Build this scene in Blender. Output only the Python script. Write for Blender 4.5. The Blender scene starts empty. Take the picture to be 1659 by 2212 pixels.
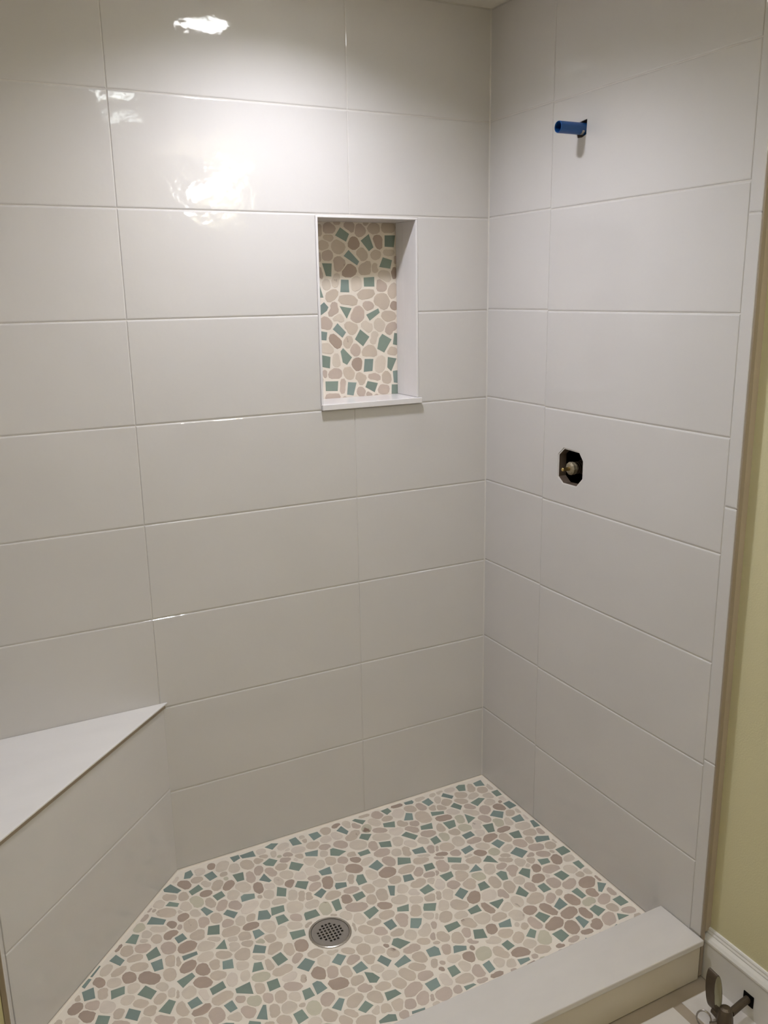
import bpy, bmesh, math, random
from mathutils import Vector, Matrix

# ---------------------------------------------------------------- units
U = 0.256            # one tile pitch in metres; all coordinates below are in tile pitches
ZOFF = 0.2           # bathroom floor lies at z = -0.2 pitches
def W(x, y, z):
    return Vector((x*U, y*U, (z+ZOFF)*U))

scene = bpy.context.scene
COL = scene.collection

# ---------------------------------------------------------------- camera
cam_data = bpy.data.cameras.new('camera')
cam = bpy.data.objects.new('camera', cam_data)
COL.objects.link(cam)
cam_data.sensor_fit = 'HORIZONTAL'
cam_data.sensor_width = 36.0
cam_data.lens = 1867.435/1659.0*36.0
cam_data.clip_start = 0.02
cam_data.clip_end = 50
RX = Vector((0.88694757, -0.46157693, -0.01645434))
RY = Vector((-0.12672245, -0.20893735, -0.96968376))
RZ = Vector((0.44414573, 0.86214379, -0.24380864))
m = Matrix(((RX.x, -RY.x, -RZ.x), (RX.y, -RY.y, -RZ.y), (RX.z, -RY.z, -RZ.z))).to_4x4()
m.translation = W(-5.7685532, -8.50653366, 6.19277354)
cam.matrix_world = m
scene.camera = cam

# ---------------------------------------------------------------- world, lights, exposure
world = bpy.data.worlds.new('world')
scene.world = world
world.use_nodes = True
world.node_tree.nodes['Background'].inputs[0].default_value = (0.9, 0.85, 0.75, 1)
world.node_tree.nodes['Background'].inputs[1].default_value = 0.02

SHOWER_CAN = (-2.62, -1.74)
ROOM_CANS = [(-2.85, -5.6), (-2.25, -7.7)]
CEIL = 9.12
def can_light(x, y, power, spread, size, color, z=CEIL+0.17):
    l = bpy.data.lights.new('downlight', 'AREA')
    l.shape = 'DISK'
    l.size = size*U
    l.energy = power
    l.spread = math.radians(spread)
    l.color = color
    o = bpy.data.objects.new('downlight', l)
    o.location = W(x, y, z)
    COL.objects.link(o)
    return o
can_light(SHOWER_CAN[0], SHOWER_CAN[1], 6.7, 156, 0.40, (1.0, 0.99, 1.12))

vs = scene.view_settings
vs.view_transform = 'Standard'
vs.look = 'None'
vs.exposure = 0.08
vs.gamma = 1.0
vs.use_curve_mapping = False

# ---- outlines of the stones, in thousandths of a tile pitch on their own plane (pebbles: tone first)
FLOOR_CHIPS = """
-2747 -67 -2659 -55 -2639 -211 -2748 -193
-3045 -63 -2952 -30 -2880 -70 -2981 -148
-3348 -69 -3186 -60 -3190 -171 -3337 -135
-3457 -49 -3356 -51 -3358 -119 -3444 -153
-2506 -79 -2392 -80 -2381 -183 -2496 -219
-2186 -176 -2097 -115 -2063 -253 -2107 -302
-1935 -81 -1890 -64 -1788 -157 -1856 -210
-1539 -67 -1434 -54 -1422 -135 -1506 -179
-1205 -49 -1087 -49 -1085 -95 -1117 -122 -1206 -101
-1000 -143 -883 -108 -876 -231 -968 -263
-1285 -254 -1222 -299 -1277 -426 -1382 -381
-1013 -386 -860 -446 -884 -495 -1038 -466
-1633 -311 -1489 -340 -1539 -450 -1656 -385
-1266 -577 -1113 -584 -1159 -690 -1294 -645
-2013 -437 -1950 -371 -1847 -433 -1939 -525
-1555 -629 -1470 -589 -1382 -724 -1453 -776
-1848 -616 -1715 -657 -1751 -763 -1866 -712
-1292 -851 -1195 -832 -1200 -953 -1302 -967
-2147 -672 -2011 -670 -2017 -751 -2144 -747
-1580 -927 -1437 -931 -1452 -1046 -1585 -1009
-2676 -381 -2523 -405 -2571 -509 -2688 -444
-2395 -462 -2358 -457 -2248 -584 -2355 -623 -2439 -568
-202 -95 -74 -76 -98 -212 -211 -174
-448 -63 -388 -40 -312 -70 -380 -195 -461 -166
-721 -158 -663 -103 -579 -222 -630 -268
-109 -375 -14 -372 -26 -493 -111 -495
-476 -452 -324 -408 -265 -460 -435 -558
-127 -659 -30 -650 -5 -781 -122 -797
-738 -404 -655 -353 -602 -460 -664 -522
-671 -622 -595 -748 -736 -810
-419 -799 -318 -727 -224 -813 -313 -918
-222 -963 -80 -948 -108 -1081 -222 -1063
-995 -645 -842 -661 -893 -783 -995 -793
-57 -1118 9 -1127 12 -1259 -95 -1250
-605 -915 -476 -941 -545 -1090 -629 -1075
-929 -965 -794 -949 -793 -1040 -927 -1055
-425 -1200 -288 -1209 -333 -1345 -424 -1312
-218 -1422 -172 -1403 -46 -1461 -81 -1532 -245 -1499
-716 -1262 -609 -1231 -568 -1326 -687 -1382
-1084 -1192 -953 -1169 -948 -1258 -1087 -1287
-629 -1515 -505 -1455 -434 -1582 -560 -1649
-139 -1705 -18 -1698 -4 -1820 -145 -1828
-430 -1754 -313 -1790 -332 -1863 -449 -1854
-122 -1986 -34 -1985 -44 -2099 -116 -2116
-433 -2045 -315 -2034 -292 -2145 -407 -2175
-704 -2116 -611 -2106 -605 -2228 -708 -2231
-441 -2357 -349 -2337 -346 -2485 -416 -2499
-100 -2372 -31 -2435 -164 -2519 -188 -2492
-147 -2660 -35 -2650 -28 -2773 -140 -2777
-749 -2454 -612 -2372 -605 -2499 -733 -2523
-452 -2658 -360 -2635 -314 -2743 -445 -2787
-250 -2841 -162 -2922 -300 -2925
-666 -2692 -611 -2683 -581 -2803 -687 -2846
-1008 -2473 -931 -2443 -869 -2549 -985 -2598
-1016 -2760 -891 -2751 -879 -2859 -998 -2897
-1259 -2664 -1157 -2594 -1123 -2652 -1200 -2727
-4259 -233 -4167 -185 -4088 -341 -4138 -368 -4257 -277
-4300 -504 -4247 -458 -4162 -532 -4191 -578
-4535 -686 -4467 -597 -4343 -714 -4385 -772
-4781 -845 -4691 -759 -4634 -802 -4693 -917
-4017 -168 -3978 -69 -3908 -54 -3905 -147 -3953 -188
-3805 -214 -3703 -189 -3680 -308 -3773 -336
-3526 -358 -3406 -368 -3437 -501 -3515 -495
-3297 -585 -3213 -504 -3179 -657 -3210 -670
-3165 -330 -3068 -280 -2998 -358 -3074 -435 -3147 -382
-2941 -562 -2871 -455 -2765 -565 -2856 -650
-2996 -874 -2934 -799 -2829 -864 -2905 -972
-4025 -397 -3899 -336 -3875 -432 -4010 -476
-3819 -588 -3710 -559 -3699 -653 -3796 -687
-3560 -744 -3517 -725 -3414 -767 -3433 -841 -3574 -830
-3162 -784 -3083 -856 -3135 -973 -3220 -916
-3990 -734 -3943 -713 -3881 -828 -3960 -858
-3804 -916 -3747 -868 -3662 -963 -3724 -1030
-3520 -1169 -3465 -1048 -3381 -1075 -3376 -1183 -3406 -1213
-3338 -1064 -3204 -1087 -3228 -1178 -3372 -1179
-3343 -1214 -3254 -1217 -3239 -1329 -3360 -1340
-4035 -1129 -3990 -1016 -3883 -1046 -3922 -1179
-3619 -1294 -3550 -1300 -3522 -1390 -3632 -1417
-3298 -1488 -3153 -1520 -3170 -1607 -3308 -1602
-4335 -1015 -4246 -987 -4224 -1082 -4320 -1108
-2668 -757 -2525 -744 -2550 -868 -2663 -843
-2611 -1071 -2582 -1029 -2477 -1072 -2499 -1140 -2619 -1129
-2370 -1094 -2321 -1023 -2257 -1039 -2276 -1182 -2380 -1183
-2150 -958 -2008 -891 -1989 -1015 -2091 -1063
-1786 -966 -1663 -1040 -1701 -1126 -1848 -1085
-1596 -1223 -1491 -1234 -1509 -1332 -1627 -1329
-1885 -1270 -1793 -1291 -1807 -1388 -1923 -1375
-2109 -1339 -2039 -1377 -2117 -1513 -2157 -1491
-1843 -1564 -1713 -1527 -1696 -1637 -1829 -1652
-2865 -1089 -2750 -1034 -2723 -1103 -2818 -1178
-2746 -1279 -2657 -1273 -2691 -1431 -2763 -1436
-2506 -1292 -2388 -1286 -2391 -1376 -2510 -1404
-2523 -1590 -2379 -1555 -2369 -1641 -2509 -1706
-2183 -1689 -2051 -1700 -2101 -1794 -2208 -1742
-1948 -1824 -1908 -1772 -1788 -1824 -1859 -1920 -1962 -1864
-3073 -1323 -3055 -1299 -2935 -1307 -2930 -1413 -3088 -1412
-2414 -1825 -2309 -1812 -2310 -1927 -2398 -1947
-2135 -1894 -2034 -1949 -2083 -2019 -2138 -2058 -2207 -2014
-1290 -1234 -1153 -1317 -1209 -1389 -1332 -1314
-982 -1490 -883 -1425 -856 -1448 -844 -1589
-1221 -1575 -1079 -1491 -1071 -1611
-1534 -1463 -1383 -1463 -1404 -1549 -1519 -1578
-975 -1732 -901 -1719 -860 -1765 -910 -1872 -976 -1862
-756 -1845 -665 -1793 -601 -1854 -699 -1973
-1246 -1783 -1155 -1775 -1155 -1887 -1282 -1890
-1556 -1812 -1441 -1738 -1396 -1830 -1520 -1909
-982 -2106 -873 -2019 -851 -2163 -914 -2199
-1306 -2087 -1143 -2101 -1154 -2130 -1275 -2205
-1561 -2070 -1427 -2049 -1438 -2150 -1566 -2143
-1397 -2387 -1250 -2383 -1304 -2488 -1418 -2438
-1894 -2153 -1743 -2156 -1747 -2234 -1904 -2252
-1670 -2339 -1573 -2375 -1604 -2498 -1724 -2451
-4967 -1019 -4894 -966 -4833 -1080 -4886 -1134
-4636 -1106 -4520 -1046 -4508 -1182 -4631 -1198
-4620 -1236 -4511 -1232 -4528 -1371 -4613 -1364
-5170 -1137 -5070 -1026 -5050 -1047 -5144 -1152
-5256 -1226 -5180 -1154 -5156 -1178 -5232 -1263
-5262 -1296 -5156 -1287 -5164 -1427 -5260 -1416
-5023 -1405 -4898 -1409 -4917 -1504 -5039 -1513
-4817 -1569 -4726 -1495 -4649 -1613 -4719 -1686
-4692 -1854 -4574 -1762 -4524 -1815 -4607 -1935
-4972 -1785 -4916 -1693 -4828 -1775 -4881 -1870
-5219 -1728 -5174 -1640 -5081 -1702 -5119 -1782
-4019 -1355 -3901 -1268 -3916 -1411
-4334 -1294 -4189 -1297 -4190 -1343 -4332 -1359
-4007 -1547 -3912 -1562 -3937 -1681 -4035 -1647
-3716 -1578 -3660 -1485 -3567 -1559 -3612 -1641
-3574 -1725 -3472 -1699 -3444 -1825 -3556 -1858
-3802 -1815 -3747 -1711 -3679 -1731 -3690 -1832
-3409 -1963 -3291 -1885 -3225 -1973 -3329 -2062
-4457 -1585 -4303 -1545 -4288 -1606 -4427 -1691
-4213 -1819 -4078 -1785 -4073 -1878 -4210 -1905
-4004 -1932 -3859 -1915 -3876 -2069 -4011 -1986
-3723 -1994 -3617 -1998 -3628 -2109 -3737 -2114
-3472 -2247 -3393 -2245 -3389 -2354 -3489 -2364
-4438 -1882 -4337 -1853 -4315 -1953 -4423 -1970
-4157 -2069 -4071 -2046 -4056 -2159 -4127 -2175
-3947 -2350 -3843 -2230 -3818 -2243 -3862 -2406
-3643 -2457 -3552 -2443 -3536 -2559 -3642 -2583
-4031 -2372 -4009 -2341 -3925 -2400 -3935 -2438
-4239 -2259 -4197 -2263 -4135 -2301 -4147 -2328
-2481 -2127 -2426 -2066 -2384 -2077 -2301 -2189 -2434 -2218
-3090 -2058 -2994 -1983 -2932 -2049 -3032 -2136
-2946 -2215 -2834 -2180 -2816 -2291 -2942 -2300
-2871 -2316 -2805 -2363 -2772 -2446 -2827 -2486 -2885 -2457
-2700 -2247 -2634 -2200 -2575 -2309 -2645 -2365
-2577 -2365 -2431 -2307 -2412 -2404 -2566 -2421
-2222 -2351 -2121 -2344 -2099 -2389 -2124 -2474 -2235 -2448
-2444 -2711 -2310 -2698 -2327 -2803 -2437 -2819
-3358 -2214 -3306 -2203 -3275 -2232 -3253 -2329 -3367 -2356
-2819 -2627 -2712 -2639 -2686 -2710 -2838 -2725
-3313 -2557 -3207 -2484 -3168 -2520 -3253 -2626
-3116 -2689 -3012 -2625 -2971 -2708 -3071 -2752
-3007 -2884 -2901 -2859 -2843 -2891 -2861 -2958 -3014 -2913
-2704 -2932 -2578 -2950 -2589 -2969 -2715 -2960
-1963 -2437 -1937 -2435 -1846 -2491 -1871 -2536 -2005 -2516
-1535 -2637 -1450 -2617 -1432 -2716 -1525 -2736
-1845 -2769 -1759 -2753 -1768 -2872 -1847 -2889
-1518 -2873 -1402 -2902 -1412 -2937 -1530 -2945
-2161 -2647 -2078 -2647 -2076 -2754 -2178 -2766
-2145 -2910 -2046 -2921 -2030 -2946 -2148 -2960
-5252 -2480 -5378 -2389 -5427 -2468 -5314 -2545
-1183 -3155 -1117 -3035 -1213 -2991 -1254 -3099
-4429 -2846 -4329 -2745 -4406 -2673 -4477 -2782
-5039 -2585 -5122 -2462 -5214 -2521 -5112 -2625
-4148 -2784 -4099 -2648 -4192 -2637 -4227 -2751
-5635 -2184 -5485 -2179 -5497 -2079 -5635 -2092
-2396 -3032 -2535 -3006 -2534 -3102 -2425 -3115
-5252 -1860 -5441 -1858 -5425 -1950 -5274 -1947
-5129 -3115 -4996 -3059 -5042 -2962 -5155 -3040
-4617 -3085 -4507 -2999 -4571 -2916 -4663 -2991
-3593 -2913 -3415 -2901 -3449 -2797 -3584 -2819
-3405 -3095 -3273 -3040 -3304 -2947 -3441 -3015
-3732 -3087 -3603 -3010 -3651 -2925 -3767 -3004
-476 -3085 -334 -3048 -362 -2959 -501 -3000
-4976 -2258 -5142 -2256 -5134 -2351 -4987 -2346
-637 -3049 -764 -2959 -804 -3044 -707 -3121
-5550 -2316 -5658 -2194 -5722 -2267 -5630 -2362
-161 -3049 -299 -3038 -293 -3147 -171 -3146
-5082 -2687 -5219 -2614 -5256 -2708 -5147 -2762
-5636 -1973 -5744 -1925 -5774 -2004 -5671 -2038
-3218 -2861 -3360 -2856 -3362 -2931 -3230 -2928
"""
FLOOR_PEBBLES = """
4 -4581 -1421 -4609 -1390 -4632 -1368 -4655 -1335 -4698 -1317 -4746 -1331 -4770 -1375 -4767 -1421 -4747 -1456 -4717 -1475 -4693 -1502 -4651 -1523 -4603 -1511 -4575 -1469
2 -3009 -2836 -3025 -2799 -3054 -2777 -3086 -2769 -3119 -2759 -3157 -2767 -3190 -2794 -3198 -2836 -3182 -2875 -3152 -2899 -3119 -2911 -3084 -2915 -3047 -2904 -3029 -2871
3 -4170 -2148 -4174 -2115 -4186 -2077 -4221 -2051 -4264 -2055 -4297 -2081 -4312 -2115 -4311 -2148 -4308 -2180 -4302 -2222 -4264 -2242 -4223 -2235 -4189 -2216 -4174 -2182
3 -2467 -2719 -2471 -2670 -2512 -2643 -2556 -2644 -2587 -2656 -2613 -2669 -2643 -2685 -2662 -2719 -2672 -2767 -2628 -2789 -2590 -2793 -2559 -2777 -2535 -2766 -2496 -2756
2 -4034 -1979 -4047 -1935 -4085 -1911 -4124 -1913 -4153 -1919 -4182 -1926 -4225 -1938 -4242 -1979 -4230 -2023 -4196 -2050 -4154 -2042 -4127 -2034 -4102 -2026 -4058 -2018
4 -3046 -2328 -3065 -2291 -3092 -2266 -3126 -2261 -3156 -2261 -3200 -2254 -3233 -2284 -3226 -2328 -3220 -2366 -3192 -2391 -3157 -2399 -3124 -2403 -3083 -2401 -3051 -2372
4 -789 -2659 -794 -2607 -835 -2574 -885 -2580 -917 -2596 -943 -2609 -986 -2619 -1022 -2659 -1012 -2711 -961 -2732 -918 -2725 -887 -2729 -851 -2723 -819 -2699
3 -2263 -2897 -2264 -2856 -2293 -2828 -2333 -2830 -2362 -2834 -2394 -2839 -2424 -2860 -2436 -2897 -2428 -2935 -2401 -2963 -2365 -2971 -2332 -2967 -2301 -2955 -2277 -2931
5 -3385 -2481 -3386 -2449 -3401 -2415 -3433 -2395 -3472 -2398 -3498 -2425 -3519 -2450 -3521 -2481 -3518 -2513 -3505 -2546 -3473 -2566 -3434 -2564 -3405 -2541 -3388 -2513
5 -1666 -2655 -1665 -2611 -1693 -2578 -1735 -2568 -1773 -2576 -1805 -2592 -1828 -2620 -1840 -2655 -1847 -2699 -1816 -2732 -1772 -2729 -1737 -2731 -1705 -2718 -1682 -2690
2 -3002 -2579 -3006 -2537 -3038 -2508 -3079 -2509 -3110 -2515 -3138 -2526 -3160 -2548 -3181 -2579 -3180 -2620 -3152 -2650 -3112 -2656 -3081 -2638 -3060 -2623 -3033 -2609
4 -4153 -1195 -4169 -1154 -4198 -1125 -4235 -1113 -4270 -1120 -4305 -1130 -4335 -1155 -4351 -1195 -4345 -1239 -4311 -1267 -4270 -1269 -4236 -1269 -4201 -1260 -4173 -1233
3 -4581 -1977 -4618 -1955 -4635 -1940 -4653 -1927 -4682 -1899 -4726 -1900 -4750 -1936 -4733 -1977 -4715 -2001 -4703 -2025 -4681 -2047 -4648 -2052 -4609 -2047 -4579 -2018
4 -4168 -1715 -4182 -1684 -4200 -1658 -4229 -1644 -4264 -1632 -4301 -1645 -4330 -1674 -4326 -1715 -4310 -1746 -4289 -1770 -4260 -1781 -4227 -1794 -4187 -1787 -4161 -1755
3 -2429 -1478 -2462 -1438 -2506 -1428 -2531 -1411 -2564 -1400 -2610 -1398 -2657 -1425 -2657 -1478 -2626 -1517 -2594 -1538 -2562 -1549 -2527 -1561 -2483 -1558 -2436 -1531
4 -704 -2781 -698 -2741 -715 -2699 -758 -2683 -800 -2695 -828 -2721 -855 -2745 -861 -2781 -861 -2819 -844 -2860 -803 -2878 -762 -2863 -729 -2845 -709 -2815
2 -3293 -2623 -3314 -2599 -3327 -2576 -3346 -2544 -3383 -2540 -3412 -2563 -3431 -2591 -3428 -2623 -3427 -2654 -3409 -2680 -3381 -2698 -3346 -2705 -3317 -2683 -3294 -2657
0 -5014 -1583 -5023 -1554 -5044 -1534 -5067 -1510 -5104 -1496 -5132 -1524 -5146 -1554 -5156 -1583 -5153 -1616 -5129 -1640 -5101 -1658 -5065 -1667 -5034 -1647 -5015 -1617
5 -1043 -2764 -1029 -2725 -1045 -2681 -1089 -2666 -1127 -2694 -1151 -2714 -1173 -2735 -1198 -2764 -1198 -2806 -1172 -2841 -1133 -2860 -1091 -2854 -1064 -2824 -1046 -2796
1 -3019 -1168 -3033 -1129 -3057 -1097 -3094 -1081 -3136 -1072 -3174 -1092 -3190 -1131 -3199 -1168 -3202 -1211 -3174 -1244 -3134 -1259 -3093 -1259 -3056 -1241 -3030 -1209
2 -2847 -2632 -2847 -2601 -2866 -2575 -2894 -2557 -2929 -2554 -2964 -2566 -2985 -2596 -2983 -2632 -2966 -2658 -2951 -2682 -2929 -2706 -2892 -2719 -2859 -2698 -2850 -2661
2 -3729 -1552 -3726 -1514 -3749 -1482 -3785 -1466 -3821 -1477 -3852 -1492 -3879 -1516 -3889 -1552 -3881 -1589 -3855 -1615 -3823 -1635 -3785 -1638 -3753 -1617 -3739 -1584
2 -2458 -2534 -2475 -2508 -2489 -2484 -2509 -2450 -2549 -2443 -2587 -2462 -2598 -2501 -2593 -2534 -2583 -2560 -2571 -2588 -2548 -2617 -2507 -2630 -2472 -2605 -2458 -2569
2 -3434 -1930 -3451 -1887 -3489 -1866 -3527 -1875 -3550 -1884 -3584 -1874 -3622 -1890 -3644 -1930 -3623 -1970 -3586 -1988 -3553 -1988 -3528 -1980 -3500 -1980 -3457 -1969
4 -85 -2322 -91 -2271 -131 -2241 -176 -2239 -213 -2243 -248 -2255 -283 -2280 -307 -2322 -298 -2371 -256 -2398 -215 -2408 -176 -2407 -144 -2387 -119 -2359
0 -3425 -945 -3420 -894 -3460 -862 -3507 -862 -3544 -866 -3573 -886 -3591 -913 -3626 -945 -3632 -996 -3595 -1031 -3546 -1031 -3510 -1017 -3484 -998 -3457 -978
4 -5189 -1606 -5206 -1578 -5229 -1562 -5249 -1539 -5283 -1525 -5319 -1538 -5337 -1571 -5324 -1606 -5314 -1630 -5304 -1656 -5281 -1680 -5245 -1690 -5216 -1666 -5203 -1636
3 -3231 -2448 -3233 -2413 -3254 -2383 -3288 -2370 -3322 -2377 -3347 -2396 -3365 -2419 -3374 -2448 -3375 -2481 -3360 -2515 -3324 -2529 -3291 -2510 -3268 -2495 -3244 -2477
2 -734 -2263 -743 -2215 -780 -2184 -823 -2179 -858 -2194 -884 -2211 -924 -2223 -956 -2263 -942 -2310 -900 -2336 -859 -2337 -825 -2337 -791 -2327 -757 -2304
4 -4230 -1453 -4230 -1413 -4257 -1382 -4297 -1382 -4328 -1386 -4356 -1399 -4375 -1423 -4399 -1453 -4399 -1494 -4371 -1525 -4330 -1527 -4298 -1522 -4269 -1508 -4248 -1484
1 -3569 -2369 -3581 -2338 -3602 -2313 -3630 -2296 -3662 -2302 -3691 -2313 -3708 -2339 -3719 -2369 -3716 -2402 -3694 -2429 -3662 -2438 -3632 -2431 -3603 -2424 -3578 -2402
4 -566 -2602 -569 -2554 -610 -2528 -653 -2532 -684 -2540 -715 -2546 -753 -2562 -775 -2602 -765 -2649 -730 -2678 -687 -2680 -655 -2665 -624 -2659 -590 -2641
3 -4347 -1122 -4354 -1091 -4369 -1059 -4399 -1034 -4440 -1029 -4475 -1051 -4491 -1087 -4487 -1122 -4485 -1154 -4470 -1186 -4439 -1208 -4398 -1213 -4364 -1191 -4350 -1155
2 -1500 -1961 -1527 -1929 -1547 -1904 -1572 -1875 -1614 -1866 -1654 -1883 -1679 -1919 -1685 -1961 -1670 -1999 -1644 -2026 -1611 -2043 -1572 -2048 -1530 -2038 -1501 -2005
2 -4074 -918 -4072 -883 -4084 -842 -4122 -818 -4165 -827 -4198 -851 -4210 -886 -4217 -918 -4217 -953 -4205 -993 -4167 -1017 -4124 -1009 -4092 -984 -4079 -949
4 -3185 -2126 -3187 -2095 -3204 -2066 -3232 -2037 -3271 -2044 -3297 -2069 -3321 -2093 -3324 -2126 -3317 -2158 -3297 -2183 -3270 -2205 -3231 -2217 -3204 -2186 -3194 -2154
2 -1053 -433 -1047 -387 -1067 -339 -1113 -304 -1171 -307 -1213 -344 -1233 -389 -1239 -433 -1233 -477 -1216 -526 -1170 -556 -1114 -557 -1068 -525 -1058 -473
1 -1400 -2245 -1410 -2205 -1439 -2176 -1478 -2174 -1510 -2174 -1550 -2174 -1577 -2205 -1579 -2245 -1574 -2284 -1551 -2317 -1514 -2331 -1475 -2326 -1442 -2310 -1417 -2282
2 -4220 -612 -4242 -577 -4270 -556 -4298 -536 -4333 -534 -4380 -531 -4416 -564 -4410 -612 -4382 -645 -4355 -663 -4331 -683 -4295 -699 -4248 -697 -4220 -658
3 -291 -2863 -277 -2818 -305 -2780 -353 -2781 -388 -2793 -418 -2805 -441 -2830 -456 -2863 -465 -2908 -437 -2946 -390 -2942 -355 -2938 -326 -2921 -310 -2893
2 -1997 -2836 -2009 -2799 -2041 -2780 -2073 -2778 -2098 -2782 -2126 -2786 -2168 -2797 -2185 -2836 -2155 -2869 -2126 -2886 -2098 -2889 -2073 -2893 -2037 -2897 -2002 -2877
2 -3713 -1197 -3727 -1156 -3758 -1130 -3796 -1130 -3826 -1130 -3864 -1131 -3890 -1159 -3907 -1197 -3899 -1239 -3860 -1258 -3826 -1261 -3795 -1267 -3759 -1263 -3727 -1237
5 -3657 -1908 -3675 -1875 -3704 -1858 -3731 -1851 -3757 -1847 -3794 -1844 -3827 -1868 -3832 -1908 -3812 -1941 -3784 -1958 -3759 -1973 -3728 -1974 -3695 -1969 -3664 -1946
3 -2476 -2850 -2467 -2815 -2484 -2779 -2523 -2773 -2555 -2788 -2580 -2800 -2598 -2823 -2605 -2850 -2613 -2885 -2594 -2917 -2558 -2927 -2525 -2917 -2503 -2897 -2494 -2873
3 -3913 -2242 -3929 -2216 -3948 -2198 -3967 -2172 -4001 -2161 -4034 -2177 -4044 -2212 -4037 -2242 -4033 -2266 -4025 -2295 -4000 -2318 -3964 -2322 -3938 -2298 -3918 -2273
4 -1345 -2811 -1365 -2778 -1388 -2755 -1418 -2743 -1449 -2745 -1481 -2751 -1519 -2770 -1532 -2811 -1509 -2848 -1471 -2858 -1446 -2866 -1420 -2870 -1379 -2879 -1343 -2855
4 -1899 -1140 -1912 -1095 -1945 -1064 -1985 -1048 -2024 -1061 -2056 -1077 -2095 -1097 -2111 -1140 -2103 -1187 -2068 -1219 -2025 -1227 -1987 -1223 -1948 -1212 -1918 -1182
4 -4254 -2024 -4257 -1983 -4298 -1966 -4334 -1982 -4353 -1986 -4371 -1990 -4412 -1992 -4440 -2024 -4424 -2063 -4384 -2074 -4357 -2081 -4331 -2079 -4306 -2071 -4282 -2054
4 -3191 -1714 -3191 -1680 -3207 -1646 -3242 -1628 -3281 -1629 -3312 -1650 -3323 -1684 -3326 -1714 -3332 -1748 -3314 -1780 -3281 -1801 -3242 -1798 -3212 -1775 -3196 -1745
0 -1146 -1989 -1142 -1942 -1179 -1913 -1222 -1915 -1256 -1915 -1290 -1926 -1312 -1954 -1337 -1989 -1340 -2037 -1299 -2064 -1257 -2066 -1222 -2066 -1189 -2053 -1165 -2025
1 -4321 -1768 -4328 -1739 -4340 -1707 -4372 -1691 -4404 -1706 -4431 -1716 -4453 -1738 -4458 -1768 -4451 -1798 -4439 -1830 -4407 -1844 -4373 -1839 -4344 -1825 -4328 -1798
4 -4144 -1558 -4142 -1530 -4152 -1498 -4181 -1475 -4219 -1475 -4248 -1498 -4265 -1526 -4270 -1558 -4261 -1587 -4245 -1614 -4218 -1638 -4180 -1644 -4148 -1623 -4138 -1587
2 -4434 -1470 -4433 -1440 -4445 -1408 -4475 -1386 -4513 -1387 -4542 -1410 -4552 -1442 -4554 -1470 -4552 -1498 -4542 -1530 -4514 -1558 -4475 -1555 -4448 -1528 -4436 -1498
1 -3383 -1312 -3379 -1277 -3398 -1245 -3432 -1229 -3472 -1220 -3508 -1241 -3524 -1277 -3519 -1312 -3513 -1342 -3501 -1375 -3472 -1405 -3429 -1407 -3398 -1378 -3384 -1344
1 -1968 -544 -1987 -502 -2017 -472 -2053 -449 -2096 -450 -2142 -460 -2170 -499 -2179 -544 -2163 -587 -2136 -621 -2096 -639 -2052 -645 -2009 -627 -1980 -590
2 -4457 -1930 -4459 -1913 -4457 -1883 -4473 -1837 -4513 -1845 -4536 -1876 -4548 -1904 -4550 -1930 -4548 -1956 -4536 -1983 -4514 -2016 -4473 -2023 -4444 -1992 -4451 -1950
3 -3448 -2159 -3470 -2133 -3490 -2116 -3512 -2103 -3540 -2093 -3579 -2091 -3607 -2119 -3603 -2159 -3582 -2187 -3559 -2203 -3537 -2214 -3509 -2226 -3474 -2222 -3440 -2200
3 -2148 -1873 -2139 -1834 -2160 -1797 -2199 -1776 -2242 -1780 -2273 -1808 -2282 -1844 -2281 -1873 -2282 -1903 -2283 -1951 -2245 -1980 -2202 -1958 -2182 -1922 -2171 -1898
1 -3997 -1274 -4022 -1243 -4045 -1221 -4071 -1201 -4105 -1195 -4138 -1211 -4164 -1237 -4176 -1274 -4161 -1310 -4132 -1331 -4102 -1337 -4072 -1341 -4038 -1336 -4006 -1313
4 -5275 -1469 -5275 -1436 -5296 -1410 -5327 -1398 -5358 -1404 -5378 -1425 -5402 -1440 -5415 -1469 -5410 -1501 -5389 -1527 -5359 -1538 -5329 -1531 -5306 -1515 -5284 -1497
1 -1084 -2377 -1090 -2341 -1112 -2311 -1146 -2293 -1183 -2298 -1219 -2309 -1240 -2341 -1229 -2377 -1234 -2411 -1218 -2443 -1184 -2462 -1146 -2462 -1112 -2444 -1090 -2413
4 -1315 -1940 -1302 -1895 -1328 -1855 -1375 -1850 -1412 -1869 -1435 -1890 -1464 -1907 -1483 -1940 -1487 -1984 -1461 -2022 -1415 -2027 -1378 -2019 -1352 -1995 -1334 -1970
2 -3418 -1623 -3417 -1581 -3447 -1551 -3487 -1548 -3520 -1551 -3545 -1570 -3558 -1597 -3576 -1623 -3591 -1664 -3562 -1696 -3518 -1685 -3491 -1677 -3463 -1673 -3438 -1654
4 -4775 -1327 -4781 -1299 -4796 -1274 -4821 -1250 -4858 -1244 -4889 -1264 -4902 -1296 -4901 -1327 -4898 -1356 -4885 -1384 -4855 -1398 -4822 -1402 -4789 -1390 -4777 -1357
2 -1555 -2723 -1553 -2698 -1558 -2666 -1583 -2635 -1624 -2631 -1655 -2657 -1668 -2691 -1672 -2723 -1657 -2749 -1640 -2769 -1620 -2797 -1581 -2817 -1545 -2795 -1539 -2753
5 -2778 -1344 -2775 -1313 -2777 -1265 -2816 -1239 -2860 -1257 -2888 -1284 -2905 -1313 -2904 -1344 -2905 -1376 -2902 -1422 -2863 -1446 -2819 -1436 -2789 -1408 -2782 -1372
2 -2674 -2051 -2680 -2018 -2700 -1989 -2731 -1972 -2766 -1974 -2796 -1992 -2814 -2020 -2817 -2051 -2818 -2084 -2799 -2114 -2766 -2125 -2732 -2127 -2702 -2110 -2684 -2082
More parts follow.
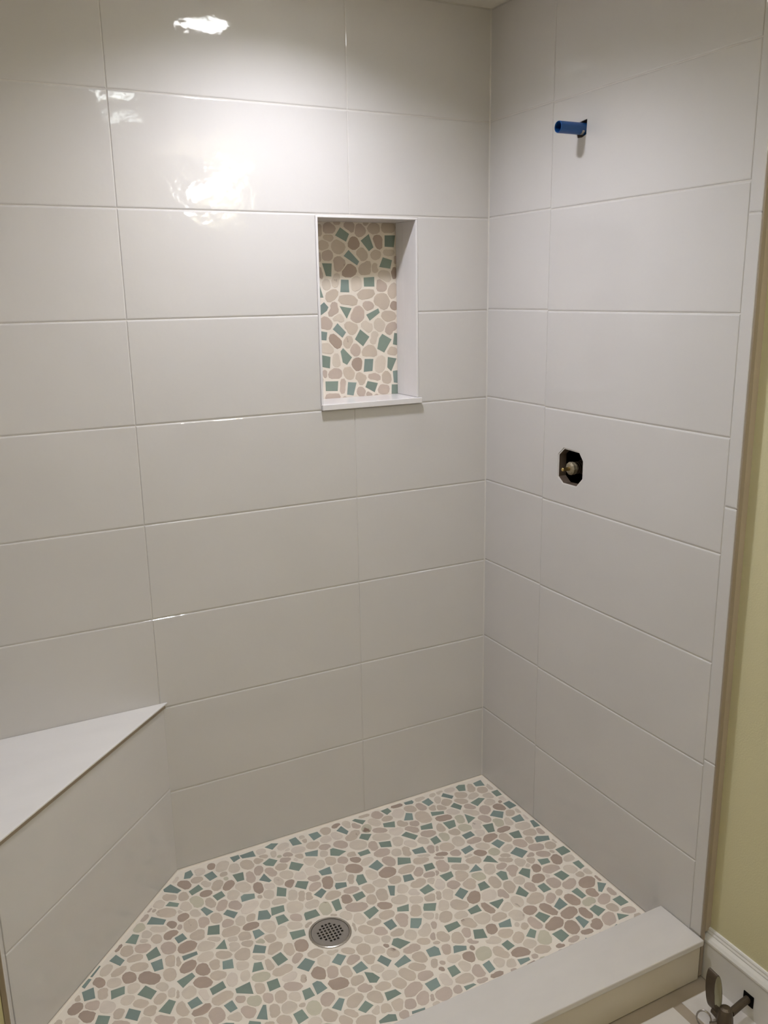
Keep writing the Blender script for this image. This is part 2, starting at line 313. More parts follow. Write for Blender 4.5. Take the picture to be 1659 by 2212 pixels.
4 -773 -2459 -769 -2432 -780 -2403 -803 -2364 -849 -2352 -888 -2381 -898 -2424 -891 -2459 -879 -2485 -865 -2509 -845 -2548 -800 -2570 -761 -2539 -763 -2489
5 -3830 -2149 -3833 -2120 -3852 -2097 -3881 -2094 -3909 -2080 -3940 -2090 -3958 -2118 -3962 -2149 -3951 -2176 -3931 -2196 -3909 -2217 -3877 -2221 -3849 -2205 -3833 -2178
2 -2256 -2404 -2254 -2373 -2270 -2343 -2301 -2331 -2335 -2331 -2368 -2341 -2389 -2369 -2386 -2404 -2379 -2433 -2359 -2455 -2335 -2477 -2299 -2486 -2266 -2468 -2256 -2433
4 -450 -2462 -453 -2432 -463 -2397 -493 -2367 -536 -2365 -572 -2390 -583 -2429 -583 -2462 -580 -2493 -567 -2528 -535 -2554 -492 -2559 -459 -2532 -442 -2497
4 -2212 -905 -2228 -870 -2251 -842 -2282 -822 -2323 -810 -2365 -825 -2392 -862 -2395 -905 -2376 -941 -2349 -965 -2320 -988 -2280 -998 -2237 -986 -2210 -949
1 -4050 -1409 -4056 -1373 -4086 -1353 -4117 -1347 -4146 -1344 -4171 -1359 -4201 -1376 -4217 -1409 -4204 -1444 -4176 -1466 -4146 -1476 -4116 -1476 -4086 -1466 -4062 -1443
0 -3940 -1810 -3936 -1783 -3944 -1747 -3974 -1721 -4011 -1736 -4031 -1764 -4045 -1786 -4050 -1810 -4052 -1838 -4045 -1875 -4014 -1900 -3976 -1889 -3954 -1861 -3948 -1833
2 -4644 -1236 -4662 -1205 -4689 -1189 -4713 -1177 -4740 -1173 -4775 -1175 -4806 -1197 -4810 -1236 -4788 -1265 -4763 -1282 -4739 -1293 -4712 -1298 -4676 -1298 -4647 -1274
2 -4047 -1087 -4041 -1051 -4063 -1021 -4098 -1010 -4131 -1021 -4163 -1028 -4191 -1051 -4200 -1087 -4186 -1121 -4161 -1144 -4134 -1165 -4098 -1166 -4066 -1149 -4058 -1115
1 -3408 -611 -3418 -579 -3433 -546 -3465 -524 -3506 -520 -3547 -533 -3567 -572 -3562 -611 -3547 -641 -3535 -674 -3506 -702 -3463 -708 -3425 -686 -3409 -648
1 -3071 -2003 -3077 -1971 -3098 -1944 -3129 -1931 -3161 -1935 -3192 -1945 -3203 -1976 -3215 -2003 -3211 -2035 -3193 -2063 -3164 -2084 -3128 -2080 -3108 -2050 -3092 -2029
2 -3608 -2220 -3610 -2192 -3621 -2161 -3651 -2144 -3684 -2149 -3708 -2170 -3718 -2196 -3724 -2220 -3726 -2248 -3715 -2279 -3686 -2296 -3653 -2286 -3628 -2270 -3618 -2244
3 -1872 -2817 -1871 -2793 -1870 -2753 -1902 -2732 -1938 -2747 -1961 -2767 -1979 -2790 -1986 -2817 -1983 -2847 -1971 -2880 -1939 -2894 -1904 -2896 -1875 -2875 -1875 -2840
2 -1730 -2048 -1729 -2009 -1753 -1978 -1791 -1969 -1826 -1974 -1852 -1994 -1871 -2018 -1890 -2048 -1892 -2088 -1866 -2119 -1827 -2126 -1793 -2118 -1767 -2101 -1748 -2077
2 -2581 -2593 -2591 -2567 -2603 -2541 -2629 -2522 -2660 -2527 -2691 -2536 -2707 -2564 -2709 -2593 -2700 -2620 -2685 -2643 -2662 -2666 -2629 -2664 -2600 -2650 -2582 -2624
2 -3672 -2481 -3679 -2456 -3700 -2441 -3718 -2423 -3747 -2416 -3777 -2425 -3799 -2449 -3798 -2481 -3782 -2506 -3764 -2522 -3744 -2535 -3717 -2544 -3684 -2541 -3670 -2511
1 -2028 -2112 -2011 -2074 -2024 -2027 -2076 -2042 -2102 -2066 -2119 -2078 -2152 -2083 -2177 -2112 -2180 -2155 -2152 -2188 -2111 -2197 -2076 -2179 -2052 -2162 -2034 -2140
2 -4016 -1699 -4037 -1672 -4058 -1654 -4079 -1637 -4109 -1632 -4142 -1638 -4167 -1664 -4166 -1699 -4151 -1727 -4134 -1749 -4108 -1762 -4080 -1758 -4047 -1758 -4023 -1733
3 -1345 -1339 -1355 -1307 -1356 -1258 -1396 -1232 -1443 -1238 -1472 -1273 -1478 -1311 -1488 -1339 -1500 -1377 -1486 -1421 -1443 -1442 -1398 -1435 -1367 -1405 -1349 -1373
1 -2007 -1594 -2022 -1556 -2051 -1532 -2084 -1523 -2113 -1535 -2150 -1531 -2184 -1553 -2193 -1594 -2176 -1631 -2148 -1654 -2116 -1667 -2082 -1671 -2048 -1659 -2020 -1632
5 -3922 -597 -3929 -568 -3943 -537 -3969 -505 -4014 -496 -4051 -521 -4056 -566 -4048 -597 -4041 -622 -4041 -660 -4012 -694 -3968 -696 -3934 -668 -3925 -629
1 -2604 -2459 -2617 -2427 -2643 -2409 -2670 -2399 -2697 -2399 -2726 -2406 -2747 -2428 -2752 -2459 -2752 -2492 -2727 -2514 -2698 -2521 -2671 -2513 -2642 -2511 -2612 -2493
3 -2306 -2628 -2320 -2595 -2349 -2578 -2376 -2571 -2402 -2569 -2431 -2574 -2454 -2596 -2468 -2628 -2458 -2661 -2431 -2681 -2401 -2682 -2377 -2678 -2351 -2675 -2317 -2662
3 -3073 -2174 -3069 -2143 -3083 -2111 -3114 -2092 -3150 -2100 -3172 -2124 -3179 -2151 -3184 -2174 -3198 -2205 -3184 -2238 -3150 -2251 -3116 -2246 -3093 -2224 -3083 -2198
2 -1805 -2360 -1800 -2329 -1810 -2291 -1846 -2276 -1882 -2285 -1905 -2310 -1919 -2334 -1936 -2360 -1937 -2395 -1912 -2420 -1883 -2438 -1846 -2441 -1817 -2419 -1807 -2388
2 -3721 -2340 -3719 -2314 -3728 -2284 -3755 -2261 -3790 -2267 -3808 -2297 -3814 -2321 -3816 -2340 -3827 -2366 -3823 -2403 -3791 -2417 -3758 -2407 -3735 -2388 -3730 -2361
3 -4563 -1002 -4578 -970 -4603 -952 -4630 -943 -4660 -931 -4694 -939 -4716 -967 -4719 -1002 -4709 -1033 -4686 -1055 -4659 -1068 -4627 -1074 -4598 -1059 -4570 -1037
2 -2167 -1439 -2154 -1404 -2164 -1361 -2204 -1340 -2246 -1352 -2274 -1379 -2286 -1410 -2291 -1439 -2298 -1473 -2286 -1514 -2249 -1536 -2206 -1528 -2181 -1496 -2172 -1465
4 -2588 -979 -2580 -944 -2587 -897 -2629 -876 -2674 -887 -2700 -919 -2707 -953 -2712 -979 -2728 -1015 -2718 -1061 -2678 -1090 -2633 -1065 -2613 -1029 -2597 -1006
0 -2202 -2759 -2199 -2737 -2202 -2706 -2227 -2681 -2264 -2678 -2287 -2706 -2292 -2737 -2293 -2759 -2299 -2785 -2290 -2816 -2263 -2838 -2226 -2842 -2200 -2816 -2194 -2784
2 -2717 -2805 -2710 -2773 -2729 -2746 -2762 -2743 -2790 -2747 -2817 -2754 -2827 -2781 -2828 -2805 -2830 -2831 -2824 -2864 -2792 -2876 -2762 -2868 -2744 -2845 -2734 -2826
2 -4732 -968 -4725 -938 -4740 -909 -4770 -890 -4805 -890 -4833 -912 -4845 -941 -4855 -968 -4849 -998 -4833 -1025 -4805 -1046 -4771 -1043 -4742 -1026 -4730 -996
1 -963 -2210 -964 -2175 -982 -2143 -1015 -2122 -1054 -2127 -1083 -2150 -1096 -2180 -1099 -2210 -1104 -2243 -1091 -2280 -1055 -2299 -1017 -2290 -990 -2266 -972 -2240
2 -3207 -2744 -3220 -2723 -3233 -2706 -3249 -2681 -3279 -2672 -3305 -2690 -3317 -2718 -3316 -2744 -3306 -2764 -3299 -2789 -3278 -2809 -3247 -2811 -3220 -2797 -3203 -2772
1 -4913 -1321 -4919 -1293 -4938 -1272 -4963 -1263 -4992 -1254 -5023 -1263 -5038 -1291 -5044 -1321 -5035 -1349 -5017 -1371 -4991 -1382 -4963 -1384 -4931 -1379 -4911 -1353
3 -1020 -2554 -1023 -2532 -1027 -2501 -1048 -2458 -1091 -2463 -1118 -2494 -1126 -2527 -1128 -2554 -1128 -2582 -1118 -2614 -1090 -2643 -1049 -2647 -1017 -2621 -1012 -2582
2 -902 -1982 -898 -1947 -906 -1901 -949 -1887 -990 -1897 -1016 -1926 -1032 -1953 -1039 -1982 -1040 -2015 -1036 -2064 -994 -2082 -955 -2053 -931 -2032 -908 -2012
3 -2240 -2271 -2257 -2234 -2288 -2215 -2320 -2216 -2342 -2228 -2365 -2230 -2407 -2235 -2430 -2271 -2406 -2306 -2373 -2321 -2343 -2317 -2322 -2317 -2292 -2322 -2254 -2308
2 -1591 -2237 -1589 -2207 -1604 -2177 -1634 -2162 -1669 -2158 -1706 -2167 -1720 -2203 -1722 -2237 -1705 -2263 -1688 -2283 -1667 -2310 -1631 -2323 -1594 -2307 -1586 -2268
3 -438 -2153 -446 -2120 -461 -2086 -497 -2075 -534 -2071 -569 -2085 -585 -2120 -583 -2153 -584 -2187 -572 -2225 -535 -2243 -495 -2238 -464 -2217 -442 -2188
2 -1321 -2533 -1341 -2499 -1373 -2486 -1397 -2474 -1425 -2467 -1456 -2476 -1484 -2497 -1494 -2533 -1479 -2566 -1455 -2589 -1425 -2598 -1396 -2596 -1370 -2583 -1341 -2566
1 -3301 -1450 -3297 -1418 -3307 -1380 -3342 -1363 -3380 -1372 -3402 -1400 -3418 -1423 -3424 -1450 -3427 -1481 -3416 -1518 -3382 -1539 -3344 -1528 -3325 -1497 -3319 -1470
2 -1236 -1739 -1236 -1700 -1255 -1662 -1298 -1656 -1332 -1672 -1362 -1682 -1390 -1703 -1401 -1739 -1394 -1776 -1373 -1810 -1337 -1829 -1298 -1821 -1274 -1792 -1263 -1765
2 -1002 -1844 -1001 -1813 -1006 -1770 -1043 -1745 -1086 -1758 -1114 -1785 -1128 -1815 -1130 -1844 -1131 -1876 -1127 -1920 -1089 -1944 -1046 -1933 -1018 -1904 -1004 -1874
3 -290 -1958 -317 -1919 -348 -1896 -382 -1891 -413 -1887 -450 -1891 -488 -1914 -506 -1958 -481 -1998 -447 -2020 -411 -2016 -385 -2012 -355 -2011 -304 -2003
1 -3499 -161 -3491 -118 -3516 -80 -3559 -67 -3599 -78 -3628 -101 -3642 -131 -3657 -161 -3669 -203 -3644 -241 -3600 -247 -3561 -245 -3535 -217 -3519 -190
2 -2969 -2230 -2966 -2206 -2969 -2171 -2999 -2154 -3032 -2159 -3058 -2178 -3069 -2204 -3072 -2230 -3072 -2257 -3059 -2283 -3034 -2309 -2998 -2309 -2973 -2284 -2970 -2253
2 -1136 -2882 -1165 -2854 -1188 -2838 -1210 -2825 -1236 -2823 -1266 -2828 -1300 -2845 -1309 -2882 -1288 -2913 -1261 -2928 -1235 -2932 -1210 -2940 -1181 -2935 -1145 -2919
3 -287 -2248 -279 -2202 -320 -2179 -363 -2190 -387 -2198 -418 -2196 -449 -2213 -473 -2248 -470 -2294 -435 -2323 -393 -2323 -362 -2311 -336 -2299 -311 -2280
2 -2236 -1732 -2248 -1696 -2279 -1676 -2310 -1667 -2339 -1670 -2370 -1676 -2401 -1695 -2412 -1732 -2401 -1769 -2371 -1791 -2338 -1791 -2312 -1787 -2279 -1789 -2250 -1768
2 -1241 -1582 -1248 -1543 -1275 -1516 -1308 -1491 -1349 -1492 -1373 -1525 -1382 -1556 -1405 -1582 -1412 -1622 -1390 -1660 -1348 -1668 -1313 -1649 -1283 -1639 -1254 -1618
1 -1666 -541 -1693 -503 -1728 -485 -1757 -471 -1793 -455 -1836 -462 -1872 -494 -1881 -541 -1854 -580 -1820 -600 -1788 -608 -1755 -620 -1708 -622 -1669 -591
1 -2543 -1971 -2558 -1944 -2578 -1924 -2602 -1911 -2632 -1899 -2668 -1905 -2688 -1936 -2689 -1971 -2670 -1997 -2653 -2018 -2630 -2034 -2600 -2042 -2564 -2036 -2543 -2006
2 -2330 -2496 -2359 -2475 -2372 -2459 -2389 -2442 -2416 -2432 -2451 -2434 -2480 -2458 -2470 -2496 -2452 -2520 -2436 -2540 -2414 -2550 -2387 -2558 -2350 -2560 -2323 -2534
3 -5136 -1502 -5140 -1474 -5162 -1455 -5188 -1452 -5212 -1446 -5243 -1448 -5264 -1471 -5265 -1502 -5246 -1525 -5232 -1543 -5212 -1557 -5183 -1572 -5157 -1555 -5145 -1528
2 -1973 -1823 -1960 -1787 -1974 -1748 -2013 -1731 -2050 -1750 -2066 -1782 -2076 -1802 -2107 -1823 -2115 -1862 -2089 -1892 -2053 -1907 -2016 -1901 -1991 -1875 -1983 -1847
1 -4840 -1589 -4850 -1561 -4873 -1545 -4895 -1532 -4921 -1530 -4948 -1538 -4965 -1561 -4973 -1589 -4965 -1616 -4948 -1639 -4922 -1651 -4894 -1649 -4873 -1632 -4851 -1616
1 -3037 -2455 -3057 -2424 -3088 -2412 -3113 -2413 -3132 -2411 -3160 -2408 -3197 -2420 -3202 -2455 -3173 -2480 -3156 -2497 -3134 -2506 -3112 -2502 -3088 -2499 -3051 -2490
2 -4692 -1812 -4695 -1784 -4713 -1762 -4739 -1752 -4766 -1754 -4792 -1764 -4807 -1786 -4817 -1812 -4807 -1838 -4788 -1856 -4767 -1874 -4738 -1877 -4716 -1859 -4710 -1833
2 -2719 -2553 -2735 -2525 -2757 -2507 -2780 -2499 -2804 -2502 -2827 -2509 -2864 -2518 -2869 -2553 -2847 -2579 -2829 -2598 -2804 -2603 -2781 -2605 -2750 -2606 -2723 -2586
2 -2903 -2376 -2904 -2344 -2930 -2326 -2957 -2321 -2983 -2316 -3008 -2327 -3027 -2348 -3038 -2376 -3039 -2409 -3014 -2432 -2982 -2430 -2958 -2426 -2932 -2423 -2909 -2405
2 -1689 -1200 -1704 -1155 -1747 -1137 -1782 -1135 -1811 -1139 -1841 -1145 -1877 -1161 -1907 -1200 -1889 -1244 -1842 -1256 -1811 -1262 -1782 -1268 -1752 -1256 -1721 -1237
2 -3340 -1705 -3333 -1679 -3335 -1640 -3367 -1616 -3405 -1628 -3424 -1658 -3437 -1681 -3444 -1705 -3437 -1730 -3432 -1762 -3407 -1794 -3369 -1784 -3345 -1758 -3341 -1728
2 -1916 -2275 -1929 -2251 -1936 -2221 -1962 -2199 -1998 -2195 -2025 -2219 -2037 -2247 -2045 -2275 -2037 -2303 -2024 -2331 -1996 -2350 -1962 -2353 -1933 -2333 -1918 -2305
3 -131 -2613 -130 -2571 -161 -2543 -201 -2543 -230 -2555 -254 -2566 -280 -2583 -303 -2613 -305 -2656 -271 -2681 -232 -2680 -203 -2676 -178 -2662 -159 -2641
2 -1265 -2640 -1259 -2603 -1282 -2573 -1319 -2568 -1347 -2585 -1370 -2596 -1389 -2614 -1405 -2640 -1409 -2675 -1388 -2706 -1352 -2713 -1322 -2698 -1300 -2683 -1281 -2666
2 -4746 -1689 -4764 -1667 -4781 -1652 -4798 -1635 -4825 -1626 -4855 -1633 -4876 -1658 -4876 -1689 -4857 -1712 -4840 -1726 -4823 -1744 -4797 -1750 -4768 -1743 -4743 -1722
4 -466 -2862 -458 -2825 -479 -2794 -518 -2791 -548 -2799 -563 -2825 -592 -2834 -612 -2862 -607 -2897 -587 -2928 -551 -2938 -520 -2924 -494 -2912 -476 -2890
1 -2544 -1649 -2546 -1623 -2548 -1585 -2579 -1561 -2618 -1569 -2639 -1599 -2654 -1623 -2664 -1649 -2663 -1680 -2651 -1713 -2619 -1733 -2582 -1728 -2553 -1708 -2538 -1679
2 -4582 -1716 -4584 -1688 -4599 -1663 -4627 -1649 -4655 -1658 -4674 -1676 -4692 -1692 -4704 -1716 -4702 -1745 -4686 -1771 -4657 -1784 -4629 -1770 -4610 -1756 -4591 -1740
1 -918 -1633 -904 -1592 -932 -1560 -969 -1541 -1008 -1554 -1035 -1576 -1048 -1605 -1064 -1633 -1074 -1673 -1054 -1714 -1011 -1723 -973 -1708 -945 -1690 -932 -1661
4 -1839 -2623 -1837 -2593 -1855 -2567 -1885 -2557 -1916 -2556 -1944 -2569 -1958 -2596 -1965 -2623 -1954 -2649 -1940 -2674 -1917 -2698 -1884 -2697 -1861 -2674 -1850 -2648
1 -3443 -2625 -3452 -2599 -3471 -2582 -3493 -2572 -3517 -2574 -3537 -2585 -3563 -2597 -3569 -2625 -3559 -2651 -3542 -2671 -3517 -2679 -3494 -2675 -3468 -2672 -3446 -2653
3 -1796 -805 -1812 -763 -1852 -745 -1882 -730 -1916 -735 -1947 -745 -1985 -764 -2004 -805 -1987 -848 -1952 -871 -1916 -876 -1883 -876 -1847 -871 -1815 -846
2 -3902 -1468 -3916 -1442 -3940 -1431 -3958 -1417 -3985 -1401 -4023 -1401 -4043 -1433 -4041 -1468 -4024 -1494 -4005 -1511 -3983 -1525 -3956 -1530 -3920 -1530 -3892 -1505
2 -2593 -1193 -2612 -1156 -2641 -1135 -2671 -1122 -2703 -1124 -2730 -1139 -2756 -1159 -2782 -1193 -2772 -1233 -2735 -1252 -2701 -1251 -2674 -1249 -2643 -1248 -2609 -1231
2 -3258 -265 -3258 -232 -3276 -202 -3306 -177 -3348 -172 -3383 -194 -3398 -231 -3399 -265 -3394 -298 -3377 -329 -3347 -354 -3305 -361 -3268 -338 -3252 -301
1 -4950 -1127 -4947 -1095 -4964 -1065 -4996 -1054 -5027 -1069 -5047 -1085 -5062 -1104 -5073 -1127 -5080 -1159 -5063 -1189 -5030 -1200 -5000 -1186 -4981 -1168 -4967 -1150
1 -4768 -1475 -4774 -1447 -4790 -1423 -4818 -1414 -4846 -1411 -4873 -1423 -4882 -1451 -4887 -1475 -4890 -1503 -4874 -1528 -4847 -1541 -4818 -1536 -4797 -1518 -4777 -1501
2 -1702 -1461 -1709 -1419 -1745 -1395 -1784 -1398 -1809 -1415 -1838 -1411 -1871 -1426 -1897 -1461 -1885 -1503 -1848 -1524 -1814 -1530 -1784 -1524 -1755 -1515 -1723 -1497
2 -3101 -1875 -3122 -1847 -3140 -1826 -3165 -1814 -3193 -1817 -3219 -1825 -3251 -1841 -3261 -1875 -3245 -1906 -3222 -1929 -3192 -1929 -3168 -1925 -3145 -1919 -3107 -1910
2 -1957 -352 -1942 -299 -1981 -263 -2032 -266 -2065 -294 -2084 -312 -2118 -321 -2157 -352 -2164 -406 -2123 -441 -2072 -439 -2036 -424 -2015 -399 -1994 -380
0 -3432 -2037 -3437 -2003 -3466 -1985 -3497 -1991 -3518 -1995 -3539 -1998 -3570 -2007 -3591 -2037 -3575 -2069 -3545 -2084 -3520 -2091 -3495 -2091 -3471 -2083 -3450 -2065
2 -2542 -1819 -2563 -1795 -2576 -1772 -2598 -1751 -2630 -1745 -2663 -1757 -2682 -1786 -2682 -1819 -2671 -1847 -2653 -1869 -2629 -1886 -2596 -1894 -2564 -1881 -2543 -1853
4 -913 -2378 -926 -2345 -953 -2325 -980 -2312 -1011 -2312 -1040 -2322 -1066 -2344 -1076 -2378 -1068 -2413 -1044 -2440 -1011 -2447 -982 -2437 -955 -2428 -927 -2411
1 -2185 -2102 -2185 -2071 -2205 -2045 -2232 -2026 -2266 -2031 -2287 -2055 -2309 -2073 -2320 -2102 -2311 -2132 -2292 -2155 -2268 -2180 -2234 -2173 -2210 -2152 -2194 -2129
2 -3824 -938 -3826 -910 -3836 -878 -3865 -856 -3902 -859 -3930 -880 -3942 -910 -3944 -938 -3945 -968 -3931 -998 -3902 -1017 -3865 -1019 -3836 -997 -3826 -966
3 -2617 -2852 -2616 -2825 -2634 -2803 -2659 -2794 -2687 -2791 -2708 -2808 -2719 -2830 -2733 -2852 -2732 -2880 -2712 -2901 -2686 -2909 -2660 -2910 -2636 -2899 -2623 -2876
3 -1827 -980 -1833 -947 -1848 -914 -1881 -890 -1923 -886 -1959 -909 -1973 -946 -1970 -980 -1963 -1010 -1952 -1043 -1923 -1073 -1880 -1076 -1851 -1044 -1836 -1012
2 -1244 -2309 -1261 -2274 -1289 -2253 -1320 -2251 -1346 -2255 -1374 -2259 -1403 -2276 -1424 -2309 -1413 -2347 -1376 -2363 -1345 -2359 -1322 -2359 -1294 -2359 -1259 -2345
4 -3520 -1221 -3537 -1187 -3569 -1171 -3596 -1167 -3622 -1163 -3649 -1171 -3680 -1187 -3699 -1221 -3680 -1255 -3650 -1273 -3621 -1275 -3597 -1272 -3567 -1273 -3534 -1257
4 -479 -2684 -479 -2662 -479 -2625 -506 -2596 -546 -2598 -571 -2628 -582 -2658 -584 -2684 -580 -2711 -572 -2742 -546 -2771 -506 -2773 -477 -2746 -472 -2711
1 -4767 -1909 -4776 -1884 -4795 -1868 -4814 -1850 -4840 -1851 -4855 -1873 -4873 -1887 -4892 -1909 -4877 -1933 -4862 -1952 -4839 -1963 -4814 -1965 -4787 -1958 -4768 -1937
2 -1113 -1069 -1120 -1032 -1146 -1004 -1180 -991 -1217 -987 -1252 -1001 -1274 -1033 -1290 -1069 -1278 -1108 -1248 -1132 -1216 -1150 -1180 -1148 -1143 -1138 -1113 -1110
2 -4458 -2081 -4471 -2060 -4486 -2045 -4503 -2035 -4527 -2023 -4558 -2025 -4576 -2051 -4570 -2081 -4556 -2101 -4541 -2115 -4525 -2127 -4501 -2139 -4469 -2137 -4453 -2110
2 -5053 -1406 -5041 -1382 -5049 -1353 -5076 -1337 -5108 -1337 -5133 -1355 -5135 -1386 -5139 -1406 -5142 -1430 -5134 -1459 -5108 -1477 -5076 -1477 -5055 -1453 -5053 -1425
2 -4402 -1302 -4395 -1278 -4397 -1242 -4427 -1220 -4463 -1225 -4487 -1250 -4492 -1280 -4493 -1302 -4499 -1328 -4489 -1356 -4464 -1382 -4427 -1383 -4413 -1342 -4406 -1321
1 -4050 -2242 -4052 -2216 -4068 -2194 -4095 -2195 -4115 -2199 -4143 -2195 -4170 -2211 -4173 -2242 -4145 -2260 -4131 -2274 -4117 -2290 -4091 -2305 -4063 -2295 -4048 -2270
1 -1940 -2704 -1951 -2680 -1964 -2657 -1985 -2635 -2017 -2633 -2044 -2650 -2051 -2680 -2049 -2704 -2051 -2728 -2044 -2758 -2017 -2775 -1986 -2771 -1962 -2754 -1947 -2730
1 -2854 -1218 -2860 -1181 -2888 -1157 -2923 -1159 -2949 -1159 -2981 -1161 -3007 -1184 -3017 -1218 -3010 -1253 -2983 -1276 -2949 -1276 -2921 -1284 -2891 -1274 -2871 -1249
2 -2458 -2230 -2468 -2205 -2481 -2183 -2502 -2161 -2534 -2160 -2560 -2177 -2576 -2202 -2580 -2230 -2574 -2257 -2558 -2280 -2533 -2294 -2503 -2298 -2474 -2285 -2458 -2259
1 -1213 -2762 -1228 -2734 -1248 -2715 -1270 -2696 -1300 -2700 -1325 -2712 -1349 -2731 -1357 -2762 -1347 -2792 -1328 -2816 -1300 -2825 -1273 -2817 -1246 -2812 -1222 -2793
4 -5047 -1252 -5054 -1230 -5066 -1208 -5085 -1186 -5117 -1178 -5141 -1202 -5156 -1225 -5156 -1252 -5140 -1271 -5133 -1292 -5116 -1320 -5084 -1326 -5056 -1308 -5047 -1278
1 -1541 -1767 -1537 -1731 -1557 -1698 -1592 -1683 -1629 -1693 -1652 -1717 -1662 -1743 -1680 -1767 -1684 -1802 -1668 -1838 -1632 -1856 -1594 -1844 -1579 -1808 -1565 -1790
1 -953 -1044 -953 -1009 -965 -968 -1004 -949 -1045 -957 -1076 -981 -1094 -1011 -1102 -1044 -1102 -1081 -1086 -1120 -1047 -1138 -1006 -1131 -975 -1107 -957 -1077
1 -3546 -680 -3555 -649 -3572 -619 -3602 -598 -3639 -598 -3668 -621 -3675 -654 -3689 -680 -3690 -713 -3671 -743 -3639 -759 -3603 -757 -3581 -730 -3557 -711
3 -2883 -2492 -2907 -2471 -2914 -2447 -2937 -2437 -2961 -2441 -2987 -2445 -3013 -2461 -3019 -2492 -3003 -2518 -2984 -2535 -2962 -2545 -2938 -2542 -2910 -2542 -2883 -2523
2 -4327 -2142 -4337 -2121 -4352 -2108 -4368 -2095 -4391 -2087 -4426 -2083 -4441 -2112 -4433 -2142 -4418 -2160 -4406 -2175 -4390 -2188 -4365 -2203 -4332 -2200 -4321 -2169
2 -1166 -1449 -1192 -1418 -1224 -1409 -1245 -1399 -1273 -1379 -1320 -1370 -1351 -1404 -1345 -1449 -1314 -1477 -1289 -1490 -1270 -1508 -1239 -1527 -1194 -1528 -1163 -1494
1 -2078 -1262 -2088 -1229 -2112 -1205 -2140 -1190 -2172 -1196 -2209 -1197 -2236 -1224 -2233 -1262 -2222 -1293 -2202 -1319 -2174 -1338 -2140 -1335 -2112 -1319 -2082 -1298
4 -533 -2018 -536 -1979 -568 -1955 -602 -1948 -634 -1950 -660 -1966 -680 -1989 -709 -2018 -701 -2058 -668 -2081 -633 -2081 -604 -2083 -576 -2072 -549 -2052
3 -3591 -845 -3597 -819 -3606 -788 -3634 -770 -3670 -763 -3701 -782 -3716 -813 -3721 -845 -3709 -872 -3689 -891 -3668 -919 -3632 -929 -3601 -908 -3585 -876
3 -2821 -2123 -2830 -2091 -2853 -2070 -2882 -2062 -2908 -2066 -2928 -2082 -2946 -2099 -2967 -2123 -2964 -2156 -2941 -2180 -2908 -2177 -2885 -2169 -2863 -2163 -2835 -2152
3 -704 -1777 -698 -1735 -721 -1696 -765 -1686 -803 -1703 -832 -1719 -841 -1751 -837 -1777 -855 -1811 -854 -1863 -807 -1870 -773 -1832 -756 -1814 -735 -1802
4 -1439 -2416 -1431 -2384 -1451 -2357 -1483 -2346 -1514 -2351 -1539 -2366 -1549 -2392 -1559 -2416 -1565 -2448 -1548 -2479 -1515 -2487 -1484 -2479 -1460 -2465 -1443 -2444
1 -1675 -1892 -1672 -1857 -1691 -1826 -1725 -1811 -1759 -1824 -1775 -1851 -1790 -1869 -1807 -1892 -1821 -1929 -1798 -1960 -1760 -1966 -1727 -1962 -1703 -1942 -1689 -1918
1 -2112 -1090 -2122 -1062 -2135 -1033 -2159 -999 -2201 -995 -2227 -1030 -2234 -1064 -2238 -1090 -2241 -1119 -2232 -1155 -2200 -1180 -2159 -1179 -2127 -1155 -2118 -1119
2 -4839 -1199 -4833 -1162 -4869 -1146 -4901 -1153 -4922 -1153 -4941 -1162 -4961 -1175 -4986 -1199 -4987 -1236 -4955 -1254 -4924 -1254 -4901 -1246 -4882 -1236 -4865 -1222
2 -3655 -446 -3648 -410 -3665 -373 -3703 -358 -3740 -372 -3762 -398 -3774 -422 -3791 -446 -3796 -481 -3781 -519 -3744 -535 -3706 -520 -3689 -490 -3669 -472
3 -3713 -781 -3701 -746 -3715 -707 -3754 -698 -3789 -712 -3808 -737 -3820 -758 -3837 -781 -3847 -816 -3830 -852 -3792 -864 -3758 -847 -3736 -828 -3727 -803
1 -3790 -1688 -3802 -1662 -3821 -1644 -3844 -1633 -3872 -1620 -3899 -1634 -3906 -1664 -3912 -1688 -3914 -1716 -3896 -1737 -3869 -1746 -3843 -1746 -3813 -1742 -3795 -1717
4 -3971 -265 -3975 -237 -3991 -210 -4019 -195 -4055 -179 -4091 -194 -4109 -230 -4099 -265 -4085 -289 -4072 -312 -4053 -346 -4014 -356 -3980 -334 -3966 -299
4 -4275 -951 -4286 -917 -4314 -898 -4342 -890 -4370 -893 -4395 -902 -4418 -921 -4429 -951 -4428 -985 -4404 -1011 -4372 -1018 -4347 -993 -4327 -988 -4299 -979
1 -2921 -643 -2933 -611 -2953 -586 -2982 -570 -3016 -564 -3052 -575 -3073 -606 -3071 -643 -3060 -672 -3044 -699 -3016 -720 -2980 -724 -2948 -706 -2929 -676
2 -3755 -2033 -3751 -2008 -3765 -1986 -3788 -1970 -3819 -1961 -3840 -1986 -3842 -2014 -3846 -2033 -3849 -2055 -3844 -2085 -3819 -2103 -3788 -2099 -3764 -2081 -3756 -2055
3 -3955 -935 -3954 -906 -3967 -877 -3994 -853 -4032 -854 -4056 -881 -4063 -911 -4065 -935 -4071 -963 -4064 -999 -4032 -1017 -4000 -993 -3972 -987 -3959 -961
4 -3295 -701 -3289 -673 -3294 -635 -3324 -603 -3367 -612 -3389 -648 -3397 -677 -3400 -701 -3403 -728 -3394 -761 -3369 -800 -3326 -790 -3304 -755 -3297 -725
2 -4956 -1711 -4955 -1685 -4973 -1664 -4996 -1648 -5023 -1653 -5043 -1669 -5055 -1690 -5057 -1711 -5062 -1736 -5047 -1758 -5024 -1773 -4996 -1770 -4980 -1748 -4971 -1730
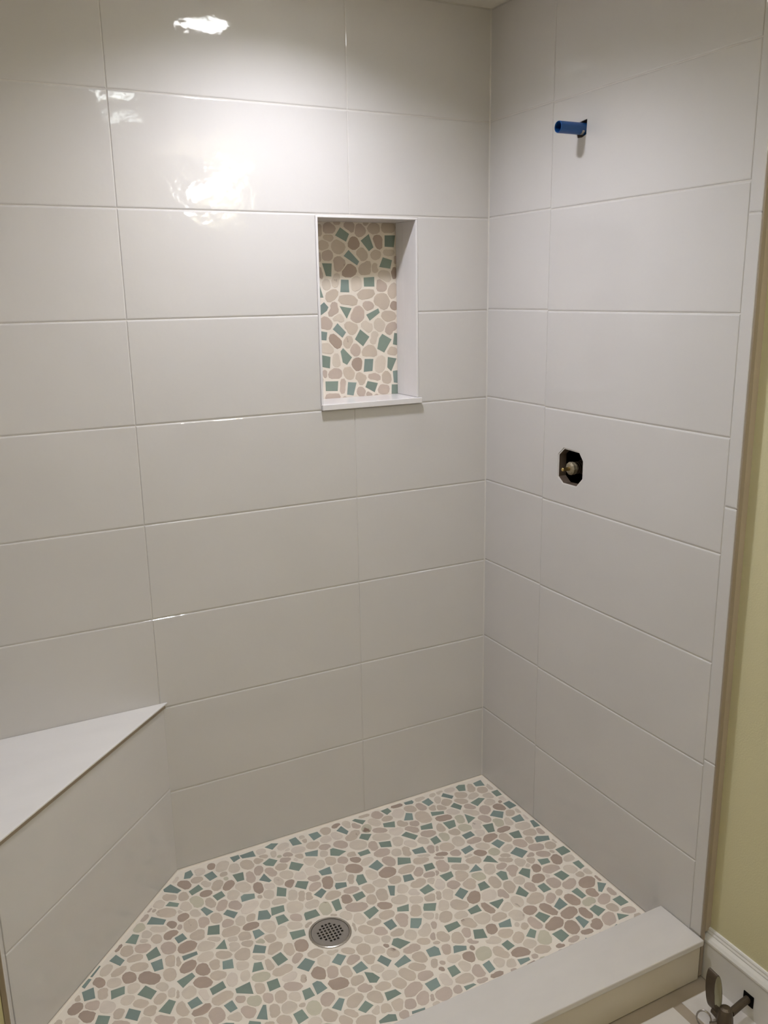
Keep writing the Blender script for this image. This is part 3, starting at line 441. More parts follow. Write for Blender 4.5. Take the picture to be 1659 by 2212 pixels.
3 -203 -1567 -226 -1530 -263 -1517 -288 -1503 -318 -1501 -356 -1501 -390 -1525 -400 -1567 -381 -1605 -348 -1624 -317 -1630 -287 -1638 -249 -1635 -219 -1608
1 -93 -1162 -103 -1119 -142 -1099 -177 -1096 -209 -1087 -249 -1091 -282 -1119 -291 -1162 -269 -1199 -246 -1229 -208 -1233 -176 -1233 -137 -1231 -108 -1203
1 -3503 -2280 -3503 -2256 -3518 -2237 -3540 -2226 -3567 -2218 -3594 -2229 -3607 -2254 -3610 -2280 -3596 -2301 -3583 -2317 -3566 -2337 -3537 -2348 -3512 -2331 -3506 -2303
1 -3142 -1424 -3162 -1398 -3184 -1384 -3204 -1370 -3232 -1355 -3266 -1362 -3286 -1390 -3285 -1424 -3276 -1453 -3254 -1471 -3228 -1477 -3203 -1483 -3168 -1484 -3142 -1460
1 -1965 -2574 -1980 -2546 -2010 -2537 -2028 -2526 -2052 -2518 -2080 -2524 -2104 -2543 -2113 -2574 -2101 -2604 -2078 -2622 -2052 -2627 -2029 -2621 -2005 -2618 -1977 -2605
0 -1283 -215 -1285 -172 -1308 -133 -1350 -116 -1392 -129 -1415 -161 -1446 -180 -1457 -215 -1456 -255 -1438 -296 -1396 -317 -1353 -302 -1327 -271 -1307 -246
2 -4661 -1102 -4678 -1072 -4705 -1058 -4729 -1056 -4751 -1052 -4774 -1058 -4805 -1070 -4818 -1102 -4803 -1132 -4772 -1142 -4750 -1148 -4729 -1148 -4700 -1152 -4670 -1135
2 -969 -1421 -983 -1384 -1012 -1361 -1046 -1363 -1072 -1367 -1109 -1359 -1147 -1379 -1151 -1421 -1132 -1456 -1101 -1473 -1071 -1472 -1042 -1501 -1006 -1489 -981 -1459
2 -3649 -1326 -3649 -1297 -3669 -1276 -3694 -1261 -3725 -1257 -3752 -1273 -3770 -1297 -3769 -1326 -3773 -1357 -3749 -1376 -3721 -1377 -3695 -1389 -3663 -1385 -3649 -1355
4 -165 -1853 -170 -1820 -180 -1780 -219 -1766 -255 -1783 -283 -1797 -296 -1825 -303 -1853 -313 -1889 -297 -1926 -259 -1944 -221 -1932 -196 -1907 -181 -1881
5 -1091 -1683 -1094 -1649 -1118 -1625 -1149 -1616 -1181 -1608 -1219 -1614 -1237 -1647 -1232 -1683 -1222 -1710 -1211 -1742 -1179 -1749 -1148 -1753 -1113 -1747 -1093 -1717
3 -2431 -1914 -2430 -1886 -2447 -1863 -2472 -1851 -2502 -1847 -2530 -1859 -2550 -1883 -2555 -1914 -2544 -1941 -2524 -1960 -2500 -1972 -2472 -1979 -2439 -1973 -2425 -1943
4 -558 -1164 -571 -1118 -615 -1101 -649 -1095 -680 -1097 -710 -1108 -734 -1130 -766 -1164 -763 -1211 -722 -1235 -679 -1226 -653 -1218 -628 -1211 -588 -1201
1 -1497 -2556 -1515 -2528 -1535 -2509 -1560 -2499 -1583 -2509 -1600 -2522 -1646 -2520 -1652 -2556 -1627 -2582 -1605 -2596 -1584 -2606 -1559 -2614 -1528 -2612 -1498 -2591
2 -2243 -1281 -2246 -1251 -2261 -1220 -2294 -1210 -2326 -1210 -2360 -1218 -2377 -1248 -2365 -1281 -2364 -1307 -2356 -1340 -2328 -1360 -2291 -1361 -2262 -1341 -2246 -1312
4 -1319 -2146 -1323 -2127 -1327 -2102 -1342 -2059 -1384 -2049 -1407 -2089 -1409 -2123 -1410 -2146 -1411 -2169 -1400 -2193 -1381 -2229 -1341 -2240 -1309 -2212 -1308 -2172
1 -2412 -964 -2415 -926 -2445 -903 -2479 -901 -2508 -897 -2539 -905 -2562 -930 -2574 -964 -2569 -1000 -2538 -1020 -2508 -1030 -2477 -1036 -2448 -1020 -2432 -993
3 -2171 -439 -2186 -408 -2204 -380 -2233 -363 -2270 -355 -2308 -368 -2331 -401 -2332 -439 -2312 -469 -2293 -493 -2268 -517 -2231 -526 -2194 -511 -2174 -476
3 -345 -1419 -347 -1384 -371 -1357 -403 -1344 -439 -1335 -476 -1349 -498 -1381 -500 -1419 -478 -1447 -465 -1475 -439 -1501 -400 -1505 -365 -1488 -348 -1453
3 -3727 -2177 -3725 -2153 -3740 -2134 -3760 -2116 -3789 -2111 -3811 -2131 -3817 -2156 -3820 -2177 -3820 -2199 -3809 -2221 -3789 -2242 -3759 -2242 -3738 -2222 -3731 -2198
4 -2206 -1600 -2227 -1574 -2246 -1556 -2268 -1545 -2296 -1531 -2333 -1534 -2353 -1565 -2345 -1600 -2340 -1628 -2318 -1647 -2294 -1658 -2266 -1666 -2231 -1662 -2206 -1636
3 -1404 -1665 -1415 -1634 -1435 -1609 -1464 -1594 -1496 -1599 -1526 -1608 -1546 -1634 -1555 -1665 -1542 -1695 -1528 -1725 -1497 -1738 -1466 -1728 -1438 -1719 -1408 -1700
1 -1872 -1678 -1887 -1649 -1911 -1632 -1936 -1624 -1964 -1609 -1997 -1618 -2014 -1647 -2024 -1678 -2013 -1709 -1988 -1728 -1962 -1740 -1933 -1745 -1902 -1737 -1879 -1711
2 -4034 -1550 -4028 -1524 -4039 -1497 -4067 -1484 -4096 -1487 -4122 -1499 -4131 -1526 -4129 -1550 -4130 -1573 -4123 -1601 -4098 -1620 -4066 -1618 -4044 -1596 -4043 -1568
1 -5344 -1602 -5353 -1583 -5366 -1570 -5382 -1560 -5404 -1548 -5436 -1547 -5453 -1572 -5447 -1602 -5431 -1621 -5416 -1633 -5401 -1644 -5380 -1652 -5348 -1656 -5331 -1631
0 -1544 -1588 -1545 -1559 -1552 -1521 -1585 -1498 -1619 -1525 -1637 -1547 -1655 -1563 -1673 -1588 -1674 -1621 -1662 -1658 -1625 -1676 -1588 -1662 -1565 -1638 -1551 -1614
1 -144 -2062 -149 -2031 -167 -2005 -196 -1988 -231 -1983 -264 -1998 -282 -2028 -281 -2062 -274 -2091 -258 -2118 -230 -2138 -196 -2132 -163 -2124 -141 -2096
1 -1626 -2822 -1635 -2796 -1651 -2775 -1674 -2758 -1703 -2759 -1727 -2773 -1739 -2798 -1736 -2822 -1742 -2848 -1731 -2876 -1703 -2884 -1675 -2880 -1656 -2862 -1638 -2846
1 -4366 -813 -4396 -791 -4421 -786 -4434 -775 -4455 -759 -4498 -744 -4526 -773 -4511 -813 -4493 -837 -4473 -850 -4454 -859 -4430 -871 -4392 -877 -4359 -853
2 -1482 -1141 -1512 -1108 -1547 -1097 -1569 -1087 -1597 -1074 -1633 -1077 -1663 -1102 -1677 -1141 -1660 -1179 -1624 -1194 -1595 -1199 -1568 -1199 -1539 -1194 -1498 -1181
1 -2564 -2134 -2572 -2108 -2588 -2087 -2612 -2075 -2639 -2075 -2665 -2084 -2683 -2106 -2693 -2134 -2687 -2163 -2664 -2182 -2635 -2176 -2613 -2189 -2583 -2187 -2564 -2163
3 -3315 -489 -3313 -465 -3313 -426 -3339 -385 -3384 -398 -3400 -442 -3402 -471 -3410 -489 -3421 -517 -3416 -556 -3386 -591 -3342 -582 -3320 -543 -3313 -514
4 -3545 -507 -3542 -472 -3558 -435 -3597 -428 -3630 -442 -3651 -461 -3665 -482 -3683 -507 -3691 -543 -3672 -578 -3633 -585 -3602 -565 -3580 -550 -3561 -533
1 -4057 -613 -4062 -589 -4069 -559 -4095 -535 -4130 -535 -4153 -563 -4167 -587 -4179 -613 -4167 -639 -4153 -663 -4130 -688 -4095 -692 -4064 -675 -4055 -641
5 -300 -2568 -308 -2532 -339 -2513 -371 -2514 -394 -2522 -420 -2522 -448 -2537 -466 -2568 -460 -2605 -428 -2624 -395 -2619 -374 -2610 -345 -2617 -315 -2601
2 -2839 -2795 -2838 -2771 -2851 -2748 -2875 -2736 -2901 -2738 -2921 -2754 -2931 -2774 -2940 -2795 -2945 -2822 -2922 -2837 -2897 -2833 -2877 -2845 -2850 -2843 -2842 -2817
1 -3824 -1824 -3821 -1800 -3828 -1769 -3856 -1758 -3885 -1763 -3904 -1783 -3914 -1803 -3921 -1824 -3922 -1848 -3915 -1878 -3887 -1893 -3858 -1884 -3839 -1864 -3829 -1844
3 -628 -2336 -622 -2300 -642 -2265 -681 -2262 -711 -2282 -730 -2296 -745 -2314 -766 -2336 -774 -2373 -755 -2407 -713 -2403 -687 -2387 -669 -2373 -646 -2361
3 -716 -2091 -714 -2062 -730 -2033 -758 -2014 -793 -2016 -822 -2034 -838 -2061 -838 -2091 -830 -2117 -822 -2149 -794 -2170 -757 -2172 -731 -2147 -729 -2114
0 -1472 -525 -1480 -484 -1518 -465 -1553 -470 -1581 -454 -1619 -457 -1644 -487 -1654 -525 -1643 -562 -1618 -591 -1584 -607 -1548 -599 -1517 -584 -1487 -562
1 -1924 -1460 -1927 -1429 -1944 -1401 -1974 -1383 -2009 -1388 -2029 -1414 -2042 -1436 -2060 -1460 -2063 -1495 -2041 -1522 -2009 -1533 -1977 -1527 -1952 -1511 -1932 -1489
2 -2303 -1451 -2297 -1421 -2308 -1387 -2340 -1371 -2374 -1383 -2396 -1404 -2409 -1426 -2421 -1451 -2420 -1480 -2408 -1513 -2377 -1531 -2343 -1521 -2319 -1501 -2308 -1475
3 -4959 -1830 -4980 -1815 -4992 -1806 -5003 -1796 -5021 -1788 -5057 -1772 -5085 -1794 -5071 -1830 -5046 -1847 -5030 -1854 -5018 -1860 -5001 -1872 -4968 -1884 -4938 -1865
1 -2687 -2334 -2697 -2311 -2709 -2291 -2731 -2279 -2756 -2275 -2784 -2283 -2797 -2308 -2801 -2334 -2782 -2352 -2775 -2374 -2756 -2391 -2729 -2394 -2701 -2387 -2680 -2364
1 -4540 -1587 -4547 -1565 -4559 -1546 -4578 -1529 -4605 -1525 -4633 -1534 -4649 -1559 -4639 -1587 -4627 -1603 -4621 -1624 -4604 -1641 -4577 -1651 -4551 -1637 -4538 -1612
1 -3412 -252 -3407 -221 -3421 -188 -3454 -173 -3490 -173 -3512 -202 -3526 -226 -3540 -252 -3541 -285 -3524 -317 -3490 -335 -3453 -335 -3424 -312 -3410 -281
2 -3144 -2692 -3146 -2673 -3159 -2661 -3173 -2647 -3198 -2631 -3229 -2635 -3243 -2663 -3227 -2692 -3215 -2707 -3205 -2719 -3194 -2738 -3169 -2756 -3138 -2749 -3129 -2718
3 -1157 -749 -1180 -712 -1215 -697 -1243 -690 -1273 -678 -1311 -681 -1343 -707 -1351 -749 -1325 -782 -1304 -808 -1273 -819 -1241 -815 -1207 -810 -1171 -790
3 -2392 -1213 -2414 -1182 -2442 -1166 -2467 -1159 -2491 -1163 -2521 -1162 -2558 -1175 -2570 -1213 -2547 -1245 -2518 -1262 -2492 -1267 -2468 -1263 -2440 -1263 -2401 -1251
2 -2693 -2197 -2702 -2171 -2719 -2150 -2744 -2143 -2769 -2139 -2799 -2143 -2811 -2171 -2804 -2197 -2803 -2220 -2794 -2245 -2771 -2261 -2742 -2261 -2724 -2238 -2707 -2221
1 -3009 -987 -3003 -957 -3012 -921 -3044 -897 -3081 -913 -3097 -946 -3105 -967 -3112 -987 -3129 -1018 -3117 -1052 -3083 -1069 -3047 -1062 -3027 -1033 -3018 -1009
0 -4240 -1863 -4240 -1846 -4240 -1819 -4260 -1796 -4292 -1790 -4318 -1809 -4314 -1844 -4308 -1863 -4305 -1877 -4303 -1898 -4291 -1931 -4257 -1940 -4236 -1911 -4240 -1880
1 -2635 -1542 -2641 -1516 -2657 -1495 -2679 -1474 -2712 -1469 -2740 -1486 -2757 -1512 -2754 -1542 -2738 -1563 -2727 -1582 -2711 -1613 -2677 -1620 -2652 -1596 -2638 -1570
3 -2726 -974 -2723 -936 -2752 -912 -2787 -908 -2816 -913 -2839 -928 -2857 -948 -2875 -974 -2881 -1012 -2855 -1040 -2817 -1037 -2791 -1025 -2770 -1015 -2742 -1004
1 -3790 -1413 -3792 -1386 -3809 -1366 -3832 -1350 -3862 -1342 -3886 -1362 -3885 -1394 -3894 -1413 -3901 -1439 -3889 -1466 -3862 -1481 -3833 -1471 -3809 -1460 -3791 -1439
2 -2275 -2010 -2285 -1979 -2310 -1960 -2339 -1960 -2360 -1968 -2382 -1970 -2414 -1979 -2430 -2010 -2414 -2041 -2382 -2051 -2362 -2061 -2338 -2065 -2313 -2057 -2290 -2039
1 -1588 -2100 -1595 -2069 -1623 -2053 -1648 -2046 -1672 -2046 -1697 -2053 -1725 -2069 -1738 -2100 -1727 -2132 -1697 -2147 -1671 -2146 -1649 -2149 -1618 -2153 -1592 -2133
5 -4555 -702 -4557 -676 -4567 -647 -4595 -631 -4625 -640 -4643 -662 -4661 -678 -4678 -702 -4674 -732 -4654 -755 -4626 -768 -4598 -760 -4572 -752 -4555 -729
1 -3223 -854 -3221 -825 -3238 -798 -3265 -780 -3300 -779 -3325 -801 -3339 -827 -3342 -854 -3342 -883 -3325 -908 -3300 -930 -3265 -931 -3240 -907 -3232 -879
1 -1570 -706 -1570 -670 -1588 -635 -1624 -617 -1663 -623 -1689 -649 -1698 -680 -1704 -706 -1716 -740 -1703 -779 -1665 -796 -1626 -785 -1604 -756 -1586 -733
3 -319 -667 -317 -627 -339 -591 -378 -572 -419 -584 -446 -608 -465 -635 -479 -667 -481 -706 -463 -746 -421 -761 -383 -741 -355 -723 -335 -698
2 -3821 -685 -3825 -664 -3831 -638 -3849 -600 -3888 -597 -3913 -629 -3918 -661 -3924 -685 -3918 -709 -3905 -732 -3886 -764 -3849 -769 -3824 -740 -3816 -710
4 -207 -2476 -195 -2445 -214 -2419 -243 -2409 -274 -2407 -303 -2419 -320 -2446 -323 -2476 -316 -2503 -301 -2528 -275 -2546 -242 -2549 -213 -2533 -208 -2500
4 -828 -567 -852 -528 -892 -517 -920 -513 -946 -509 -985 -501 -1030 -520 -1039 -567 -1013 -606 -976 -622 -946 -626 -919 -626 -879 -633 -838 -613
2 -2413 -1767 -2427 -1737 -2449 -1717 -2477 -1718 -2497 -1729 -2526 -1720 -2559 -1732 -2563 -1767 -2542 -1793 -2524 -1812 -2501 -1821 -2476 -1821 -2448 -1817 -2420 -1799
1 -2378 -818 -2382 -785 -2407 -762 -2435 -743 -2469 -744 -2499 -760 -2510 -791 -2512 -818 -2521 -852 -2503 -882 -2469 -889 -2436 -889 -2408 -874 -2395 -846
3 -1989 -2437 -1981 -2408 -1995 -2380 -2025 -2370 -2055 -2375 -2074 -2395 -2081 -2417 -2084 -2437 -2094 -2463 -2086 -2494 -2056 -2506 -2027 -2497 -2011 -2474 -2001 -2455
4 -2535 -1318 -2530 -1291 -2542 -1262 -2570 -1244 -2604 -1244 -2628 -1266 -2633 -1296 -2642 -1318 -2647 -1347 -2634 -1377 -2603 -1389 -2571 -1389 -2542 -1374 -2533 -1344
2 -4443 -942 -4444 -918 -4456 -893 -4479 -876 -4510 -875 -4532 -895 -4547 -916 -4548 -942 -4541 -964 -4532 -989 -4510 -1008 -4478 -1012 -4453 -994 -4444 -966
3 -3296 -1850 -3295 -1819 -3314 -1794 -3344 -1786 -3370 -1799 -3388 -1813 -3402 -1829 -3415 -1850 -3420 -1879 -3406 -1909 -3372 -1908 -3349 -1892 -3333 -1882 -3320 -1869
2 -1920 -1294 -1921 -1260 -1947 -1237 -1978 -1231 -2005 -1235 -2034 -1241 -2057 -1263 -2064 -1294 -2061 -1327 -2037 -1350 -2006 -1356 -1978 -1356 -1949 -1348 -1931 -1323
1 -1114 -2228 -1109 -2195 -1128 -2164 -1164 -2165 -1189 -2182 -1205 -2194 -1225 -2205 -1254 -2228 -1252 -2263 -1224 -2285 -1192 -2286 -1166 -2282 -1141 -2274 -1120 -2256
2 -2451 -293 -2460 -255 -2499 -243 -2524 -227 -2555 -223 -2584 -237 -2611 -258 -2623 -293 -2616 -330 -2589 -356 -2556 -366 -2523 -362 -2497 -346 -2470 -326
1 -3144 -1012 -3165 -983 -3190 -968 -3212 -958 -3237 -955 -3267 -958 -3297 -977 -3307 -1012 -3290 -1043 -3257 -1052 -3234 -1054 -3214 -1058 -3181 -1066 -3149 -1048
2 -452 -1248 -450 -1220 -455 -1182 -488 -1161 -527 -1162 -558 -1185 -576 -1215 -576 -1248 -562 -1274 -553 -1305 -528 -1338 -486 -1341 -455 -1314 -450 -1276
1 -750 -1257 -767 -1228 -787 -1206 -813 -1191 -844 -1187 -881 -1191 -907 -1220 -907 -1257 -886 -1285 -868 -1308 -844 -1328 -811 -1334 -776 -1323 -751 -1295
5 -734 -858 -750 -826 -768 -798 -798 -783 -834 -777 -868 -791 -891 -822 -894 -858 -889 -893 -868 -923 -832 -928 -800 -924 -763 -924 -739 -894
2 -170 -2753 -176 -2727 -189 -2702 -216 -2691 -244 -2691 -273 -2699 -289 -2725 -290 -2753 -282 -2778 -268 -2800 -245 -2819 -214 -2822 -188 -2806 -173 -2781
1 -3630 -1096 -3624 -1070 -3632 -1039 -3660 -1020 -3691 -1033 -3713 -1051 -3727 -1072 -3729 -1096 -3733 -1123 -3720 -1149 -3695 -1172 -3661 -1166 -3638 -1145 -3634 -1116
0 -2635 -294 -2651 -260 -2679 -241 -2707 -232 -2737 -227 -2769 -234 -2797 -257 -2806 -294 -2790 -327 -2764 -347 -2735 -352 -2706 -361 -2672 -355 -2643 -332
3 -38 -2861 -51 -2832 -76 -2817 -100 -2814 -122 -2810 -152 -2809 -183 -2826 -185 -2861 -161 -2885 -144 -2903 -122 -2911 -98 -2915 -66 -2916 -40 -2895
2 -4157 -392 -4179 -368 -4199 -355 -4217 -342 -4245 -320 -4280 -328 -4299 -358 -4297 -392 -4283 -418 -4265 -437 -4240 -438 -4215 -454 -4176 -459 -4156 -427
2 -3440 -1474 -3442 -1448 -3459 -1428 -3482 -1416 -3509 -1415 -3537 -1422 -3550 -1447 -3545 -1474 -3542 -1496 -3534 -1522 -3510 -1537 -3481 -1536 -3454 -1525 -3439 -1500
3 -3083 -515 -3091 -495 -3094 -465 -3116 -437 -3155 -426 -3187 -450 -3194 -487 -3186 -515 -3177 -536 -3175 -566 -3153 -598 -3114 -604 -3083 -579 -3075 -544
0 -2671 -716 -2682 -688 -2696 -661 -2723 -642 -2758 -639 -2789 -655 -2798 -688 -2800 -716 -2802 -746 -2788 -776 -2756 -787 -2723 -790 -2696 -771 -2686 -742
3 -3736 -1065 -3749 -1039 -3765 -1018 -3788 -1001 -3817 -1003 -3840 -1018 -3855 -1040 -3863 -1065 -3865 -1095 -3844 -1117 -3815 -1119 -3790 -1119 -3764 -1114 -3745 -1093
1 -2601 -548 -2615 -516 -2645 -501 -2668 -486 -2700 -471 -2732 -485 -2749 -516 -2746 -548 -2742 -577 -2730 -608 -2700 -626 -2666 -618 -2642 -598 -2617 -579
0 -2813 -729 -2812 -700 -2826 -670 -2861 -675 -2889 -660 -2916 -676 -2931 -702 -2946 -729 -2941 -762 -2913 -780 -2889 -798 -2856 -806 -2826 -789 -2813 -758
1 -750 -1948 -753 -1916 -773 -1888 -805 -1882 -835 -1886 -862 -1897 -878 -1920 -885 -1948 -887 -1980 -861 -1998 -836 -2017 -806 -2011 -782 -1997 -763 -1976
4 -4116 -763 -4122 -735 -4138 -710 -4166 -701 -4193 -704 -4219 -714 -4234 -737 -4240 -763 -4238 -790 -4223 -817 -4195 -828 -4168 -817 -4145 -806 -4124 -790
2 -2407 -656 -2410 -625 -2431 -601 -2458 -582 -2494 -576 -2522 -598 -2529 -630 -2535 -656 -2539 -687 -2524 -718 -2493 -733 -2459 -730 -2432 -711 -2418 -684
2 -116 -1306 -119 -1268 -149 -1246 -183 -1247 -210 -1247 -244 -1246 -277 -1267 -285 -1306 -268 -1340 -236 -1356 -212 -1374 -179 -1380 -146 -1369 -125 -1340
3 -1052 -2043 -1050 -2019 -1054 -1986 -1081 -1961 -1117 -1967 -1137 -1997 -1150 -2019 -1163 -2043 -1154 -2070 -1127 -2077 -1116 -2116 -1081 -2124 -1056 -2098 -1050 -2068
3 -3100 -1324 -3109 -1299 -3124 -1280 -3146 -1265 -3174 -1257 -3205 -1266 -3217 -1296 -3215 -1324 -3208 -1348 -3191 -1364 -3171 -1378 -3143 -1395 -3113 -1382 -3105 -1350
1 -2033 -861 -2039 -822 -2072 -801 -2106 -799 -2133 -803 -2155 -817 -2174 -835 -2204 -861 -2202 -901 -2172 -926 -2134 -923 -2109 -909 -2088 -901 -2062 -889
1 -3316 -982 -3312 -953 -3327 -925 -3355 -909 -3386 -919 -3404 -941 -3418 -959 -3432 -982 -3435 -1012 -3416 -1038 -3387 -1048 -3357 -1047 -3334 -1028 -3321 -1006
1 -1643 -241 -1654 -212 -1671 -188 -1695 -160 -1735 -148 -1769 -172 -1785 -207 -1777 -241 -1771 -269 -1756 -295 -1732 -324 -1692 -334 -1658 -311 -1643 -275
2 -3591 -1801 -3594 -1785 -3594 -1760 -3608 -1723 -3643 -1726 -3655 -1763 -3657 -1785 -3659 -1801 -3661 -1818 -3666 -1851 -3643 -1877 -3610 -1871 -3588 -1848 -3587 -1819
2 -4043 -450 -4044 -426 -4050 -394 -4077 -373 -4110 -380 -4133 -402 -4143 -427 -4150 -450 -4153 -478 -4138 -505 -4109 -517 -4078 -521 -4052 -503 -4040 -476
1 -4288 -448 -4298 -422 -4310 -394 -4336 -378 -4367 -384 -4388 -402 -4406 -422 -4418 -448 -4410 -476 -4389 -495 -4367 -514 -4336 -518 -4315 -495 -4302 -472
2 -2831 -1997 -2846 -1977 -2861 -1963 -2878 -1951 -2901 -1943 -2933 -1942 -2952 -1967 -2944 -1997 -2928 -2016 -2916 -2031 -2899 -2044 -2875 -2056 -2844 -2054 -2826 -2028
3 -1879 -645 -1871 -616 -1876 -575 -1912 -555 -1950 -567 -1972 -595 -1986 -619 -1994 -645 -1986 -671 -1987 -714 -1953 -736 -1915 -724 -1890 -699 -1886 -668
2 -2118 -2239 -2130 -2215 -2153 -2205 -2170 -2193 -2193 -2185 -2222 -2187 -2244 -2208 -2240 -2239 -2226 -2261 -2210 -2276 -2191 -2286 -2168 -2294 -2139 -2290 -2120 -2268
3 -434 -821 -447 -792 -463 -765 -490 -743 -528 -736 -564 -752 -582 -786 -572 -821 -562 -847 -553 -878 -527 -905 -488 -909 -455 -888 -437 -856
3 -1698 -2338 -1688 -2310 -1703 -2285 -1730 -2269 -1759 -2280 -1780 -2295 -1788 -2318 -1789 -2338 -1796 -2362 -1790 -2394 -1762 -2409 -1732 -2397 -1716 -2375 -1707 -2357
1 -1547 -2884 -1540 -2858 -1555 -2835 -1582 -2830 -1606 -2834 -1623 -2848 -1637 -2864 -1652 -2884 -1651 -2912 -1629 -2928 -1606 -2935 -1582 -2937 -1561 -2926 -1552 -2905
0 -583 -882 -575 -843 -596 -807 -635 -795 -671 -811 -698 -828 -717 -852 -728 -882 -735 -920 -714 -955 -675 -970 -639 -955 -628 -916 -624 -897
3 -232 -1706 -251 -1678 -274 -1662 -296 -1651 -323 -1643 -360 -1641 -387 -1668 -385 -1706 -366 -1734 -345 -1752 -321 -1760 -293 -1773 -258 -1769 -232 -1743
0 -1471 -818 -1477 -790 -1495 -768 -1519 -747 -1554 -736 -1587 -752 -1605 -784 -1599 -818 -1585 -842 -1575 -868 -1552 -892 -1516 -899 -1483 -882 -1467 -851
1 -555 -1700 -567 -1671 -587 -1650 -610 -1625 -643 -1628 -669 -1648 -681 -1674 -690 -1700 -688 -1730 -675 -1760 -644 -1776 -613 -1763 -590 -1747 -566 -1730
3 -1642 -1298 -1635 -1266 -1647 -1230 -1684 -1223 -1714 -1244 -1731 -1261 -1752 -1274 -1766 -1298 -1771 -1331 -1754 -1364 -1719 -1375 -1688 -1357 -1667 -1342 -1655 -1321
3 -3191 -427 -3185 -398 -3193 -360 -3227 -342 -3263 -357 -3283 -382 -3293 -405 -3300 -427 -3304 -455 -3299 -493 -3266 -512 -3233 -486 -3211 -471 -3198 -451
1 -2545 -652 -2540 -621 -2554 -588 -2588 -577 -2619 -594 -2639 -610 -2659 -626 -2677 -652 -2671 -684 -2654 -714 -2622 -727 -2590 -719 -2566 -702 -2551 -678
1 -501 -629 -526 -602 -547 -586 -568 -571 -601 -547 -649 -545 -666 -589 -637 -629 -624 -650 -611 -666 -597 -696 -561 -720 -513 -715 -488 -674
3 -758 -1122 -779 -1085 -813 -1068 -845 -1072 -867 -1076 -891 -1078 -935 -1084 -956 -1122 -933 -1159 -896 -1172 -867 -1172 -845 -1172 -816 -1172 -780 -1158
3 -1548 -124 -1558 -96 -1565 -60 -1597 -39 -1635 -43 -1664 -64 -1683 -92 -1693 -124 -1685 -157 -1664 -184 -1635 -208 -1598 -203 -1568 -184 -1544 -159
1 -2692 -1907 -2701 -1883 -2717 -1863 -2738 -1851 -2764 -1853 -2781 -1870 -2802 -1883 -2818 -1907 -2805 -1933 -2784 -1947 -2763 -1957 -2739 -1960 -2714 -1953 -2697 -1933
2 -2925 -487 -2937 -456 -2965 -440 -2988 -425 -3017 -422 -3040 -440 -3065 -457 -3074 -487 -3065 -518 -3045 -540 -3016 -550 -2987 -553 -2961 -540 -2941 -517
5 -336 -964 -338 -930 -360 -904 -388 -877 -428 -877 -455 -905 -454 -941 -460 -964 -473 -995 -465 -1035 -427 -1046 -389 -1045 -363 -1020 -350 -991
2 -1742 -1723 -1733 -1689 -1760 -1670 -1791 -1673 -1813 -1677 -1841 -1675 -1862 -1694 -1871 -1723 -1867 -1754 -1840 -1770 -1816 -1781 -1788 -1786 -1768 -1767 -1756 -1745
5 -1785 -305 -1780 -272 -1794 -235 -1831 -223 -1866 -234 -1889 -255 -1907 -278 -1918 -305 -1923 -340 -1902 -371 -1869 -390 -1832 -382 -1812 -352 -1794 -332
5 -705 -1405 -712 -1375 -728 -1348 -757 -1335 -788 -1343 -815 -1352 -835 -1375 -845 -1405 -835 -1435 -819 -1462 -789 -1474 -758 -1472 -731 -1458 -710 -1435
3 -2730 -2928 -2731 -2906 -2745 -2887 -2767 -2883 -2787 -2888 -2807 -2891 -2820 -2907 -2825 -2928 -2824 -2950 -2808 -2967 -2787 -2970 -2767 -2973 -2747 -2966 -2739 -2947
2 -70 -1617 -77 -1586 -96 -1559 -127 -1551 -158 -1551 -184 -1565 -200 -1590 -214 -1617 -214 -1652 -188 -1674 -158 -1684 -128 -1680 -101 -1670 -79 -1648
1 -3064 -702 -3069 -680 -3078 -656 -3098 -626 -3134 -624 -3156 -652 -3165 -679 -3167 -702 -3162 -725 -3155 -751 -3133 -776 -3098 -781 -3073 -756 -3062 -728
3 -1310 -587 -1329 -561 -1350 -546 -1368 -522 -1401 -504 -1442 -511 -1463 -548 -1442 -587 -1425 -607 -1414 -627 -1397 -653 -1363 -672 -1325 -658 -1310 -622
4 -3799 -518 -3811 -490 -3832 -472 -3857 -463 -3881 -463 -3908 -469 -3930 -489 -3938 -518 -3927 -546 -3906 -565 -3881 -572 -3857 -572 -3832 -565 -3808 -547
2 -1604 -917 -1584 -888 -1592 -854 -1622 -824 -1661 -838 -1678 -873 -1682 -898 -1690 -917 -1703 -946 -1696 -983 -1664 -1009 -1624 -1000 -1608 -960 -1608 -934
0 -2164 -264 -2177 -241 -2188 -219 -2207 -188 -2244 -177 -2274 -201 -2282 -236 -2282 -264 -2282 -292 -2271 -323 -2242 -342 -2206 -343 -2174 -327 -2155 -297
5 -1059 -890 -1059 -860 -1073 -830 -1103 -811 -1140 -808 -1167 -831 -1171 -865 -1168 -890 -1175 -916 -1172 -953 -1141 -977 -1103 -966 -1078 -943 -1067 -916
4 -850 -1346 -870 -1320 -888 -1301 -910 -1284 -939 -1284 -969 -1290 -995 -1312 -993 -1346 -978 -1372 -963 -1395 -939 -1409 -910 -1411 -879 -1403 -851 -1381
0 -2776 -152 -2776 -117 -2801 -91 -2835 -86 -2863 -94 -2885 -109 -2908 -125 -2925 -152 -2925 -189 -2901 -216 -2865 -217 -2838 -205 -2814 -197 -2791 -181
2 -399 -249 -415 -214 -446 -197 -473 -186 -506 -166 -543 -179 -559 -214 -567 -249 -561 -284 -532 -305 -504 -323 -469 -327 -436 -314 -409 -287
2 -1125 -205 -1132 -174 -1152 -148 -1181 -134 -1215 -127 -1250 -139 -1271 -169 -1270 -205 -1262 -236 -1237 -255 -1213 -275 -1179 -286 -1143 -273 -1126 -239
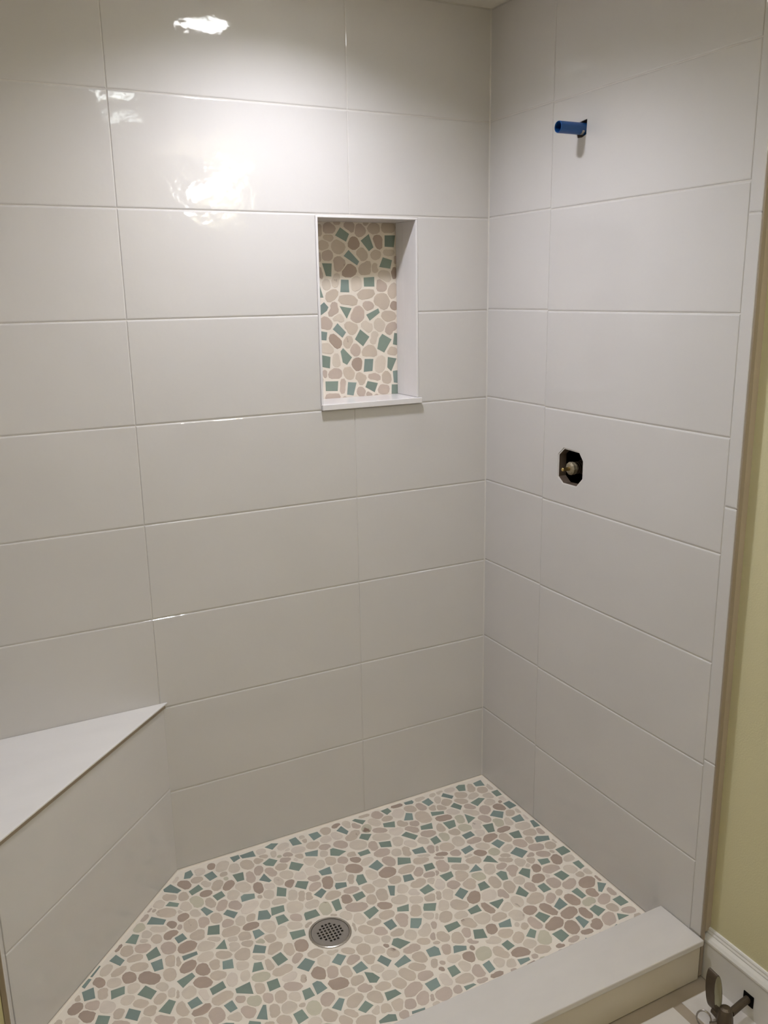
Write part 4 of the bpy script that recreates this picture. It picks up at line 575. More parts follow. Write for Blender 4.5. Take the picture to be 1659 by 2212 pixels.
1 -4010 -763 -4014 -744 -4018 -719 -4039 -701 -4068 -696 -4094 -711 -4107 -737 -4104 -763 -4099 -785 -4085 -803 -4066 -821 -4038 -829 -4009 -818 -4003 -787
0 -2293 -266 -2293 -233 -2313 -207 -2346 -200 -2375 -204 -2401 -216 -2423 -237 -2437 -266 -2430 -300 -2406 -323 -2376 -333 -2347 -329 -2318 -320 -2298 -297
0 -3766 -133 -3770 -104 -3787 -80 -3815 -67 -3846 -64 -3874 -78 -3882 -108 -3877 -133 -3885 -160 -3874 -189 -3845 -200 -3817 -192 -3791 -183 -3771 -162
1 -1311 -839 -1317 -811 -1335 -788 -1358 -768 -1392 -764 -1417 -785 -1441 -807 -1443 -839 -1432 -866 -1415 -889 -1390 -905 -1357 -916 -1327 -899 -1317 -866
4 -149 -703 -153 -674 -168 -647 -195 -624 -231 -625 -266 -637 -288 -667 -286 -703 -274 -733 -253 -753 -229 -774 -194 -790 -158 -773 -148 -735
2 -2230 -115 -2235 -84 -2252 -55 -2283 -42 -2316 -45 -2345 -59 -2363 -85 -2360 -115 -2358 -143 -2350 -178 -2318 -194 -2284 -186 -2259 -167 -2242 -143
5 -719 -683 -707 -651 -718 -613 -755 -597 -793 -604 -819 -628 -821 -661 -822 -683 -838 -714 -830 -753 -794 -770 -756 -764 -735 -734 -724 -708
1 -4516 -832 -4527 -812 -4536 -792 -4554 -771 -4582 -771 -4604 -787 -4611 -811 -4620 -832 -4618 -856 -4599 -871 -4580 -886 -4554 -892 -4532 -877 -4518 -856
1 -1689 -881 -1690 -850 -1708 -824 -1737 -810 -1768 -815 -1792 -832 -1807 -855 -1817 -881 -1815 -910 -1798 -936 -1769 -947 -1738 -948 -1713 -932 -1703 -905
2 -3824 -252 -3835 -224 -3859 -208 -3881 -198 -3907 -193 -3931 -205 -3956 -222 -3962 -252 -3953 -281 -3931 -299 -3907 -310 -3881 -306 -3859 -296 -3832 -282
1 -1893 -1950 -1903 -1926 -1926 -1915 -1944 -1904 -1968 -1892 -1995 -1899 -2008 -1924 -2008 -1950 -2001 -1973 -1989 -1993 -1967 -2007 -1941 -2008 -1919 -1994 -1904 -1975
3 -1653 -417 -1677 -392 -1693 -373 -1715 -362 -1742 -354 -1780 -351 -1811 -376 -1810 -417 -1785 -444 -1760 -457 -1739 -467 -1713 -479 -1676 -481 -1644 -457
3 -2170 -2913 -2163 -2891 -2175 -2870 -2198 -2864 -2219 -2871 -2236 -2879 -2250 -2893 -2256 -2913 -2258 -2936 -2242 -2955 -2220 -2961 -2198 -2959 -2180 -2949 -2174 -2930
2 -3658 -1436 -3669 -1412 -3691 -1402 -3708 -1394 -3729 -1390 -3757 -1387 -3776 -1408 -3772 -1436 -3759 -1456 -3745 -1470 -3730 -1486 -3705 -1492 -3684 -1479 -3667 -1461
4 -471 -1870 -470 -1841 -483 -1811 -515 -1801 -544 -1812 -567 -1825 -577 -1848 -582 -1870 -594 -1901 -578 -1929 -546 -1937 -517 -1929 -498 -1911 -480 -1894
3 -2291 -712 -2294 -685 -2310 -660 -2336 -646 -2366 -646 -2392 -661 -2405 -686 -2415 -712 -2408 -740 -2388 -759 -2366 -779 -2335 -781 -2311 -762 -2294 -740
1 -524 -1422 -527 -1386 -554 -1361 -590 -1368 -613 -1376 -632 -1385 -659 -1395 -680 -1422 -678 -1459 -653 -1485 -616 -1481 -592 -1469 -573 -1459 -546 -1449
3 -3952 -2070 -3958 -2050 -3975 -2040 -3991 -2032 -4011 -2020 -4032 -2030 -4043 -2049 -4043 -2070 -4039 -2089 -4028 -2106 -4010 -2117 -3988 -2120 -3969 -2109 -3957 -2091
1 -38 -1905 -38 -1872 -63 -1851 -94 -1850 -118 -1854 -141 -1861 -164 -1877 -183 -1905 -175 -1938 -145 -1953 -118 -1955 -95 -1955 -69 -1952 -43 -1935
4 -335 -1106 -356 -1071 -390 -1057 -418 -1059 -440 -1059 -467 -1059 -500 -1071 -524 -1106 -509 -1144 -469 -1156 -440 -1152 -418 -1152 -393 -1151 -360 -1139
1 -4502 -1698 -4494 -1679 -4496 -1652 -4518 -1636 -4544 -1647 -4560 -1664 -4564 -1683 -4568 -1698 -4572 -1717 -4565 -1738 -4546 -1756 -4520 -1755 -4508 -1728 -4505 -1711
0 -700 -510 -718 -486 -731 -463 -752 -440 -785 -435 -819 -446 -844 -474 -844 -510 -826 -538 -807 -559 -782 -573 -752 -581 -714 -578 -691 -547
3 -2691 -844 -2696 -815 -2721 -801 -2745 -799 -2766 -795 -2797 -792 -2824 -811 -2821 -844 -2806 -868 -2791 -888 -2768 -898 -2743 -898 -2715 -894 -2691 -874
4 -2967 -798 -2959 -768 -2978 -742 -3008 -736 -3036 -740 -3059 -753 -3073 -774 -3082 -798 -3076 -824 -3063 -848 -3039 -871 -3010 -853 -2996 -832 -2984 -817
4 -1720 -2935 -1743 -2911 -1768 -2905 -1785 -2903 -1800 -2905 -1812 -2911 -1846 -2909 -1867 -2935 -1846 -2961 -1815 -2962 -1800 -2965 -1786 -2965 -1768 -2966 -1739 -2961
2 -3519 -1103 -3510 -1075 -3527 -1053 -3553 -1045 -3579 -1050 -3599 -1063 -3611 -1081 -3618 -1103 -3622 -1129 -3605 -1151 -3579 -1157 -3554 -1158 -3537 -1140 -3528 -1122
2 -2949 -1046 -2938 -1024 -2934 -983 -2965 -962 -2999 -984 -3009 -1015 -3012 -1033 -3019 -1046 -3038 -1072 -3034 -1108 -3004 -1132 -2971 -1105 -2963 -1073 -2957 -1059
2 -651 -300 -662 -267 -684 -240 -713 -221 -748 -227 -771 -250 -793 -270 -807 -300 -800 -333 -782 -364 -749 -378 -717 -362 -694 -347 -666 -331
2 -1021 -717 -1022 -695 -1020 -656 -1048 -629 -1084 -651 -1103 -674 -1115 -695 -1124 -717 -1133 -748 -1121 -783 -1088 -803 -1050 -797 -1026 -771 -1022 -740
2 -905 -873 -908 -844 -926 -819 -956 -815 -982 -819 -1016 -815 -1038 -840 -1038 -873 -1027 -901 -1009 -923 -984 -939 -954 -942 -924 -930 -906 -904
3 -1002 -231 -1011 -208 -1015 -178 -1038 -145 -1078 -143 -1106 -171 -1114 -204 -1114 -231 -1114 -258 -1104 -289 -1077 -315 -1038 -318 -1008 -293 -998 -260
1 -182 -556 -189 -523 -211 -496 -241 -482 -273 -494 -296 -509 -324 -524 -339 -556 -327 -589 -306 -616 -275 -626 -244 -619 -215 -611 -190 -589
4 -4259 -812 -4267 -791 -4279 -773 -4297 -758 -4324 -751 -4347 -765 -4360 -788 -4353 -812 -4345 -829 -4339 -849 -4323 -871 -4296 -874 -4275 -856 -4262 -835
0 -1870 -1568 -1861 -1545 -1874 -1524 -1896 -1510 -1923 -1508 -1947 -1521 -1968 -1539 -1973 -1568 -1961 -1592 -1939 -1605 -1920 -1614 -1895 -1630 -1865 -1623 -1866 -1588
2 -480 -367 -501 -340 -523 -325 -544 -313 -574 -293 -615 -295 -635 -329 -621 -367 -607 -391 -595 -415 -572 -432 -541 -438 -502 -436 -476 -406
3 -1111 -1212 -1109 -1185 -1126 -1161 -1154 -1154 -1179 -1158 -1207 -1163 -1228 -1183 -1235 -1212 -1225 -1240 -1202 -1256 -1180 -1270 -1153 -1275 -1126 -1263 -1110 -1240
3 -773 -1655 -781 -1623 -808 -1605 -837 -1609 -858 -1609 -882 -1612 -898 -1631 -917 -1655 -914 -1687 -885 -1702 -860 -1709 -837 -1701 -815 -1695 -793 -1681
2 -110 -285 -113 -250 -137 -225 -168 -214 -201 -210 -230 -228 -246 -255 -257 -285 -253 -318 -234 -347 -201 -355 -169 -354 -138 -342 -119 -316
1 -2440 -2036 -2444 -2013 -2459 -1995 -2480 -1987 -2502 -1985 -2524 -1994 -2534 -2015 -2539 -2036 -2536 -2057 -2523 -2076 -2503 -2089 -2480 -2086 -2464 -2069 -2448 -2056
2 -668 -1587 -699 -1566 -722 -1563 -734 -1553 -753 -1537 -792 -1524 -819 -1550 -808 -1587 -780 -1606 -766 -1617 -753 -1636 -728 -1645 -694 -1646 -665 -1623
3 -1553 -1396 -1559 -1366 -1589 -1356 -1612 -1354 -1632 -1350 -1657 -1352 -1682 -1367 -1696 -1396 -1683 -1426 -1651 -1433 -1631 -1439 -1610 -1446 -1584 -1443 -1564 -1424
4 -621 -2901 -640 -2877 -666 -2871 -683 -2871 -698 -2867 -722 -2861 -750 -2872 -757 -2901 -737 -2924 -715 -2932 -698 -2935 -682 -2935 -661 -2938 -630 -2930
2 -2200 -2536 -2187 -2513 -2197 -2489 -2223 -2480 -2246 -2491 -2259 -2507 -2267 -2521 -2275 -2536 -2282 -2559 -2275 -2586 -2249 -2594 -2226 -2579 -2214 -2564 -2208 -2550
3 -799 -2919 -811 -2890 -843 -2885 -862 -2885 -876 -2889 -894 -2888 -919 -2895 -941 -2919 -924 -2945 -898 -2954 -877 -2953 -862 -2953 -845 -2949 -823 -2941
3 -2361 -394 -2374 -365 -2396 -347 -2421 -339 -2447 -335 -2473 -344 -2497 -363 -2502 -394 -2491 -422 -2468 -437 -2447 -452 -2420 -451 -2401 -434 -2369 -424
2 -237 -176 -235 -150 -229 -101 -266 -75 -305 -105 -320 -137 -330 -156 -340 -176 -361 -210 -351 -254 -310 -270 -271 -254 -249 -226 -236 -201
1 -3628 -1662 -3652 -1647 -3666 -1641 -3677 -1636 -3692 -1624 -3722 -1613 -3740 -1635 -3734 -1662 -3720 -1680 -3705 -1690 -3692 -1701 -3673 -1709 -3646 -1709 -3623 -1691
2 -1363 -426 -1390 -408 -1399 -389 -1413 -356 -1446 -351 -1474 -370 -1487 -399 -1497 -426 -1487 -454 -1469 -476 -1444 -493 -1414 -493 -1383 -484 -1364 -458
2 -2371 -1051 -2355 -1024 -2358 -986 -2392 -971 -2422 -996 -2434 -1020 -2445 -1034 -2453 -1051 -2449 -1069 -2459 -1112 -2428 -1132 -2397 -1108 -2388 -1078 -2382 -1064
0 -3173 -732 -3179 -708 -3197 -693 -3219 -690 -3242 -675 -3271 -679 -3283 -706 -3284 -732 -3277 -755 -3260 -771 -3240 -782 -3215 -792 -3190 -780 -3177 -757
1 -247 -1006 -247 -985 -242 -946 -270 -919 -305 -939 -324 -963 -333 -985 -342 -1006 -353 -1036 -340 -1068 -309 -1088 -272 -1083 -250 -1056 -247 -1026
1 -278 -343 -280 -303 -312 -280 -347 -280 -374 -286 -397 -297 -419 -315 -442 -343 -446 -383 -413 -407 -374 -397 -351 -389 -329 -383 -298 -373
1 -2940 -2767 -2929 -2746 -2937 -2722 -2965 -2729 -2979 -2741 -2990 -2746 -3007 -2751 -3020 -2767 -3017 -2788 -3005 -2807 -2985 -2818 -2963 -2811 -2953 -2793 -2949 -2779
1 -3934 -1218 -3953 -1200 -3968 -1191 -3982 -1184 -3999 -1176 -4029 -1168 -4054 -1187 -4033 -1218 -4018 -1231 -4006 -1239 -3998 -1252 -3978 -1269 -3949 -1270 -3929 -1247
4 -2159 -773 -2170 -749 -2188 -733 -2209 -727 -2232 -719 -2265 -717 -2278 -745 -2278 -773 -2266 -795 -2253 -815 -2233 -831 -2206 -835 -2180 -823 -2161 -801
3 -1332 -1020 -1319 -991 -1330 -958 -1362 -947 -1393 -957 -1414 -976 -1418 -1001 -1422 -1020 -1429 -1044 -1427 -1079 -1396 -1096 -1365 -1082 -1352 -1053 -1344 -1037
0 -649 -1028 -654 -997 -680 -981 -704 -971 -732 -963 -759 -974 -767 -1003 -765 -1028 -778 -1057 -762 -1084 -732 -1092 -704 -1086 -680 -1074 -663 -1054
2 -102 -869 -103 -836 -128 -816 -156 -803 -185 -807 -205 -825 -217 -847 -237 -869 -240 -902 -217 -927 -185 -933 -157 -929 -133 -916 -117 -895
2 -1465 -248 -1475 -217 -1504 -201 -1528 -193 -1554 -191 -1576 -205 -1602 -219 -1618 -248 -1608 -280 -1578 -295 -1553 -301 -1528 -303 -1504 -295 -1478 -279
1 -1976 -119 -1970 -93 -1981 -66 -2007 -43 -2041 -42 -2066 -66 -2074 -95 -2071 -119 -2067 -140 -2061 -166 -2042 -200 -2006 -197 -1992 -159 -1985 -138
3 -1891 -2930 -1910 -2909 -1934 -2906 -1948 -2908 -1959 -2904 -1979 -2898 -2003 -2906 -2009 -2930 -1999 -2952 -1975 -2957 -1960 -2960 -1947 -2960 -1932 -2957 -1906 -2953
3 -478 -520 -486 -499 -493 -474 -514 -455 -545 -449 -576 -461 -593 -489 -597 -520 -581 -545 -561 -560 -542 -577 -513 -590 -477 -585 -463 -551
0 -3045 -119 -3055 -93 -3072 -74 -3095 -65 -3121 -62 -3146 -71 -3161 -93 -3164 -119 -3162 -145 -3146 -167 -3119 -169 -3096 -172 -3073 -163 -3054 -145
3 -2849 -394 -2867 -369 -2891 -359 -2910 -352 -2932 -341 -2957 -347 -2973 -368 -2987 -394 -2973 -420 -2952 -435 -2931 -443 -2908 -444 -2887 -435 -2862 -422
2 -249 -1420 -230 -1392 -244 -1366 -272 -1353 -302 -1358 -324 -1375 -334 -1398 -337 -1420 -338 -1445 -331 -1475 -303 -1489 -273 -1483 -256 -1461 -249 -1439
1 -3773 -364 -3793 -349 -3800 -333 -3812 -310 -3838 -302 -3864 -314 -3874 -340 -3863 -364 -3861 -382 -3855 -403 -3837 -422 -3810 -426 -3785 -412 -3772 -389
2 -2889 -1086 -2877 -1066 -2878 -1037 -2902 -1017 -2931 -1028 -2939 -1059 -2947 -1072 -2952 -1086 -2965 -1109 -2959 -1139 -2931 -1145 -2904 -1144 -2884 -1127 -2886 -1101
3 -1240 -496 -1243 -468 -1262 -447 -1289 -446 -1314 -438 -1342 -444 -1355 -470 -1365 -496 -1355 -522 -1336 -539 -1315 -557 -1287 -558 -1261 -545 -1247 -522
3 -38 -2557 -38 -2542 -37 -2517 -54 -2490 -83 -2499 -100 -2519 -104 -2541 -106 -2557 -108 -2576 -104 -2601 -84 -2623 -54 -2624 -37 -2598 -38 -2573
1 -136 -428 -133 -401 -146 -374 -175 -366 -204 -366 -235 -371 -257 -395 -258 -428 -243 -454 -224 -472 -203 -487 -172 -504 -141 -489 -139 -452
2 -3131 -263 -3149 -242 -3165 -229 -3180 -210 -3206 -204 -3228 -218 -3242 -239 -3244 -263 -3242 -287 -3229 -309 -3205 -320 -3182 -309 -3162 -300 -3139 -288
2 -1140 -2541 -1140 -2519 -1153 -2499 -1175 -2493 -1196 -2499 -1208 -2513 -1221 -2524 -1231 -2541 -1232 -2563 -1220 -2584 -1196 -2587 -1178 -2577 -1162 -2571 -1148 -2559
4 -3641 -104 -3641 -81 -3652 -58 -3675 -44 -3702 -47 -3721 -64 -3732 -83 -3736 -104 -3736 -126 -3726 -150 -3702 -162 -3676 -160 -3659 -141 -3650 -123
2 -3373 -2119 -3369 -2102 -3373 -2080 -3392 -2066 -3414 -2075 -3423 -2095 -3428 -2107 -3437 -2119 -3439 -2136 -3434 -2157 -3416 -2170 -3394 -2163 -3382 -2146 -3380 -2130
0 -477 -84 -480 -51 -512 -37 -539 -38 -560 -38 -587 -37 -617 -51 -626 -84 -617 -116 -589 -134 -563 -142 -537 -138 -512 -131 -488 -114
1 -2964 -1941 -2989 -1922 -3014 -1923 -3023 -1919 -3035 -1911 -3059 -1902 -3081 -1916 -3080 -1941 -3070 -1961 -3055 -1975 -3037 -1980 -3021 -1971 -3011 -1962 -2982 -1963
1 -2439 -503 -2443 -479 -2458 -459 -2479 -445 -2506 -444 -2522 -466 -2532 -484 -2540 -503 -2544 -528 -2530 -550 -2506 -561 -2480 -557 -2460 -543 -2450 -524
2 -444 -1731 -446 -1706 -467 -1691 -489 -1685 -511 -1681 -534 -1688 -546 -1709 -549 -1731 -546 -1754 -536 -1778 -512 -1788 -489 -1778 -472 -1765 -457 -1752
4 -1248 -1154 -1271 -1132 -1290 -1120 -1310 -1120 -1326 -1116 -1350 -1114 -1384 -1122 -1386 -1154 -1356 -1173 -1339 -1181 -1325 -1188 -1307 -1198 -1279 -1202 -1250 -1187
1 -3781 -1308 -3787 -1288 -3804 -1277 -3820 -1274 -3837 -1269 -3858 -1271 -3876 -1285 -3875 -1308 -3866 -1326 -3847 -1332 -3834 -1336 -3819 -1346 -3795 -1349 -3782 -1330
2 -1673 -1736 -1662 -1714 -1664 -1681 -1693 -1668 -1719 -1690 -1722 -1719 -1729 -1726 -1735 -1736 -1751 -1757 -1753 -1792 -1722 -1798 -1698 -1783 -1689 -1760 -1684 -1748
2 -793 -370 -806 -350 -817 -330 -835 -308 -865 -301 -889 -320 -899 -346 -909 -370 -906 -398 -881 -411 -859 -417 -836 -429 -805 -425 -788 -400
3 -1736 -2470 -1745 -2464 -1749 -2459 -1749 -2430 -1769 -2424 -1792 -2427 -1808 -2446 -1804 -2470 -1792 -2486 -1780 -2497 -1766 -2504 -1748 -2512 -1723 -2514 -1705 -2495
1 -754 -201 -741 -172 -751 -137 -785 -126 -814 -146 -831 -164 -841 -182 -847 -201 -852 -225 -853 -265 -819 -277 -789 -255 -775 -235 -763 -220
2 -130 -2182 -131 -2160 -145 -2141 -168 -2139 -186 -2144 -207 -2145 -225 -2158 -229 -2182 -222 -2203 -207 -2219 -188 -2228 -167 -2228 -148 -2219 -134 -2202
2 -4361 -1343 -4359 -1333 -4355 -1312 -4363 -1272 -4390 -1297 -4395 -1324 -4396 -1335 -4398 -1343 -4400 -1353 -4412 -1383 -4396 -1413 -4368 -1393 -4356 -1372 -4359 -1353
2 -2172 -667 -2165 -642 -2183 -626 -2205 -620 -2226 -620 -2248 -626 -2267 -641 -2275 -667 -2267 -691 -2245 -703 -2224 -705 -2205 -713 -2178 -714 -2173 -687
1 -1611 -1496 -1606 -1471 -1623 -1453 -1647 -1448 -1669 -1448 -1687 -1459 -1697 -1477 -1704 -1496 -1693 -1513 -1687 -1533 -1671 -1554 -1647 -1542 -1636 -1523 -1624 -1512
2 -517 -2306 -516 -2283 -530 -2263 -554 -2260 -573 -2268 -589 -2275 -602 -2288 -608 -2306 -613 -2329 -598 -2348 -575 -2352 -556 -2344 -543 -2333 -529 -2323
3 -1896 -197 -1908 -182 -1915 -167 -1926 -140 -1955 -128 -1977 -150 -1982 -177 -1989 -197 -1986 -220 -1971 -238 -1953 -256 -1924 -262 -1898 -249 -1886 -223
1 -38 -2182 -38 -2165 -40 -2141 -62 -2132 -84 -2136 -104 -2144 -117 -2161 -116 -2182 -115 -2203 -103 -2219 -84 -2229 -60 -2238 -39 -2225 -38 -2199
2 -5467 -1557 -5471 -1542 -5480 -1530 -5494 -1520 -5510 -1524 -5519 -1536 -5530 -1544 -5542 -1557 -5538 -1574 -5523 -1583 -5508 -1583 -5496 -1583 -5480 -1586 -5468 -1574
3 -2808 -319 -2817 -299 -2829 -283 -2847 -274 -2868 -270 -2890 -278 -2910 -293 -2917 -319 -2902 -340 -2879 -346 -2866 -357 -2847 -365 -2820 -366 -2804 -345
3 -1943 -2093 -1939 -2074 -1944 -2050 -1966 -2040 -1988 -2051 -2000 -2065 -2002 -2081 -2007 -2093 -2013 -2110 -2013 -2137 -1990 -2146 -1969 -2131 -1959 -2117 -1950 -2106
3 -39 -1345 -39 -1328 -39 -1300 -59 -1279 -88 -1282 -104 -1308 -109 -1328 -118 -1345 -121 -1367 -110 -1390 -88 -1405 -60 -1407 -39 -1389 -39 -1362
3 -4491 -583 -4483 -559 -4494 -536 -4522 -536 -4538 -557 -4546 -565 -4556 -571 -4567 -583 -4584 -608 -4567 -627 -4543 -629 -4524 -617 -4513 -607 -4501 -598
3 -2040 -2225 -2031 -2208 -2030 -2180 -2056 -2179 -2074 -2191 -2086 -2201 -2094 -2212 -2101 -2225 -2105 -2244 -2100 -2268 -2078 -2278 -2058 -2264 -2050 -2246 -2046 -2235
4 -1231 -69 -1252 -39 -1290 -38 -1307 -39 -1321 -39 -1338 -38 -1378 -38 -1398 -69 -1372 -97 -1341 -103 -1322 -105 -1305 -107 -1284 -106 -1248 -101
2 -2709 -408 -2708 -388 -2721 -371 -2740 -366 -2761 -362 -2785 -364 -2800 -384 -2795 -408 -2785 -425 -2777 -442 -2761 -456 -2738 -462 -2717 -450 -2711 -427
2 -649 -1521 -660 -1502 -676 -1490 -692 -1483 -710 -1479 -732 -1481 -757 -1494 -757 -1521 -736 -1538 -720 -1545 -707 -1551 -691 -1563 -664 -1567 -646 -1547
1 -911 -75 -924 -44 -959 -38 -980 -37 -997 -37 -1018 -38 -1046 -48 -1057 -75 -1054 -107 -1023 -119 -998 -118 -981 -109 -964 -106 -935 -101
1 -2964 -231 -2959 -212 -2961 -185 -2984 -172 -3010 -175 -3025 -197 -3029 -216 -3031 -231 -3033 -248 -3034 -276 -3012 -296 -2986 -281 -2973 -261 -2968 -245
5 -3559 -1470 -3563 -1454 -3570 -1440 -3586 -1432 -3602 -1435 -3616 -1442 -3640 -1447 -3638 -1470 -3622 -1483 -3611 -1490 -3600 -1496 -3585 -1510 -3564 -1508 -3555 -1488
2 -3564 -301 -3563 -279 -3578 -264 -3598 -258 -3617 -258 -3634 -267 -3646 -282 -3652 -301 -3650 -321 -3636 -337 -3616 -340 -3599 -338 -3580 -334 -3567 -320
2 -904 -324 -887 -297 -902 -272 -932 -274 -952 -286 -974 -286 -990 -302 -998 -324 -995 -349 -980 -371 -956 -383 -930 -381 -916 -358 -912 -339
4 -996 -2925 -1018 -2914 -1024 -2902 -1035 -2895 -1049 -2895 -1064 -2898 -1084 -2905 -1092 -2925 -1080 -2944 -1061 -2949 -1048 -2951 -1036 -2951 -1020 -2953 -1000 -2946
4 -2088 -80 -2092 -52 -2118 -40 -2141 -38 -2159 -42 -2175 -50 -2193 -60 -2208 -80 -2207 -107 -2184 -123 -2160 -123 -2142 -114 -2131 -104 -2115 -97
2 -1688 -64 -1711 -38 -1744 -37 -1760 -38 -1772 -38 -1788 -37 -1821 -38 -1841 -64 -1816 -89 -1789 -93 -1772 -92 -1760 -92 -1742 -95 -1708 -92
3 -1308 -2918 -1314 -2903 -1324 -2891 -1339 -2888 -1352 -2888 -1367 -2891 -1373 -2904 -1379 -2918 -1379 -2934 -1367 -2945 -1352 -2948 -1339 -2948 -1324 -2945 -1314 -2933
1 -2431 -2959 -2436 -2944 -2448 -2935 -2462 -2937 -2472 -2937 -2484 -2938 -2497 -2945 -2504 -2959 -2500 -2975 -2487 -2983 -2473 -2985 -2461 -2985 -2451 -2980 -2440 -2972
2 -3825 -2449 -3839 -2440 -3848 -2435 -3855 -2429 -3864 -2432 -3881 -2422 -3901 -2430 -3898 -2449 -3883 -2461 -3868 -2461 -3863 -2463 -3856 -2467 -3836 -2479 -3819 -2469
3 -396 -1651 -398 -1627 -416 -1612 -439 -1614 -453 -1625 -464 -1630 -481 -1635 -502 -1651 -493 -1673 -469 -1678 -454 -1681 -439 -1688 -421 -1684 -405 -1671
1 -1447 -1077 -1486 -1064 -1500 -1059 -1510 -1059 -1519 -1055 -1538 -1046 -1580 -1045 -1565 -1077 -1538 -1089 -1525 -1091 -1517 -1091 -1509 -1099 -1479 -1121 -1439 -1113
2 -3063 -218 -3074 -199 -3089 -188 -3105 -184 -3120 -184 -3142 -181 -3163 -193 -3156 -218 -3140 -231 -3130 -240 -3120 -252 -3102 -262 -3081 -257 -3066 -240
4 -4822 -888 -4810 -867 -4816 -842 -4845 -854 -4856 -872 -4860 -878 -4865 -882 -4871 -888 -4897 -909 -4889 -933 -4861 -926 -4847 -914 -4841 -902 -4832 -898
2 -5287 -1355 -5285 -1345 -5284 -1328 -5296 -1316 -5311 -1329 -5319 -1337 -5328 -1344 -5334 -1355 -5333 -1368 -5327 -1382 -5314 -1391 -5296 -1394 -5284 -1381 -5285 -1365
2 -3050 -1480 -3039 -1456 -3061 -1446 -3081 -1448 -3094 -1454 -3105 -1459 -3116 -1466 -3128 -1480 -3134 -1502 -3120 -1519 -3095 -1510 -3085 -1493 -3080 -1491 -3072 -1488
1 -4577 -907 -4589 -895 -4597 -886 -4607 -881 -4621 -873 -4639 -874 -4649 -890 -4650 -907 -4641 -920 -4630 -928 -4619 -933 -4606 -940 -4589 -937 -4575 -925
3 -2447 -2885 -2439 -2873 -2436 -2851 -2454 -2843 -2470 -2855 -2475 -2870 -2476 -2878 -2484 -2885 -2491 -2898 -2489 -2917 -2472 -2923 -2456 -2915 -2449 -2902 -2448 -2892
3 -1331 -1197 -1357 -1186 -1369 -1183 -1376 -1175 -1388 -1167 -1415 -1155 -1436 -1171 -1428 -1197 -1412 -1213 -1397 -1218 -1387 -1223 -1374 -1227 -1349 -1237 -1323 -1225
2 -3500 -2399 -3504 -2386 -3514 -2379 -3525 -2376 -3536 -2376 -3547 -2379 -3560 -2385 -3564 -2399 -3558 -2412 -3547 -2420 -3537 -2425 -3524 -2429 -3513 -2422 -3505 -2412
1 -37 -264 -40 -253 -37 -231 -47 -189 -75 -218 -89 -234 -98 -248 -95 -264 -99 -281 -101 -311 -81 -340 -48 -335 -37 -298 -40 -276
0 -4066 -139 -4058 -120 -4061 -94 -4088 -98 -4102 -117 -4108 -125 -4114 -131 -4124 -139 -4144 -162 -4133 -184 -4108 -185 -4089 -173 -4080 -160 -4075 -150
0 -41 -569 -40 -554 -41 -531 -60 -520 -82 -522 -105 -527 -114 -548 -111 -569 -103 -584 -98 -601 -83 -619 -59 -625 -40 -609 -40 -584
4 -2185 -2631 -2187 -2619 -2195 -2610 -2205 -2603 -2218 -2600 -2231 -2607 -2239 -2618 -2240 -2631 -2232 -2641 -2228 -2652 -2218 -2661 -2204 -2665 -2190 -2658 -2187 -2643
2 -4478 -1741 -4471 -1733 -4468 -1717 -4475 -1687 -4494 -1711 -4496 -1730 -4497 -1737 -4500 -1741 -4500 -1748 -4514 -1774 -4499 -1793 -4480 -1776 -4476 -1756 -4476 -1747
4 -1784 -2540 -1787 -2528 -1790 -2514 -1803 -2505 -1818 -2508 -1827 -2519 -1836 -2528 -1837 -2540 -1837 -2552 -1831 -2565 -1819 -2574 -1803 -2573 -1792 -2563 -1787 -2551
3 -1590 -2967 -1595 -2953 -1608 -2946 -1619 -2945 -1629 -2945 -1643 -2944 -1652 -2953 -1655 -2967 -1651 -2979 -1641 -2988 -1630 -2993 -1619 -2993 -1606 -2990 -1597 -2980
2 -2681 -1734 -2676 -1723 -2670 -1697 -2684 -1665 -2706 -1704 -2703 -1729 -2705 -1731 -2706 -1734 -2705 -1737 -2711 -1748 -2714 -1799 -2689 -1778 -2683 -1755 -2680 -1744
3 -4222 -887 -4221 -873 -4225 -856 -4240 -846 -4257 -854 -4264 -868 -4271 -876 -4276 -887 -4276 -900 -4271 -914 -4258 -926 -4241 -921 -4231 -909 -4225 -898
1 -756 -77 -754 -54 -770 -38 -793 -39 -810 -39 -826 -47 -839 -59 -849 -77 -849 -100 -834 -117 -812 -121 -794 -111 -780 -105 -767 -94
3 -2135 -2568 -2140 -2557 -2148 -2548 -2158 -2540 -2171 -2538 -2184 -2543 -2191 -2555 -2191 -2568 -2188 -2580 -2181 -2589 -2170 -2595 -2158 -2597 -2145 -2592 -2140 -2580
2 -2046 -2315 -2055 -2303 -2063 -2295 -2074 -2293 -2084 -2293 -2098 -2291 -2112 -2299 -2115 -2315 -2103 -2327 -2094 -2334 -2084 -2337 -2073 -2341 -2060 -2339 -2045 -2331
1 -1213 -2487 -1212 -2474 -1218 -2460 -1232 -2455 -1246 -2459 -1256 -2466 -1264 -2476 -1270 -2487 -1271 -2502 -1261 -2514 -1247 -2519 -1233 -2516 -1226 -2505 -1216 -2499
1 -1017 -1328 -1028 -1308 -1053 -1307 -1065 -1308 -1073 -1310 -1081 -1314 -1111 -1308 -1123 -1328 -1111 -1348 -1089 -1352 -1075 -1352 -1064 -1352 -1053 -1349 -1030 -1347
4 -2504 -2115 -2509 -2104 -2517 -2097 -2525 -2089 -2538 -2083 -2552 -2088 -2558 -2102 -2555 -2115 -2551 -2124 -2547 -2136 -2537 -2144 -2524 -2145 -2510 -2140 -2507 -2126
1 -39 -880 -37 -868 -37 -849 -48 -824 -72 -830 -83 -852 -87 -867 -90 -880 -93 -895 -89 -914 -72 -926 -49 -934 -37 -910 -37 -891
